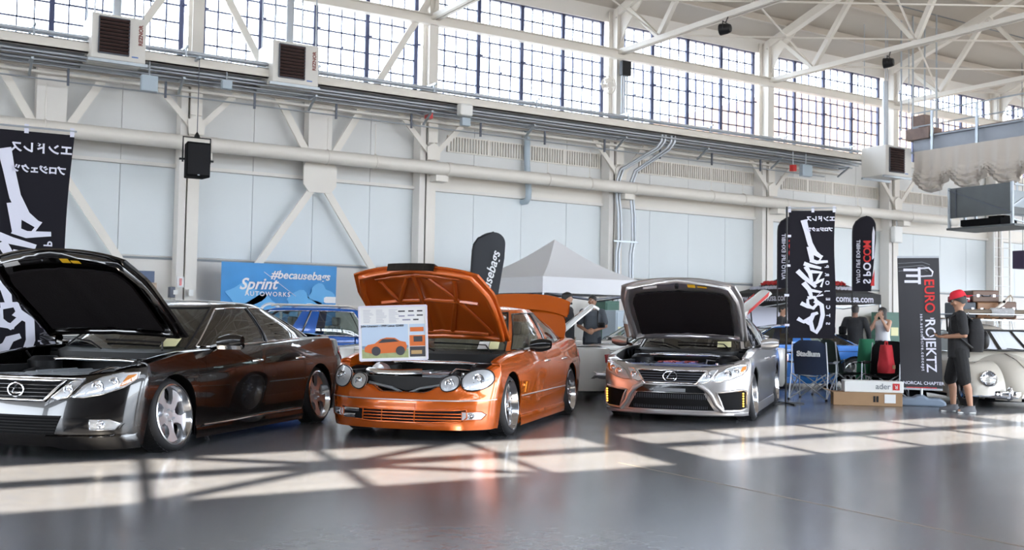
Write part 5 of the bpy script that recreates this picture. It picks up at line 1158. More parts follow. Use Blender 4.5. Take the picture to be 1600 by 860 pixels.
# feather flags ----------------------------------------------------------------
def feather(base, h, w, m, rz, label, flip=False, lean=0.0, zbot=1.2, edge=None):
    t = thing('feather_flag', label, 'flag', base, rz, 'feather flags')
    s = -1 if flip else 1; rows = []
    def outer(q): # pole edge: straight, then bowed over at the top
        k = max(0, (q - 0.80) / 0.20); z = lerp(zbot, h, q)
        return (s * w * 0.62 * (1 - math.sqrt(max(0, 1 - k * k))) + lean * z, z)
    R_ = []
    for i in range(33):
        q = 1 - (1 - i / 32) ** 1.6; x0, z = outer(q); k = max(0, (q - 0.86) / 0.14)
        x1 = s * (w * (0.80 + 0.20 * min(1, q / 0.7)) - w * 0.38 * (1 - math.sqrt(max(0, 1 - k * k)))) + lean * z
        R_.append([(lerp(x0, x1, j / 8), 0.015 * math.sin(3 * q + j * 0.5), z) for j in range(9)])
    MB().grid(R_).build('cloth', m, t, 70, solid=0.004)
    pts = [(0 + lean * z, 0, z) for z in (0, zbot * 0.5)] + [(outer(k / 14)[0], 0, outer(k / 14)[1]) for k in range(15)]
    MB().tube(pts, 0.016, 6).build('pole', edge or 'black', t); MB().cbox((0, 0, 0.02), (0.4, 0.4, 0.04)).build('base_plate', 'black', t)
    return t
g = AY(770, 440, 17.5); k = AY(758, 364, 17.5)
bb = feather((AY(727, 440, 17.5).x, 17.5, 0), k.z, 0.62, 'flag_grey', face_cam(10, 17.5), 'charcoal feather flag with white script behind the orange hood', lean=0.05)
text('lettering', '#becausebags', 0.24, frame((0.42, -0.05, 1.86), (0.26, 0, 1), (-1, 0, 0.26)), 'print_white', bb, bold=0.004, shear=0.3)
def spoco(px, label, y=19.2):
    p = AY(px, 338, y); t = feather((AY(px - 2, 400, y).x, y, 0), p.z, 0.60, 'flag_black', face_cam(p.x, y) + 0.1, label, False, 0.0, 2.15)
    for q, ch in enumerate('SPOCOM'): text('lettering', ch, 0.27, frame((0.36, -0.04, 2.42 + 0.2 * q), (0, 0, 1), (1, 0, 0)), 'flag_white' if q < 3 else 'flag_red', t, bold=0.006)
    text('lettering', 'AUTO LIFE EXHIBIT', 0.135, frame((0.14, -0.04, 2.95), (0, 0, 1), (1, 0, 0)), 'flag_white', t, bold=0.001)
    MB().prism([(0.50, 3.0), (0.55, 3.05), (0.57, 3.75), (0.53, 3.9), (0.50, 3.7)], lambda a, z: (a, -0.03, z), lambda a, z: (a, -0.035, z)).build('print_stripe', 'flag_white', t)
    MB().prism([(0.46, 2.3), (0.56, 2.3), (0.56, 2.75)], lambda a, z: (a, -0.03, z), lambda a, z: (a, -0.035, z)).build('print_wedge', 'flag_red', t)
    return t
spoco(1217, 'black feather flag partly hidden by the tall banner flag'); spoco(1334, 'black feather flag with red and white print at canopy corner')
# canopies --------------------------------------------------------------------------
def canopy(center, half, rz, zv0, zv1, zpk, m, label, legm='conduit'):
    t = thing('pop_up_canopy', label, 'canopy', (center[0], center[1], 0), rz)
    cs = [(-half, -half), (half, -half), (half, half), (-half, half)]
    mb = MB(); N = 10
    for i in range(4):
        a = Vector((*cs[i], zv1)); b = Vector((*cs[(i + 1) % 4], zv1)); pk = Vector((0, 0, zpk))
        rows = []
        for r in range(N + 1):
            q = r / N; rows.append([a.lerp(b, j / 10).lerp(pk, q) - Vector((0, 0, 0.10 * math.sin(math.pi * q) + 0.03 * math.sin(math.pi * j / 10) * (1 - q))) for j in range(11)])
        MB().grid(rows).build('roof_panel', m, t, 60, solid=0.006)
        MB().grid([[a.lerp(b, j / 20) + Vector((0, 0, lerp(0, zv0 - zv1, k / 3) + 0.0 * j)) + (Vector((cs[i][0] + cs[(i + 1) % 4][0], cs[i][1] + cs[(i + 1) % 4][1], 0)).normalized() * (0.012 * math.sin(j * 1.3) * k / 3)) for j in range(21)] for k in range(4)]).build('valance', m, t, 60, solid=0.005)
        MB().bar((cs[i][0] * 0.985, cs[i][1] * 0.985, 0), (cs[i][0] * 0.985, cs[i][1] * 0.985, zv1), 0.035, 0.035).build('leg', legm, t)
        for q in range(2):
            A = a.lerp(b, q * 0.5) * 0.98; Bp = a.lerp(b, q * 0.5 + 0.5) * 0.98; A.z = zv0 + 0.02; Bp.z = zv0 - 0.12 + 0.02
            MB().bar((A.x, A.y, zv0 + 0.02 if q == 0 else zv0 - 0.12), (Bp.x, Bp.y, zv0 - 0.12 if q == 0 else zv0 + 0.02), 0.02, 0.03).build('truss_bar', 'darksteel' if m == 'canvas_white' else 'conduit', t)
    return t
def by_depth(px, py, zc):
    v = ray(px, py); return Vector((0, 0, CAM_H)) + v * (zc / F_PX)
p = by_depth(862, 440, 24.0); yawc = math.atan2(p.x, p.y)
wt = canopy((p.x + 0.4, p.y + 0.5), 1.42, -yawc + math.radians(38), 1.82, 2.17, 3.13, 'canvas_white', 'white pop-up canopy behind the orange and silver sedans')
p = by_depth(1256, 460, 30.5); yawc = math.atan2(p.x, p.y)
bt = canopy((p.x, p.y), 1.50, -yawc + math.radians(40), 1.84, 2.12, 2.95, 'canvas_black', 'black pop-up canopy with web address behind the tall banner')
def on_valance(t, side, body, size, z, m, u=0.0, half=1.5, bold=0.004):
    d = {0: ((1, 0, 0), (u, -half - 0.03, z)), 1: ((0, 1, 0), (half + 0.03, u, z)), 3: ((0, -1, 0), (-half - 0.03, u, z))}[side]
    return text('lettering', body, size, frame(d[1], d[0], (0, 0, 1)), m, t, bold=bold)
for sd in (0, 3, 1): on_valance(bt, sd, 'www.spocomusa.com', 0.27, 1.97, 'flag_white')
for sd in (0, 3):
    ax = (1, 0, 0) if sd == 0 else (0, -1, 0); 
    o_ = (0, -1.08, 2.42) if sd == 0 else (-1.08, 0, 2.42); upv = (0, 0.9, 0.42) if sd == 0 else (0.9, 0, 0.42)
    text('lettering', 'SPOCOM', 0.26, frame(Vector(o_), ax, upv), 'flag_red', bt, bold=0.006, ext=0.03); o2 = (0, -1.36, 2.27) if sd == 0 else (-1.36, 0, 2.27)
    text('lettering', 'AUTO LIFE EXHIBIT', 0.16, frame(Vector(o2), ax, upv), 'flag_white', bt, bold=0.003, ext=0.03)
bw = MB().box((-1.48, 1.44, 0.5), (1.2, 1.46, 1.84)).build('back_wall', 'canvas_black', bt)
MB().prism([(-1.4, 1.75), (-1.4, 1.3), (-0.6, 1.15), (0.3, 1.25), (1.1, 1.5), (1.1, 1.75)], lambda x, z: (x, 1.43, z), lambda x, z: (x, 1.42, z)).build('print_swoosh', 'flag_white', bt)
MB().prism([(-0.06, 0), (0, 0.07), (0.06, 0), (0.03, -0.01), (0, 0.03), (-0.03, -0.01)], lambda x, z: (x + 1.15, -1.45, 2.02 + z), lambda x, z: (x + 1.15, -1.46, 2.02 + z)).build('maker_mark', 'black', wt)
# roll-up banner -----------------------------------------------------------------------
q = G(1440, 634); rz = face_cam(q.x, q.y) + 0.05; s_ = (q - Vector((0, 0, 0))).length
ru = thing('roll_up_banner', 'black upright banner with red and white vertical lettering on grey foot', 'banner', (q.x, q.y, 0), rz)
top = AY(1440, 402, q.y).z; Wd = 0.60
def R2(u, z): return Vector((u * Wd - Wd / 2 - 0.055 * (z - 0.3) / 2, 0.02 * math.sin(z * 2), z))
MB().grid([[R2(j / 6, lerp(0.24, top, i / 16)) for j in range(7)] for i in range(17)]).build('panel_sheet', mat('charcoal_vinyl', (0.028, 0.028, 0.034), 0.6), ru, 70, solid=0.004)
def tx(b, sz, u, z, m, up=True, bold=0.003, sp=1.0):
    pt_ = R2(u, z) + Vector((0, -0.012, 0)); text('lettering', b, sz, frame(pt_, (0.03, 0, -1) if up else (1, 0, 0), (1, 0, 0.03) if up else (0, 0, 1)), m, ru, bold=bold, spacing=sp)
tx('EURO', 0.20, 0.74, top - 0.60, 'flag_red'); tx('PROJEKTZ', 0.20, 0.74, top - 1.31, 'flag_white'); tx('european.automotive.concept', 0.066, 0.55, top - 1.20, 'flag_white', sp=1.35, bold=0.001)
tx('NORCAL CHAPTER', 0.068, 0.55, 0.34, 'flag_white', False, 0.001); tx('www.europrojektz.com', 0.045, 0.5, 0.27, 'flag_red', False)
mb = MB()
for z, u0, u1 in ((top - 0.20, 0.14, 0.52), (top - 0.29, 0.20, 0.52), (top - 0.38, 0.16, 0.52)): MB().bar(R2(u0, z) + Vector((0, -0.015, 0)), R2(u1, z) + Vector((0, -0.015, 0)), 0.004, 0.04).build('logo_bar', 'flag_white', ru)
MB().bar(R2(0.52, top - 0.16) + Vector((0, -0.015, 0)), R2(0.52, top - 0.42) + Vector((0, -0.015, 0)), 0.04, 0.004, (0, 1, 0)).build('logo_bar', 'flag_white', ru)
MB().tube([R2(0.52, top - 0.18) + Vector((0, -0.014, 0)), R2(0.75, top - 0.17) + Vector((0, -0.014, 0)), R2(0.84, top - 0.23) + Vector((0, -0.014, 0)), R2(0.82, top - 0.29) + Vector((0, -0.014, 0)), R2(0.54, top - 0.30) + Vector((0, -0.014, 0))], 0.014, 6).build('logo_loop', 'flag_white', ru, 60)
for k in range(3): MB().tube([R2(0.02, top - 0.10 - 0.06 * k) + Vector((0, -0.012, 0)), R2(0.60, top - 0.08 - 0.05 * k) + Vector((0, -0.012, 0)), R2(0.78 - 0.03 * k, top - 0.12 - 0.05 * k) + Vector((0, -0.012, 0))], 0.004, 5).build('logo_line', 'grey', ru)
MB().prism([(-0.36, 0.0), (0.36, 0.0), (0.36, 0.07), (0.28, 0.12), (0.1, 0.12), (0.06, 0.16), (-0.06, 0.16), (-0.1, 0.12), (-0.28, 0.12), (-0.36, 0.07)], lambda x, z: (x - 0.02, -0.2, z), lambda x, z: (x - 0.02, 0.2, z)).build('water_base', mat('blue_grey_base', (0.19, 0.24, 0.31), 0.55), ru, bevel=0.03)
MB().tube([(0, 0, 0.1), (0, 0, 0.26)], 0.02, 8).build('stem', 'conduit', ru); MB().tube([(-0.0, 0.04, 0.2), (-0.055 * 0.9, 0.04, top)], 0.012, 6).build('pole', 'conduit', ru)
for z in (0.25, top): MB().bar(R2(0, z), R2(1, z), 0.03, 0.03).build('end_rail', 'conduit', ru)
# boxes ---------------------------------------------------------------------------------
def carton(base, sz, rz, m, label, tape=True):
    t = thing('carton', label, 'box', base, rz)
    MB().box((0, 0, 0), sz).build('box_body', m, t, bevel=0.008)
    if tape: MB().box((sz[0] * 0.15, -0.004, 0.02), (sz[0] * 0.22, 0.0, sz[2] - 0.02)).build('tape', 'paper', t)
    return t
g0 = G(1302, 633); g1 = G(1400, 636)
t = carton((g0.x, g0.y, 0), (1.0, 0.36, 0.20), math.atan2(g1.y - g0.y, g1.x - g0.x), 'cardboard', 'long brown cardboard box on the floor under the white box', False)
MB().box((0.74, -0.006, 0.05), (0.90, 0.0, 0.18)).build('shipping_label', 'paper', t); MB().box((0.58, -0.006, 0.06), (0.61, 0, 0.15)).build('print_mark', 'black', t); MB().box((0.625, -0.006, 0.06), (0.655, 0, 0.15)).build('print_mark', 'black', t)
MB().add([(0, 0, 0.2), (0, 0.45, 0.2), (-0.12, 0.45, 0.24), (-0.12, 0, 0.24)], [(0, 1, 2, 3)]).build('flap', 'cardboard', t, solid=0.006)
d = Vector((math.cos(t.rotation_euler.z), math.sin(t.rotation_euler.z), 0))
w_ = carton(tuple(Vector((g0.x, g0.y, 0.202)) + d * 0.20 + Vector((0.0, 0.05, 0))), (0.86, 0.34, 0.17), t.rotation_euler.z + 0.02, 'white', 'white shoe box shaped carton with red logo on the cardboard box', False)
text('lettering', 'ader', 0.12, frame((0.56, -0.006, 0.09), (1, 0, 0), (0, 0, 1)), 'grey', w_, bold=0.001)
MB().box((0.70, -0.006, 0.04), (0.80, 0.0, 0.14)).build('logo_square', 'flag_red', w_); text('lettering', 'R', 0.08, frame((0.75, -0.012, 0.09), (-1, 0, 0), (0, 0, -1)), 'white', w_)
# folding camp chairs ----------------------------------------------------------------------
def camp_chair(base, rz, m, label, back_text=False, seat_m=None):
    t = thing('camp_chair', label, 'chair', base, rz, 'folding camp chairs')      # faces local +y
    sm = M[m] if isinstance(m, str) else m
    MB().grid([[(lerp(-0.27, 0.27, j / 8), 0.05 + 0.10 * (1 - (2 * j / 8 - 1) ** 2) * -0.6 + 0.34 * i / 8 - 0.1, 0.42 - 0.05 * math.sin(math.pi * j / 8)) for j in range(9)] for i in range(9)]).build('seat', sm, t, 60, solid=0.01)
    rows = []
    for i in range(11):
        q = i / 10; wv = 0.27 if q < 0.8 else 0.27 - 0.12 * ((q - 0.8) / 0.2) ** 2; rows.append([(wv * (2 * j / 8 - 1), -0.10 - 0.16 * q - 0.05 * (1 - (2 * j / 8 - 1) ** 2), 0.40 + 0.56 * q) for j in range(9)])
    MB().grid(rows).build('backrest', sm, t, 60, solid=0.012)
    for sx in (-1, 1):
        MB().tube([(sx * 0.30, -0.34, 0.0), (sx * 0.29, -0.22, 0.45), (sx * 0.27, -0.26, 0.93)], 0.011, 6).build('leg', 'conduit', t, 60)
        MB().tube([(sx * 0.30, 0.34, 0.0), (sx * 0.30, 0.28, 0.62)], 0.011, 6).build('leg', 'conduit', t)
        MB().tube([(sx * 0.30, -0.34, 0.02), (-sx * 0.27, -0.24, 0.42)], 0.010, 6).build('cross_leg', 'conduit', t); MB().tube([(sx * 0.30, 0.34, 0.02), (-sx * 0.27, 0.26, 0.42)], 0.010, 6).build('cross_leg', 'conduit', t)
        MB().tube([(sx * 0.30, -0.34, 0.02), (sx * 0.30, 0.28, 0.40)], 0.010, 6).build('cross_leg', 'conduit', t); MB().tube([(sx * 0.30, 0.34, 0.02), (sx * 0.30, -0.22, 0.40)], 0.010, 6).build('cross_leg', 'conduit', t)
        MB().grid([[(sx * (0.27 + 0.08 * j), lerp(-0.22, 0.32, k / 6), 0.62 - 0.03 * math.sin(math.pi * k / 6)) for k in range(7)] for j in range(2)]).build('armrest', sm, t, 60, solid=0.012)
        for y_ in (-0.34, 0.34): MB().sphere((sx * 0.30, y_, 0.015), 0.022, 8, 6).build('foot_cap', 'black', t)
    if back_text: text('lettering', 'Stadium', 0.115, frame((0.0, -0.295, 0.74), (1, 0, 0), (0, -0.1, 1)), 'print_white', t, bold=0.005, ext=0.012)
    return t
M['navy'] = mat('navy_fabric', (0.012, 0.024, 0.060), 0.85, sheen=0.3)
M['dgreen'] = mat('dark_green_fabric', (0.012, 0.028, 0.025), 0.85)
M['green'] = mat('green_fabric', (0.02, 0.18, 0.09), 0.8)
M['redcloth'] = mat('red_fabric', (0.50, 0.02, 0.03), 0.75, bump=0.3, bscale=12)
cg = by_depth(1270, 620, 17.0); camp_chair((cg.x, cg.y, 0), face_cam(cg.x, cg.y) - 0.25, 'navy', 'navy folding camp chair seen from behind beside the tall banner', True)
cg2 = by_depth(1312, 612, 17.9); camp_chair((cg2.x, cg2.y, 0), face_cam(cg2.x, cg2.y) - 1.0, 'dgreen', 'dark green folding camp chair facing away next to navy chair')
cg3 = by_depth(1383, 610, 17.2); camp_chair((cg3.x, cg3.y, 0), face_cam(cg3.x, cg3.y) + 2.9, 'blackmatt', 'black folding camp chair holding the red bag')
# bags
def bag(base, w, d, h, m, label, rz=0, handle=True):
    t = thing('bag', label, 'bag', base, rz); rows = []
    for i in range(9):
        q = i / 8; k = 1.0 - 0.35 * q ** 3 + 0.06 * math.sin(7 * q)
        rows.append([(w / 2 * k * sgnpow(math.cos(a), 0.6) + 0.012 * math.sin(5 * a + i), d / 2 * k * sgnpow(math.sin(a), 0.6), h * q) for a in [2 * math.pi * j / 20 for j in range(20)]])
    mb = MB().grid(rows, closed=True); mb.f.append(tuple(len(mb.v) - 20 + i for i in range(20))); mb.f.append(tuple(range(19, -1, -1))); mb.build('bag_body', m, t, 60)
    if handle: MB().tube([(-w * 0.2, 0, h * 0.98), (-w * 0.12, 0, h * 1.12), (w * 0.12, 0, h * 1.12), (w * 0.2, 0, h * 0.98)], 0.012, 6).build('handle', m, t, 60)
    return t
rb_ = bag((cg3.x, cg3.y - 0.02, 0.44), 0.30, 0.22, 0.46, 'redcloth', 'crumpled red bag sitting on the black camp chair', 0.3); MB().cbox((0.03, -0.115, 0.10), (0.12, 0.01, 0.06)).build('patch', 'cardboard', rb_)
cgr = by_depth(1354, 606, 18.3); bag((cgr.x, cgr.y, 0), 0.36, 0.28, 0.98, 'green', 'tall green bag standing behind the chairs', 0.1, False)
# folding table with a black cloth and a white carton
tg = by_depth(1400, 608, 18.0); tb = thing('folding_table', 'folding table under a black floor-length cloth behind the upright banner', 'table', (tg.x, tg.y, 0), face_cam(tg.x, tg.y) + 0.3)
MB().box((-0.35, -0.3, 0.72), (0.4, 0.3, 0.75)).build('table_top', 'black', tb)
MB().grid([[(x_ + 0.012 * math.sin(k * 9 + x_ * 9), y_ + 0.012 * math.sin(q * 7 + k), lerp(0.755, 0.02, k / 6)) for q, (x_, y_) in enumerate([(lerp(-0.36, 0.41, j / 16), -0.31) for j in range(17)] + [(0.41, lerp(-0.31, 0.31, j / 8)) for j in range(1, 9)] + [(lerp(0.41, -0.36, j / 16), 0.31) for j in range(1, 17)] + [(-0.36, lerp(0.31, -0.31, j / 8)) for j in range(1, 8)])] for k in range(7)], closed=True).build('table_cloth', 'blackmatt', tb, 60)
for sx, sy in ((-0.3, -0.25), (0.35, -0.25), (-0.3, 0.25), (0.35, 0.25)): MB().tube([(sx, sy, 0), (sx, sy, 0.72)], 0.014, 6).build('leg', 'conduit', tb)
carton((tg.x - 0.20, tg.y + 0.0, 0.757), (0.20, 0.15, 0.13), tb.rotation_euler.z, 'white', 'small white box on the black table', False)
# green electrical cabinets by the wall
def cabinet(px0, px1, pyt, y, label, m, pyb=None):
    a = AY(px0, pyt, y); b = AY(px1, pyt, y); t = thing('electrical_cabinet', label, 'cabinet', (a.x, y, 0)); w = b.x - a.x
    MB().box((0, 0, 0), (w, 0.6, a.z)).build('cabinet_body', m, t, bevel=0.015); MB().box((0.04, -0.02, 0.1), (w - 0.04, 0.0, a.z - 0.06)).build('door', m, t, bevel=0.006)
    MB().cbox((w * 0.85, -0.04, a.z * 0.5), (0.03, 0.04, 0.14)).build('handle', 'galv', t); MB().cbox((w * 0.4, -0.026, a.z * 0.62), (w * 0.35, 0.008, 0.28)).build('notice_sheet', 'yellowpaper', t)
    return t
M['cabgreen'] = mat('green_enamel', (0.045, 0.13, 0.095), 0.5)
cabinet(1384, 1416, 488, 23.4, 'dark green electrical cabinet by the wall behind the banner', 'cabgreen'); cabinet(946, 968, 470, 23.0, 'dark green cabinet under the white canopy behind bystanders', 'cabgreen')
o = cabinet(962, 976, 485, 22.1, 'light grey narrow cabinet beside green one under white canopy', 'bluegrey')
# show board standing on the orange sedan's engine -------------------------------------------
def board():
    dep = 10.0; c0 = by_depth(561, 480, dep); c1 = by_depth(666, 476, dep); c3 = by_depth(563, 564, dep); c2 = by_depth(666, 561, dep)
    X = (c1 - c0); W = X.length; X = X.normalized(); U = ((c0 - c3) + (c1 - c2)).normalized(); H = (c0 - c3).length
    t = thing('display_board', 'white framed show board with photos of an orange sedan', 'sign', tuple(c3), 0)
    Mx = frame((0, 0, 0), X, U)
    t.matrix_world = Matrix.Translation(c3) @ Mx
    MB().box((0, 0, -0.02), (W, H, 0)).build('board_sheet', 'paper', t)
    fm = mat('white_frame', (0.72, 0.70, 0.80), 0.4)
    for a, b in (((0, 0), (W, 0)), ((W, 0), (W, H)), ((W, H), (0, H)), ((0, H), (0, 0))): MB().bar((*a, 0.0), (*b, 0.0), 0.016, 0.02).build('frame_bar', fm, t)
    def R_(x0, y0, x1, y1, m, nm='print_area', z=0.002): return MB().box((x0 * W, y0 * H, 0), (x1 * W, y1 * H, z)).build(nm, m, t)
    sky_ = mat('print_sky', (0.50, 0.62, 0.78), 0.6); gr_ = mat('print_grass', (0.36, 0.40, 0.20), 0.7, var=0.3, vscale=30); orp = mat('print_orange', (0.66, 0.16, 0.04), 0.6); dk = mat('print_dark', (0.05, 0.05, 0.06), 0.6)
    R_(0.03, 0.20, 0.72, 0.66, sky_); R_(0.03, 0.04, 0.72, 0.22, gr_); R_(0.03, 0.22, 0.72, 0.27, mat('print_sea', (0.22, 0.33, 0.48), 0.6), z=0.003)
    # car silhouette
    pts = [(0.07, 0.16), (0.07, 0.24), (0.12, 0.29), (0.22, 0.31), (0.31, 0.39), (0.40, 0.42), (0.52, 0.41), (0.60, 0.35), (0.68, 0.33), (0.70, 0.25), (0.68, 0.17), (0.60, 0.14), (0.2, 0.12)]
    MB().prism([(a * W, b * H) for a, b in pts], lambda x, y: (x, y, 0.003), lambda x, y: (x, y, 0.006)).build('printed_car', orp, t)
    MB().prism([(a * W, b * H) for a, b in [(0.27, 0.32), (0.34, 0.39), (0.51, 0.39), (0.58, 0.34)]], lambda x, y: (x, y, 0.006), lambda x, y: (x, y, 0.008)).build('printed_window', dk, t)
    for cx_ in (0.24, 0.60): MB().lathe([(0, 0.010), (0.065 * H, 0.010), (0.085 * H, 0.009), (0.085 * H, 0.004)], 16, 'z', (cx_ * W, 0.17 * H, 0)).build('printed_wheel', dk, t)
    R_(0.74, 0.46, 0.97, 0.66, sky_); R_(0.75, 0.52, 0.95, 0.60, orp, z=0.004); R_(0.74, 0.25, 0.97, 0.45, orp); R_(0.80, 0.33, 0.93, 0.43, dk, z=0.004); R_(0.74, 0.05, 0.97, 0.24, dk); R_(0.76, 0.10, 0.92, 0.17, mat('print_tan', (0.5, 0.33, 0.15), 0.6), z=0.004)
    text('lettering', 'John Linanang - 1999 Lexus GS400', 0.029, frame((0.34 * W, 0.635 * H, 0.004), (1, 0, 0), (0, 1, 0)), dk, t, bold=0.0006, ext=0.001)
    for col in range(3):
        for r in range(9): R_(0.06 + 0.19 * col, 0.70 + 0.028 * r, 0.06 + 0.19 * col + random.uniform(0.09, 0.16), 0.712 + 0.028 * r, mat('print_grey', (0.55, 0.55, 0.60), 0.7) if 'print_grey' not in bpy.data.materials else bpy.data.materials['print_grey'], 'text_line')
    for (x_, y_, w_) in ((0.63, 0.90, 0.1), (0.77, 0.90, 0.08), (0.90, 0.90, 0.08), (0.63, 0.81, 0.09), (0.77, 0.82, 0.1), (0.90, 0.82, 0.09), (0.70, 0.74, 0.12), (0.84, 0.74, 0.08)): R_(x_ - w_ / 2, y_ - 0.012, x_ + w_ / 2, y_ + 0.014, dk if x_ > 0.8 or y_ > 0.85 else mat('print_mid', (0.3, 0.3, 0.4), 0.7), 'sponsor_mark')
board()
# ================================================================== CARS OF THE SECOND ROW
def at_corner(px, depth, local, rz):
    p = by_depth(px, 600, depth); R = Matrix.Rotation(rz, 3, 'Z') @ Vector((local[0], local[1], 0)); return (p.x - R.x, p.y - R.y, 0)
M['p_blue'] = mat('blue_car_paint', (0.012, 0.10, 0.42), 0.25, 0.2, coat=1.0)
M['p_blue2'] = mat('bright_blue_car_paint', (0.03, 0.19, 0.62), 0.25, 0.2, coat=1.0)
M['p_white'] = mat('white_car_paint', (0.66, 0.65, 0.62), 0.3, coat=1.0)
M['p_cream'] = mat('cream_car_paint', (0.62, 0.58, 0.51), 0.3, coat=0.9)
M['p_dark'] = mat('dark_car_paint', (0.03, 0.028, 0.03), 0.25, coat=1.0)
BASE = dict(wb=2.6, fo=0.80, ro=0.95, b=0.83, nF=3.4, nR=4.2, ra=0.33, wr=0.30, bot=0.12, botF=0.13, hw0=0.74, hw1=0.56, doors=(0.80, -0.16, -0.98), ghF=0.92, ghR=-1.55, rfF=0.25, rfR=-0.75, roof=1.28, xh=0.9,
            topS=[(-2.2, 0.80), (-1.4, 0.82), (0, 0.82), (0.8, 0.80), (1.9, 0.74)], topF=[(0, 0.70), (1, 0.73)], topR=[(0, 0.78), (1, 0.79)],
            nose=[(0.08, -0.06), (0.2, -0.01), (0.5, 0.0), (0.65, -0.02), (0.75, -0.05), (0.85, -0.1)], tail=[(0.08, -0.10), (0.25, -0.02), (0.45, 0.0), (0.7, 0.0), (0.85, -0.04), (1.0, -0.08)])
def simple_car(label, paint, loc, rz, tint='glass', seats='blackmatt', trunk=0.0, style='split', lid=True, trim='chrome', bumper=True, **kw):
    t = thing('parked_car', label, 'car', loc, rz, 'cars parked in the second row'); P = dict(BASE); P.update(kw); c = Car(t, paint, **P)
    c.body(); c.greenhouse(tint, trim, seats=seats, roofmat=kw.get('roofmat'))
    zt = interp(P['topS'], 1.0)
    rows = [[Vector((lerp(c.ghF + 0.02, c.front(u * 0.7 * c.b, 0.7).x - 0.03, i / 8), u * (c.b - 0.10 - 0.06 * i / 8), lerp(zt + 0.01, P['topF'][0][1] + 0.02, (i / 8) ** 1.5) + 0.03 * (1 - u * u))) for u in [j / 8 for j in range(-8, 9)]] for i in range(9)]
    MB().grid(rows).build('hood', paint, t, 40, solid=0.015)
    if lid: 
        zr = interp(P['topS'], -1.8); c.make_trunk(trunk, [(-2.6, zr - 0.03), (-1.9, zr + 0.01), (-1.4, zr + 0.02)], face=0.03 if trunk else 0.09)
    c.wheels(style, R_=0.30, rim=0.215, wid=0.2, ty=c.b - 0.01); c.mirrors(0.62); c.handles((-0.05, -0.85), 0.68, trim if trim != 'black' else 'black')
    if bumper:
        for f_ in (c.rear, c.front):
            rows = []
            for k in range(25):
                y = lerp(-0.97, 0.97, k / 24) * c.b; rows.append([f_(max(-0.99 * c.b, min(0.99 * c.b, y)), z, o) for z, o in ((0.33, 0.02), (0.34, 0.08), (0.42, 0.09), (0.45, 0.02))])
            MB().grid(rows).build('chrome_bumper', 'chrome', t, 50)
    for sg in (1, -1):
        c.lamp('tail_lamp', [(sg * q, z) for q, z in ((0.48, 0.58), (0.48, 0.70), (0.74, 0.70), (0.74, 0.58))], 'R', base='red', rimm='red')
        c.lamp('headlight', [(sg * q, z) for q, z in ((0.48, 0.52), (0.48, 0.64), (0.72, 0.64), (0.72, 0.52))], 'F', base='lamp_base', bulbs=[(sg * 0.6, 0.58, 0.05)])
        c.patch('side_marker', [(c.xr + 0.10, 0.60), (c.xr + 0.10, 0.645), (c.xr - 0.0, 0.645), (c.xr - 0.0, 0.60)], 'red', 'S', 0.004, 0.01, 4, 2, sg=sg)
        MB().tube([(x, sg * (c.wy(x, 0.72) + 0.003), 0.715) for x in (c.xs, 0.5, -0.5, c.xr)], 0.006, 6).build('side_moulding', trim, t, 60)
    return c
R_ = math.radians
wg = simple_car('blue lowered station wagon behind the black sedan', 'p_blue', at_corner(600, 20.3, (-2.25, 0.83), R_(152)), R_(152), lid=False, seats='grey', ghR=-2.15, rfR=-1.72, roof=1.41, hw1=0.60, rfF=0.1)
for sg in (1, -1): MB().tube([(0.0, sg * 0.50, 1.41), (-0.1, sg * 0.50, 1.435), (-1.5, sg * 0.50, 1.425), (-1.65, sg * 0.50, 1.38)], 0.022, 6).build('roof_rail', 'p_cream', wg.root, 60)
for x in (-0.4, -1.3): MB().bar((x, -0.52, 1.44), (x, 0.52, 1.44), 0.05, 0.02).build('roof_bar', 'p_cream', wg.root)
simple_car('cream white coupe with raised trunk lid between orange and silver sedans', 'p_white', at_corner(960, 15.75, (-2.25, 0.83), R_(150)), R_(150), trunk=R_(42), roof=1.24, doors=(0.80, -0.5, -0.5), ghR=-1.35, rfR=-0.6)
simple_car('white sedan further back whose windshield shows beside the silver hood', 'p_white', at_corner(858, 22.0, (2.2, 0.83), R_(152)), R_(152), roof=1.30)
hc = simple_car('white hatchback with raised tailgate behind the silver sedan', 'p_white', at_corner(1238, 17.75, (-1.95, 0.83), R_(148)), R_(148), lid=False, trim='black', roof=1.26, wb=2.4, fo=0.75, ro=0.75, ghR=-1.75, rfR=-1.05, bumper=False)
tg_ = MB().grid([[Vector((-1.02 - 0.62 * v, 0.60 * u * (1 - 0.1 * v), 1.25 + 0.52 * v + 0.05 * (1 - u * u))) for u in [q / 6 for q in range(-6, 7)]] for v in [k / 6 for k in range(7)]]).build('tailgate', 'p_white', hc.root, 50, solid=0.05)
for sg in (1, -1): MB().prism([(0.35, 0.0), (0.92, 0.05), (0.95, 0.16), (0.40, 0.10)], lambda a, h: (-1.02 - 0.62 * a, sg * 0.565, 1.18 + 0.52 * a + h * 0.6), lambda a, h: (-1.02 - 0.62 * a, sg * 0.60, 1.18 + 0.52 * a + h * 0.6)).build('tail_lamp', 'red', tg_)
for sg in (1, -1): MB().tube([(-1.35, sg * 0.58, 0.84), (-1.30, sg * 0.55, 1.44)], 0.012, 6).build('tailgate_strut', 'black', hc.root)
simple_car('bright blue sedan seen side-on behind the navy camp chair', 'p_blue2', at_corner(1414, 20.0, (-2.25, 0.83), R_(150)), R_(150), trim='black', roof=1.22, bumper=False, roofmat=None)
simple_car('pale silver car with red tail lamp at the left photo edge', 'p_white', at_corner(30, 12.9, (-2.25, 0.83), R_(160)), R_(160), roof=1.22, trim='black')
simple_car('dark sedan glimpsed between the left banner and black hood', 'p_dark', at_corner(150, 16.5, (-2.25, 0.83), R_(155)), R_(155), roof=1.32)
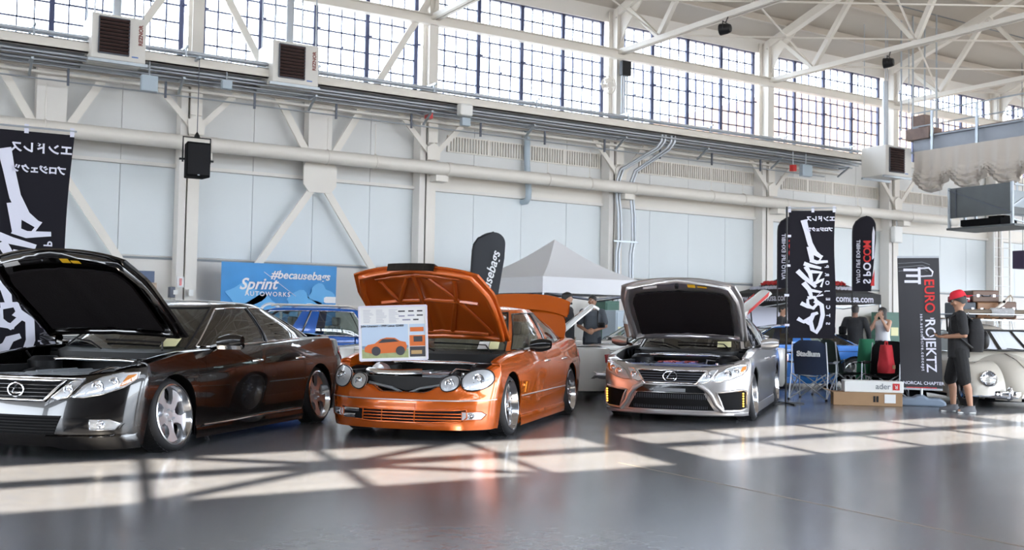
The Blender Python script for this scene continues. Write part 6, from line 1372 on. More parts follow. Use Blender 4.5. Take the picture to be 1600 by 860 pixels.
# ------------------------------------------------------------------ beetle with loaded roof rack
def beetle():
    rz = R_(238); p = by_depth(1606, 600, 15.7); R = Matrix.Rotation(rz, 3, 'Z') @ Vector((1.75, 0, 0))
    t = thing('vintage_car', 'cream rounded vintage car with loaded roof rack at right edge', 'car', (p.x - R.x, p.y - R.y, 0), rz)
    L = -0.22
    top = [(-1.95, 0.42), (-1.8, 0.78), (-1.5, 1.02), (-1.1, 1.24), (-0.7, 1.41), (-0.3, 1.49), (0.1, 1.50), (0.4, 1.46), (0.66, 1.36), (0.98, 1.03), (1.15, 0.99), (1.4, 0.93), (1.65, 0.82), (1.82, 0.68), (1.93, 0.50)]
    hw = [(-1.95, 0.22), (-1.7, 0.42), (-1.3, 0.58), (-0.8, 0.68), (0, 0.71), (0.6, 0.70), (0.98, 0.66), (1.3, 0.55), (1.6, 0.42), (1.8, 0.30), (1.93, 0.18)]
    def sec(x, a): # a 0 at the sill, 1 on the crown
        zt = interp(top, x) + L; z0 = 0.12; w = smoothtab(hw, x); an = a * math.pi / 2
        n = 2.6 if -1.2 < x < 0.95 else 2.2
        cab = 1.0
        y = w * max(0, math.cos(an)) ** (2 / n); z = z0 + (zt - z0) * math.sin(an) ** (2 / n) if an > 0 else z0
        if x < 0.98 and z > 0.74: y *= 1 - 0.16 * (z - 0.74) / 0.6
        return Vector((x, y, z))
    def skin(x0, x1, nx, name, m, a0=0.0, a1=1.0):
        xs_ = [lerp(x0, x1, i / nx) for i in range(nx + 1)]; al = [lerp(a0, a1, j / 14) for j in range(15)]
        rows = [[sec(x, a) for a in al] + [Vector((q.x, -q.y, q.z)) for q in [sec(x, a) for a in al[-2::-1]]] for x in xs_]
        return MB().grid(rows).build(name, m, t, 50)
    skin(-1.95, 0.98, 40, 'body_shell', 'p_cream'); hood = skin(0.985, 1.93, 24, 'hood', 'p_cream')
    MB().tube([sec(lerp(1.0, 1.93, k / 12), 1.0) + Vector((0, 0, 0.004)) for k in range(13)], 0.008, 6).build('hood_crease', 'chrome', hood, 60)
    # windshield with a white sun shade behind it
    def ws(u, v, o): x = lerp(1.0, 0.68, v); return Vector((x + 0.10 * (1 - u * u) + 0.03 + o, u * lerp(0.62, 0.50, v), lerp(1.06, 1.37, v) + L + 0.02))
    g_ = lambda o: [[ws(j / 8, i / 6, o) for j in range(-8, 9)] for i in range(7)]
    MB().grid(g_(0.03)).build('windshield', 'lens', t, 60); MB().grid(g_(0.0)).build('sun_shade', 'print_white', t, 60)
    MB().tube([ws(j / 8, 0, 0.03) for j in range(-8, 9)] + [ws(1, i / 6, 0.03) for i in range(1, 7)] + [ws(j / 8, 1, 0.03) for j in range(7, -9, -1)] + [ws(-1, i / 6, 0.03) for i in range(5, 0, -1)], 0.016, 6, closed=True).build('windshield_seal', 'black', t, 60)
    for y in (0.3, -0.2): MB().tube([ws(y / 0.6, 0.02, 0.05), ws(y / 0.6 - 0.55, 0.10, 0.05)], 0.007, 5).build('wiper', 'black', t)
    for u in (-0.25, 0.45): MB().grid([[ws(u + 0.10 * j - 0.15 * i / 4, i / 4, 0.012) for j in range(2)] for i in range(5)]).build('shade_gap', 'blackmatt', t)
    # side windows
    for sg in (1, -1):
        for x0, x1, x2, x3 in ((0.60, -0.16, -0.16, 0.40), (-0.24, -0.95, -0.80, -0.24)):
            def sw(u, v): x = lerp(lerp(x0, x1, u), lerp(x3, x2, u), v); q = sec(x, 0.5); z = lerp(0.82, 1.16, v); w = smoothtab(hw, x) * (1 - 0.16 * (z - 0.74) / 0.6); return Vector((x, sg * (w + 0.012), z))
            MB().grid([[sw(j / 6, i / 4) for j in range(7)] for i in range(5)]).build('side_window', 'glassdark', t, 60); MB().tube([sw(j / 6, 0) for j in range(7)] + [sw(1, i / 4) for i in range(1, 5)] + [sw(j / 6, 1) for j in range(5, -1, -1)] + [sw(0, i / 4) for i in range(3, 0, -1)], 0.010, 6, closed=True).build('window_trim', 'chrome', t, 60)
        # front fender: teardrop shell with an arch
        for xc, nm in ((1.22, 'front_fender'), (-1.22, 'rear_fender')):
            rows = []
            for i in range(21):
                a = math.pi * i / 20; r = []
                for j in range(11):
                    b_ = j / 10 * math.pi / 2
                    ex = 0.56 * math.cos(a) * (1.0 if math.cos(a) > 0 else 1.25); zz = 0.20 + 0.50 * math.sin(a) ** 0.9
                    yy = lerp(0.34, 0.80, math.sin(b_)); sq = math.cos(b_) ** 0.55 * 0.30 + 0.70
                    r.append(Vector((xc + ex * sq, sg * yy, 0.10 + (zz - 0.10) * sq)))
                rows.append(r)
            MB().grid(rows).build(nm, 'p_cream', t, 60)
            rows = [[Vector((xc + 0.36 * math.cos(a) , sg * y, 0.10 + 0.36 * math.sin(a))) for y in (0.4, 0.79)] for a in [math.pi * i / 16 for i in range(17)]]
            f_ = MB(); f_.add([Vector((xc + rr * math.cos(a) * (1.0 if math.cos(a) > 0 else kk), sg * 0.795, 0.10 + hh * math.sin(a))) for a in [math.pi * i / 16 for i in range(17)] for rr, hh, kk in ((0.36, 0.34, 1.0), (0.40, 0.43, 1.25))], [(2 * i, 2 * i + 1, 2 * i + 3, 2 * i + 2) for i in range(16)]).build('fender_lip', 'p_cream', t)
        c0 = Vector((1.72, sg * 0.57, 0.44)); nrm = Vector((0.92, sg * 0.12, 0.36)).normalized(); u1 = Vector((0, 0, 1)) - nrm * nrm.z; u1.normalize(); u2 = nrm.cross(u1)
        rows = [[c0 + nrm * d + (u1 * math.cos(q) + u2 * math.sin(q)) * r for q in [2 * math.pi * k / 24 for k in range(24)]] for r, d in ((0.115, -0.20), (0.118, 0.0), (0.125, 0.02), (0.11, 0.04), (0.098, 0.03), (0.07, 0.0), (0.03, -0.03), (0.001, -0.035))]
        hl = MB().grid(rows, closed=True).build('headlight', 'chrome', t, 50)
        MB().grid([[c0 + nrm * (0.03 + 0.03 * math.cos(rr * 1.5)) + (u1 * math.cos(q) + u2 * math.sin(q)) * (0.1 * rr) for q in [2 * math.pi * k / 20 for k in range(20)]] for rr in (0.01, 0.3, 0.6, 0.85, 1.0)], closed=True).build('lens', 'lens', hl, 60)
        MB().sphere((1.30, sg * 0.60, 0.655), 0.035, 10, 6, (1.6, 0.9, 0.7)).build('turn_signal', 'chrome', t, 60)
        MB().box((-0.75, sg * 0.62 - 0.10, 0.10), (0.78, sg * 0.62 + 0.12, 0.14)).build('running_board', 'black', t, bevel=0.01); MB().tube([(-0.75, sg * 0.745, 0.14), (0.78, sg * 0.745, 0.14)], 0.01, 6).build('board_trim', 'chrome', t)
        MB().tube([(0.62, sg * (smoothtab(hw, 0.6) + 0.006), 0.2), (0.62, sg * (smoothtab(hw, 0.6) + 0.004), 0.74)], 0.004, 4).build('door_seam', 'black', t); MB().tube([(-0.05, sg * 0.735, 0.66), (-0.16, sg * 0.735, 0.66)], 0.012, 6).build('door_handle', 'chrome', t)
        for xc in (1.22, -1.22):
            w = bpy.data.objects.new('wheel', MB().lathe([(0.20, -0.15), (0.29, -0.14), (0.305, -0.10), (0.305, -0.04), (0.29, 0), (0.20, 0.0), (0.19, -0.03), (0.0, -0.02)], 32, 'y').mesh('wheel', 'rubber', 40)); C.objects.link(w); w.parent = t; w.matrix_local = Matrix.Translation((xc, sg * 0.74, 0.305)) @ (Matrix.Identity(4) if sg > 0 else Matrix.Rotation(math.pi, 4, 'Z'))
            MB().lathe([(0.0, 0.02), (0.10, 0.012), (0.13, -0.01), (0.19, 0.0), (0.2, -0.02)], 24, 'y').build('hub_cap', 'chrome', w, 40)
        MB().tube([(1.86, sg * 0.34, 0.14), (1.95, sg * 0.34, 0.16), (1.97, sg * 0.34, 0.26), (1.93, sg * 0.34, 0.33), (1.86, sg * 0.34, 0.30)], 0.02, 8).build('over_rider', 'chrome', t, 60)
    MB().grid([[Vector((1.86 - 0.55 * abs(u) ** 3.2 + o, 0.78 * u, z + L * 0)) for z, o in ((0.15, 0), (0.16, 0.04), (0.21, 0.055), (0.26, 0.04), (0.27, 0))] for u in [j / 14 for j in range(-14, 15)]]).build('front_bumper', 'chrome', t, 50)
    MB().box((-1.6, -0.5, 0.09), (1.6, 0.5, 0.16)).build('underbody', 'blackmatt', t)
    # rack
    zr = 1.50 + L + 0.06
    for x in (-0.55, 0.0, 0.55):
        MB().bar((x, -0.58, zr), (x, 0.58, zr), 0.03, 0.02).build('rack_bar', 'conduit', t)
        for sg in (1, -1): MB().tube([(x, sg * 0.58, zr), (x, sg * 0.62, zr - 0.22)], 0.010, 6).build('rack_leg', 'conduit', t)
    for j in range(7): MB().bar((-0.62, -0.54 + 0.18 * j, zr + 0.018), (0.62, -0.54 + 0.18 * j, zr + 0.018), 0.05, 0.015).build('rack_slat', mat('rack_wood', (0.25, 0.15, 0.08), 0.6), t)
    MB().tube([(-0.62, -0.58, zr + 0.09), (0.64, -0.58, zr + 0.09), (0.64, 0.58, zr + 0.09), (-0.62, 0.58, zr + 0.09)], 0.010, 6, closed=True).build('rack_rail', 'conduit', t)
    # luggage stays with its own things
    Mw = Matrix.Translation(t.location) @ Matrix.Rotation(rz, 4, 'Z'); base_z = zr + 0.028
    def case(x, y, z, sx, sy, sz, m, label, rr=0.0):
        q = Mw @ Vector((x, y, z)); o = thing('suitcase', label, 'suitcase', q, rz + rr, 'luggage on the roof rack')
        MB().box((-sx / 2, -sy / 2, 0), (sx / 2, sy / 2, sz)).build('case_body', m, o, bevel=0.02)
        MB().bar((sx / 2 + 0.004, -sy / 2, sz * 0.55), (sx / 2 + 0.004, sy / 2, sz * 0.55), 0.006, 0.012).build('seam', 'darksteel', o)
        for yy in (-sy * 0.3, sy * 0.3): MB().box((sx / 2, yy - 0.02, sz * 0.45), (sx / 2 + 0.012, yy + 0.02, sz * 0.65)).build('latch', 'alloy', o)
        MB().tube([(sx / 2, -0.07, sz * 0.6), (sx / 2 + 0.035, -0.06, sz * 0.5), (sx / 2 + 0.035, 0.06, sz * 0.5), (sx / 2, 0.07, sz * 0.6)], 0.008, 6).build('handle', 'black', o)
    br = mat('brown_leather', (0.10, 0.05, 0.03), 0.5); tn = mat('tan_leather_case', (0.26, 0.13, 0.06), 0.5); nv = mat('blue_black_trunk', (0.035, 0.045, 0.06), 0.5); rd = mat('maroon_case', (0.22, 0.02, 0.025), 0.5)
    case(0.0, -0.28, base_z, 0.55, 0.30, 0.26, nv, 'blue black trunk on the roof rack, nearest the capped man'); case(0.0, -0.30, base_z + 0.262, 0.40, 0.22, 0.10, rd, 'maroon case lying on top of the blue black trunk')
    case(0.0, 0.08, base_z, 0.50, 0.36, 0.26, tn, 'tan leather suitcase at the middle of the roof rack'); case(-0.02, 0.06, base_z + 0.262, 0.46, 0.44, 0.20, br, 'dark brown suitcase topmost on the roof rack')
    case(0.0, 0.41, base_z, 0.50, 0.28, 0.28, br, 'brown ribbed suitcase on the roof rack by the red lamp')
    q = Mw @ Vector((0.42, 0.22, base_z)); o = thing('animal_skull', 'white horned animal skull leaning on the suitcases', 'skull', q, rz)
    rows = []
    for i in range(13):
        s_ = i / 12; w = interp([(0, 0.035), (0.35, 0.05), (0.6, 0.085), (0.8, 0.10), (0.95, 0.07), (1, 0.02)], s_); rows.append([(0.0 + 0.6 * w * math.cos(a) - 0.06 * s_, lerp(-0.22, 0.14, s_) + w * math.sin(a) * 0.5, 0.06 + 0.26 * s_ + w * math.sin(a) * 0.8) for a in [2 * math.pi * k / 14 for k in range(14)]])
    MB().grid(rows, closed=True).build('cranium', mat('bone', (0.68, 0.63, 0.56), 0.7), o, 60); MB().sphere((0.02, 0.035, 0.27), 0.022, 10, 6).build('eye_socket', 'blackmatt', o); MB().tube([(-0.05, 0.13, 0.34), (-0.04, 0.17, 0.38), (-0.02, 0.19, 0.33), (-0.02, 0.18, 0.27)], 0.014, 6, rs=[0.02, 0.016, 0.01, 0.004]).build('horn', mat('horn', (0.35, 0.28, 0.2), 0.6), o)
    q = Mw @ Vector((0.56, 0.1, base_z + 0.095)); o = thing('rolled_blanket', 'rolled pale blanket on a pole across the front of the rack', 'blanket', q, rz)
    mb = MB()
    for k in range(18): mb.lathe([(0.0, -0.12 + 0.02 * k), (0.068, -0.118 + 0.02 * k), (0.074, -0.11 + 0.02 * k), (0.068, -0.102 + 0.02 * k)], 14, 'y')
    mb.build('blanket_roll', mat('grey_wool', (0.55, 0.55, 0.56), 0.9), o, 60); MB().tube([(0, -0.60, 0), (0, 0.42, 0)], 0.045, 12).build('carry_pole', mat('khaki', (0.14, 0.11, 0.08), 0.8), o, 60)
    q = Mw @ Vector((0.42, 0.66, base_z + 0.10)); o = thing('signal_lamp', 'red round lamp at the right end of the roof rack', 'lamp', q, rz)
    MB().lathe([(0.0, 0.06), (0.05, 0.055), (0.07, 0.03), (0.072, -0.03), (0, -0.05)], 18, 'x').build('lamp_body', 'red', o, 40); MB().tube([(0.03, 0.075 * math.cos(a), 0.075 * math.sin(a)) for a in [2 * math.pi * k / 18 for k in range(18)]], 0.01, 6, closed=True).build('lamp_rim', 'chrome', o); MB().tube([(0, 0, -0.07), (0, 0, -0.10)], 0.02, 8).build('lamp_foot', 'black', o)
beetle()
# ================================================================== PEOPLE
SK = {'light': mat('skin_light', (0.50, 0.29, 0.20), 0.55), 'tan': mat('skin_tan', (0.38, 0.20, 0.125), 0.55), 'brown': mat('skin_brown', (0.20, 0.10, 0.065), 0.55)}
M['hair'] = mat('dark_hair', (0.012, 0.010, 0.009), 0.6)
M['tee_black'] = mat('black_cotton', (0.016, 0.016, 0.018), 0.9, bump=0.6, bscale=9); M['short_black'] = mat('black_shorts_cloth', (0.007, 0.007, 0.008), 0.9, bump=0.6, bscale=8); M['tee_grey'] = mat('slate_cotton', (0.075, 0.085, 0.10), 0.9); M['tee_white'] = mat('white_cotton', (0.70, 0.70, 0.72), 0.9)
M['denim'] = mat('dark_denim', (0.02, 0.024, 0.035), 0.9); M['cap_red'] = mat('red_cap_cloth', (0.58, 0.012, 0.03), 0.8)
def rings(mb, rows, n=20):
    """rows of (centre, half-width x, half-depth y); horizontal elliptic rings, capped"""
    R = [[(c[0] + a * math.cos(t), c[1] + b * math.sin(t), c[2]) for t in [2 * math.pi * k / n for k in range(n)]] for c, a, b in rows]
    o = len(mb.v); mb.grid(R, closed=True); mb.f.append(tuple(o + k for k in reversed(range(n)))); mb.f.append(tuple(o + (len(R) - 1) * n + k for k in range(n)))
def limb(mb, pts, rs, n=12):
    P = [Vector(p) for p in pts]; Q, S = [], []
    for i in range(len(P) - 1):
        for k in range(5): Q.append(P[i].lerp(P[i + 1], k / 5)); S.append(lerp(rs[i], rs[i + 1], k / 5))
    Q.append(P[-1]); S.append(rs[-1]); mb.tube(Q, 0, n, rs=S)
    for p, r in zip(P, rs): mb.sphere(tuple(p), r * 0.985, 10, 8)
def remesh(o, vox, it=3):
    d = o.modifiers.new('remesh', 'REMESH'); d.mode = 'VOXEL'; d.voxel_size = vox; d.use_smooth_shade = True
    s = o.modifiers.new('smooth', 'SMOOTH'); s.iterations = it; s.factor = 0.5
def hand(mb, w, d, palm_n, sg, curl=0.5, r=0.0088):
    d = Vector(d).normalized(); n = Vector(palm_n); n = (n - d * n.dot(d)).normalized(); s = d.cross(n) * sg; w = Vector(w)
    for a in (-0.022, 0.0, 0.022): limb(mb, [w + s * a * 0.6, w + d * 0.085 + s * a], [0.017, 0.015], 8)
    for k, (off, ln) in enumerate(((-0.032, 0.070), (-0.011, 0.080), (0.011, 0.075), (0.031, 0.058))):
        p = w + d * 0.085 + s * off; d1 = (d + n * curl * 0.5).normalized(); d2 = (d + n * curl * 1.4).normalized(); d3 = (d * 0.6 + n * curl * 2.0).normalized()
        q = p + d1 * ln * 0.45; q2 = q + d2 * ln * 0.32; limb(mb, [p - d * 0.015, q, q2, q2 + d3 * ln * 0.25], [r, r * 0.95, r * 0.9, r * 0.8], 7)
    p = w + d * 0.025 - s * 0.030; t1 = (d * 0.6 - s * 0.8 + n * 0.3).normalized(); q = p + t1 * 0.040; limb(mb, [p, q, q + (d + n * 0.5 - s * 0.2).normalized() * 0.032], [0.012, 0.010, 0.008], 7)
def person(label, base, rz, h=1.75, skin='light', top='tee_black', legs='denim', shorts=False, pose=None, lean=0.0, head_down=0.0, head_turn=0.0, hair='short', vox=0.014, belly=0.0, shoe='black', beard=False, female=False, eyes=True, sleeve=0.55, long_sleeve=False, cap=None):
    t = thing('person', label, 'person', base, rz, 'visitors'); k = h / 1.75; sk = SK[skin]
    V = lambda x, y, z: Vector((x * k, (y - lean * max(0, z - 0.95)) * k, z * k))
    P = dict(eL=(0.24, 0.03, 1.16), wL=(0.25, -0.04, 0.90), eR=(-0.24, 0.03, 1.16), wR=(-0.25, -0.04, 0.90), kL=(0.10, -0.01, 0.50), kR=(-0.10, -0.01, 0.50), aL=(0.10, 0.03, 0.09), aR=(-0.10, 0.03, 0.09), nL=(0, -0.3, -1), nR=(0, -0.3, -1), pL=(-1, 0, 0), pR=(1, 0, 0), curl=0.4)
    P.update(pose or {}); sw = 0.165 if female else 0.195
    mb = MB()
    rings(mb, [(V(0, 0.01, 0.84), 0.155 * k, 0.105 * k), (V(0, 0.01, 0.95), 0.165 * k, 0.115 * k), (V(0, 0, 1.08), 0.145 * k, (0.10 + belly) * k), (V(0, 0, 1.22), 0.16 * k, (0.11 + belly * 0.7) * k), (V(0, 0, 1.34), 0.18 * k, 0.115 * k), (V(0, 0.01, 1.42), 0.16 * k, 0.095 * k), (V(0, 0.012, 1.46), 0.09 * k, 0.07 * k)])
    limb(mb, [V(0, 0.012, 1.42), V(0, 0.0, 1.54)], [0.062 * k, 0.056 * k])
    J = {}
    for s, n in ((1, 'L'), (-1, 'R')):
        sh = V(s * sw, 0.01, 1.41); e = V(*P['e' + n]); w = V(*P['w' + n]); J['s' + n], J['e' + n], J['w' + n] = sh, e, w
        limb(mb, [V(s * 0.10, 0.01, 1.42), sh, e, w], [0.062 * k, 0.058 * k, 0.043 * k, 0.029 * k])
        hand(mb, w, (w - e).normalized() + Vector(P['n' + n]) * 0.35, P['p' + n], s, P['curl'])
        hp, kn, an = V(s * 0.09, 0.01, 0.90), V(*P['k' + n]), V(*P['a' + n]); J['h' + n], J['k' + n], J['a' + n] = hp, kn, an
        mid = kn.lerp(an, 0.35) + Vector((0, 0.02, 0)); limb(mb, [hp, kn, mid, an], [0.088 * k, 0.056 * k, 0.057 * k, 0.037 * k])
        limb(mb, [an - Vector((0, 0, 0.03)), an + Vector((s * 0.01, -0.15 * k, -0.055 * k))], [0.038 * k, 0.030 * k])
    # head: skull, jaw, nose, ears
    hd = MB(); rows = []
    prof = [(-0.118, 0.030, 0.035, -0.030), (-0.105, 0.046, 0.060, -0.020), (-0.08, 0.058, 0.078, -0.008), (-0.045, 0.067, 0.090, 0.0), (0.0, 0.073, 0.097, 0.004), (0.04, 0.075, 0.099, 0.008), (0.075, 0.068, 0.090, 0.010), (0.10, 0.050, 0.066, 0.010), (0.115, 0.022, 0.03, 0.010)]
    for z, a, b, cy in prof: rows.append([(a * math.cos(q), cy + b * math.sin(q), z) for q in [2 * math.pi * i / 24 for i in range(24)]])
    o = len(hd.v); hd.grid(rows, closed=True); hd.f.append(tuple(o + i for i in reversed(range(24)))); hd.f.append(tuple(o + 8 * 24 + i for i in range(24)))
    limb(hd, [(0, -0.088, 0.018), (0, -0.112, -0.022), (0, -0.098, -0.032)], [0.009, 0.014, 0.012], 8)
    for s in (1, -1):
        hd.sphere((s * 0.075, 0.012, -0.005), 0.028, 8, 8, (0.35, 0.7, 1.15)); hd.sphere((s * 0.045, -0.07, -0.025), 0.025, 8, 6)
    hd.sphere((0, -0.088, -0.066), 0.016, 10, 6, (1.5, 0.6, 0.55)); hd.sphere((0, -0.078, -0.100), 0.020, 8, 6)
    Hm = Matrix.Translation(V(0, -0.005, 1.635)) @ Matrix.Rotation(head_turn, 4, 'Z') @ Matrix.Rotation(head_down, 4, 'X') @ Matrix.Scale(k, 4)
    T = lambda p: Hm @ Vector(p)
    mb.add([T(p) for p in hd.v], hd.f)
    body = mb.build('body', sk, t, 60); remesh(body, vox)
    def child(m_, name, mt, sm=60): return MB().add([T(p) for p in m_.v], m_.f).build(name, mt, t, sm)
    if eyes:
        for s in (1, -1):
            e_ = MB().sphere((s * 0.031, -0.087, 0.018), 0.0115, 10, 8, (1.2, 0.7, 0.8)); child(e_, 'eye', 'white'); child(MB().sphere((s * 0.031, -0.0955, 0.018), 0.0055, 8, 6), 'iris', 'black')
            child(MB().bar((s * 0.016, -0.099, 0.036), (s * 0.05, -0.088, 0.038), 0.008, 0.007), 'eyebrow', 'hair')
        child(MB().sphere((0, -0.101, -0.066), 0.02, 10, 6, (1.0, 0.3, 0.16)), 'lips', mat('lip', (0.30, 0.11, 0.09), 0.5))
    if hair:
        hb = MB(); rows = []
        for i in range(11):
            v = i / 10; r = []
            for q in range(28):
                a = 2 * math.pi * q / 28; front = max(0, -math.sin(a)) ; zlow = 0.055 * front + (-0.03) * (1 - front) - (0.035 if math.sin(a) > 0.2 else 0)
                if hair == 'long': zlow = 0.06 * front + (-0.30) * (1 - front) ** 0.5 if front < 0.75 else 0.05
                z = lerp(zlow, 0.124 if hair != 'buzz' else 0.119, v); zz = max(-0.04, min(0.124, z)); ra = interp([(p_[0], p_[1]) for p_ in prof], min(z, 0.112)) if z > -0.05 else 0.07; rb = interp([(p_[0], p_[2]) for p_ in prof], min(z, 0.112)) if z > -0.05 else 0.085
                ex = 0.006 if hair == 'buzz' else (0.014 if hair == 'short' else 0.018)
                if v > 0.97: ra = rb = -ex + 0.004
                r.append(((ra + ex) * math.cos(a), 0.006 + (rb + ex) * math.sin(a), z + (0.0 if v < 0.97 else 0.004)))
            rows.append(r)
        hb.grid(rows, closed=True); child(hb, 'hair', 'hair')
    if beard: child(MB().sphere((0, -0.085, -0.098), 0.028, 10, 8, (1.0, 0.8, 0.8)), 'beard', 'hair')
    if cap:
        cb_ = MB(); rows = []
        for i in range(9):
            a0 = math.pi / 2 * i / 8; rows.append([(0.090 * math.cos(a0) ** 0.6 * math.cos(q), 0.008 + 0.116 * math.cos(a0) ** 0.6 * math.sin(q), 0.040 + 0.115 * math.sin(a0)) for q in [2 * math.pi * j / 24 for j in range(24)]])
        cb_.grid(rows, closed=True); cap_o = child(cb_, 'cap', cap)
        br_ = MB(); br_.grid([[(0.085 * math.cos(q), 0.09 + 0.12 * rr * (0.3 + 0.7 * math.sin(q)), 0.052 - 0.035 * rr) for q in [math.pi * j / 12 for j in range(13)]] for rr in (0.0, 0.5, 1.0)])
        b_ = child(br_, 'cap_brim', cap); d_ = b_.modifiers.new('s', 'SOLIDIFY'); d_.thickness = 0.005
    # clothing
    c = MB(); ex = 0.014
    rings(c, [(V(0, 0.01, 0.80 if not female else 0.98), 0.185 * k, (0.13 + belly) * k), (V(0, 0.01, 0.95), 0.182 * k, (0.13 + belly) * k), (V(0, 0, 1.08), 0.168 * k, (0.122 + belly) * k), (V(0, 0, 1.22), 0.178 * k, (0.126 + belly * 0.7) * k), (V(0, 0, 1.34), 0.196 * k, 0.130 * k), (V(0, 0.01, 1.42), 0.178 * k, 0.11 * k), (V(0, 0.012, 1.465), 0.085 * k, 0.075 * k)])
    for s, n in ((1, 'L'), (-1, 'R')):
        sh, e, w = J['s' + n], J['e' + n], J['w' + n]
        if female: continue
        if long_sleeve: limb(c, [V(s * 0.10, 0.01, 1.42), sh, e, w - (w - e).normalized() * 0.02], [0.072 * k, 0.072 * k, 0.060 * k, 0.045 * k])
        else: limb(c, [V(s * 0.10, 0.01, 1.42), sh, sh.lerp(e, sleeve + 0.2)], [0.074 * k, 0.074 * k, 0.070 * k])
    sh_o = c.build('shirt', top, t, 60); remesh(sh_o, vox)
    c = MB(); rings(c, [(V(0, 0.01, 0.80), 0.178 * k, 0.125 * k), (V(0, 0.01, 0.90), 0.182 * k, 0.13 * k), (V(0, 0.01, 1.00), 0.170 * k, 0.122 * k)])
    for s, n in ((1, 'L'), (-1, 'R')):
        hp, kn, an = J['h' + n], J['k' + n], J['a' + n]
        if shorts: limb(c, [hp, hp.lerp(kn, 0.6), kn + Vector((0, 0, -0.02))], [0.105 * k, 0.100 * k, 0.092 * k])
        else: limb(c, [hp, kn, an], [0.102 * k, 0.078 * k, 0.065 * k])
        so = MB(); y0 = an.y
        rows = []
        for z, a, fr, bk in ((0.0, 0.046, -0.19, 0.075), (0.03, 0.048, -0.19, 0.078), (0.055, 0.046, -0.175, 0.072), (0.08, 0.042, -0.10, 0.065), (0.11, 0.040, -0.03, 0.06)):
            rows.append([(an.x + a * math.cos(q), y0 + (fr + bk) / 2 + (bk - fr) / 2 * math.sin(q), z) for q in [2 * math.pi * j / 20 for j in range(20)]])
        so.grid(rows, closed=True); so.f.append(tuple(reversed(range(20)))); o_ = so.build('shoe', shoe, t, 50)
        MB().box((an.x - 0.045, y0 - 0.17, 0.0), (an.x + 0.045, y0 + 0.065, 0.022)).build('sole', 'white', o_, bevel=0.01)
    p_o = c.build('shorts' if shorts else 'trousers', legs, t, 60); remesh(p_o, vox)
    t['_k'] = k
    return t, J, T
def stand(px, depth): p = by_depth(px, 600, depth); return (p.x, p.y, 0)
def rz_to(px, depth, turn):   # turn 0: faces the viewer; + turns towards the viewer's right
    p = by_depth(px, 600, depth); return math.atan2(-p.x, p.y) + turn
# visitor with red cap reading his phone (faces the viewer's left)
gp_ = G(1497, 645)
cap_man, J, T = person('man in black with red cap and backpack looking at his phone', (gp_.x, gp_.y, 0), math.atan2(-gp_.x, gp_.y) - math.radians(82), 1.70, 'tan', 'tee_black', 'short_black', True,
    dict(eL=(0.25, 0.05, 1.13), wL=(0.10, -0.19, 1.10), eR=(-0.25, 0.05, 1.13), wR=(-0.09, -0.19, 1.11), nL=(0, -0.6, 0.1), nR=(0, -0.6, 0.1), pL=(0, 0, 1), pR=(0, 0, 1), curl=0.9, kL=(0.11, 0.07, 0.50), kR=(-0.11, -0.09, 0.50), aL=(0.11, 0.15, 0.09), aR=(-0.11, -0.05, 0.09)),
    lean=-0.02, belly=0.02, head_down=math.radians(18), vox=0.009, hair='short', cap='cap_red', shoe=mat('grey_sneaker', (0.10, 0.10, 0.11), 0.6), sleeve=0.62)
def local_to(o, v): return Matrix.Translation(o.location) @ Matrix.Rotation(o.rotation_euler.z, 4, 'Z') @ Vector(v)
bp_ = thing('backpack', 'black backpack worn by the man in the red cap', 'backpack', local_to(cap_man, (0, 0.15, 0.86)), cap_man.rotation_euler.z)
rows = []
for i in range(13):
    v = i / 12; w = 0.15 * math.sin(math.pi * (0.12 + 0.76 * v)) ** 0.45; d = 0.11 * math.sin(math.pi * (0.10 + 0.72 * v)) ** 0.5
    rows.append([(w * sgnpow(math.cos(q), 0.7), 0.06 + d * sgnpow(math.sin(q), 0.8) + (0.05 * (1 - v) if math.sin(q) > 0 else 0), 0.47 * v) for q in [2 * math.pi * j / 24 for j in range(24)]])
mb = MB().grid(rows, closed=True); mb.f.append(tuple(reversed(range(24)))); mb.f.append(tuple(12 * 24 + i for i in range(24))); mb.build('pack_body', 'tee_black', bp_, 60)
MB().sphere((0, 0.20, 0.17), 0.12, 14, 10, (0.9, 0.55, 1.1)).build('front_pocket', 'black', bp_, 60)
for s in (1, -1): MB().tube([(s * 0.10, 0.03, 0.44), (s * 0.135, -0.10, 0.56), (s * 0.14, -0.28, 0.48), (s * 0.16, -0.27, 0.30), (s * 0.19, -0.08, 0.14), (s * 0.12, 0.02, 0.06)], 0.016, 6).build('strap', 'black', bp_, 60)
MB().tube([(-0.04, 0.0, 0.47), (0, -0.01, 0.52), (0.04, 0.0, 0.47)], 0.008, 6).build('grab_loop', 'black', bp_)
ph = thing('phone', 'dark phone held by the man in the red cap', 'phone', local_to(cap_man, (0.0, -0.33, 1.10)), cap_man.rotation_euler.z)
o = MB().cbox((0, 0, 0), (0.07, 0.13, 0.009)).build('phone_body', 'black', ph, bevel=0.004); o.rotation_euler = (math.radians(25), 0, 0)
gl = MB()
for s in (1, -1): gl.tube([T((s * 0.033 + 0.024 * math.cos(a), -0.104, 0.016 + 0.018 * math.sin(a))) for a in [2 * math.pi * q / 14 for q in range(14)]], 0.0022, 5, closed=True)
gl.tube([T((0.010, -0.106, 0.018)), T((-0.010, -0.106, 0.018))], 0.002, 5)
for s in (1, -1): gl.tube([T((s * 0.057, -0.102, 0.02)), T((s * 0.078, -0.02, 0.02)), T((s * 0.078, 0.02, 0.015))], 0.002, 5)
gl.build('spectacles', 'black', cap_man)
ln = MB().sphere((0, 0, 0), 0.05, 16, 8, (1, 0.08, 1)); o = ln.build('shirt_print', 'print_white', cap_man, 60); o.location = (0.0, 0.137, 1.42 * 0.97)
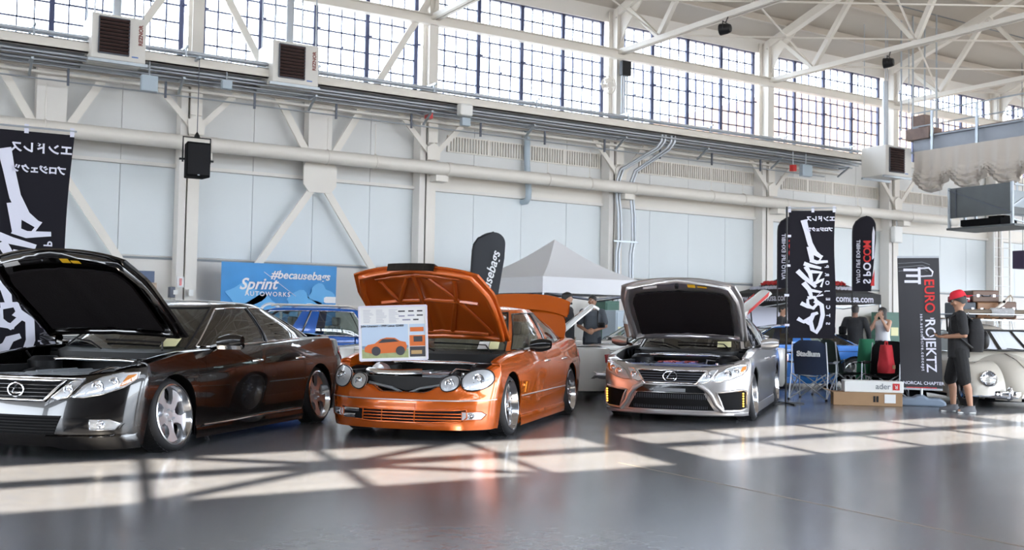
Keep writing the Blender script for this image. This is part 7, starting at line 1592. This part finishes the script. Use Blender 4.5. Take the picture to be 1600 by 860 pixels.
# bystanders under the white canopy
mA, J, T = person('bearded man in black shirt standing beside the orange trunk', stand(884, 20.2), rz_to(884, 20.2, math.radians(70)), 1.76, 'light', 'tee_black', 'denim', belly=0.03, beard=True, head_turn=0.0)
mB, J, T = person('man in slate shirt with camera straps and clasped hands', stand(924, 20.4), rz_to(924, 20.4, math.radians(-8)), 1.72, 'tan', 'tee_grey', 'denim', hair='buzz', head_turn=math.radians(-15), pose=dict(eL=(0.27, 0.0, 1.14), wL=(0.08, -0.19, 1.05), eR=(-0.27, 0.0, 1.14), wR=(-0.08, -0.19, 1.04), nL=(-0.6, -0.2, 0), nR=(0.6, -0.2, 0), pL=(0, 1, 0), pR=(0, 1, 0), curl=0.8), vox=0.012)
for s in (1, -1): MB().tube([(s * 0.11, 0.08, 1.42), (s * 0.12, -0.04, 1.465), (s * 0.125, -0.135, 1.33), (s * 0.13, -0.14, 1.12)], 0.014, 6).build('camera_strap', 'black', mB, 60)
cm = thing('camera', 'black camera hanging at the side of the man in slate shirt', 'camera', local_to(mB, (0.20, -0.13, 1.14)), mB.rotation_euler.z); MB().cbox((0, 0, 0), (0.14, 0.07, 0.10)).build('camera_body', 'black', cm, bevel=0.012); MB().lathe([(0, -0.12), (0.035, -0.12), (0.038, -0.03), (0.0, -0.03)], 16, 'y').build('camera_lens', 'blackgloss', cm, 40)
person('man in white shirt half hidden by the silver hood', stand(988, 20.9), rz_to(988, 20.9, math.radians(60)), 1.74, 'brown', 'tee_white', 'denim', belly=0.03)
person('person with red cap behind the orange trunk', stand(806, 22.0), rz_to(806, 22.0, 0.2), 1.72, 'light', 'tee_black', 'denim', cap='cap_red')
# people by the black canopy
person('man in black hooded top standing behind the blue sedan', stand(1222, 23.5), rz_to(1222, 23.5, math.radians(75)), 1.66, 'tan', 'tee_black', 'denim', hair='buzz', long_sleeve=True, belly=0.04)
person('stout man in black sweater seen from behind near the camp chairs', stand(1336, 22.0), rz_to(1336, 22.0, math.radians(165)), 1.66, 'brown', 'tee_black', 'denim', hair='buzz', long_sleeve=True, belly=0.06, pose=dict(eL=(0.30, 0.03, 1.14), eR=(-0.30, 0.03, 1.14), wL=(0.30, -0.06, 0.90), wR=(-0.30, -0.06, 0.90)))
person('woman in white strapped top holding both hands to her face', stand(1379, 22.3), rz_to(1379, 22.3, math.radians(-30)), 1.62, 'light', 'tee_white', 'tee_black', hair='long', female=True, pose=dict(eL=(0.22, -0.16, 1.22), wL=(0.08, -0.17, 1.46), eR=(-0.22, -0.16, 1.22), wR=(-0.08, -0.17, 1.46), nL=(0, 0.1, 1), nR=(0, 0.1, 1), pL=(0, 1, 0), pR=(0, 1, 0)))
texts_to_mesh()
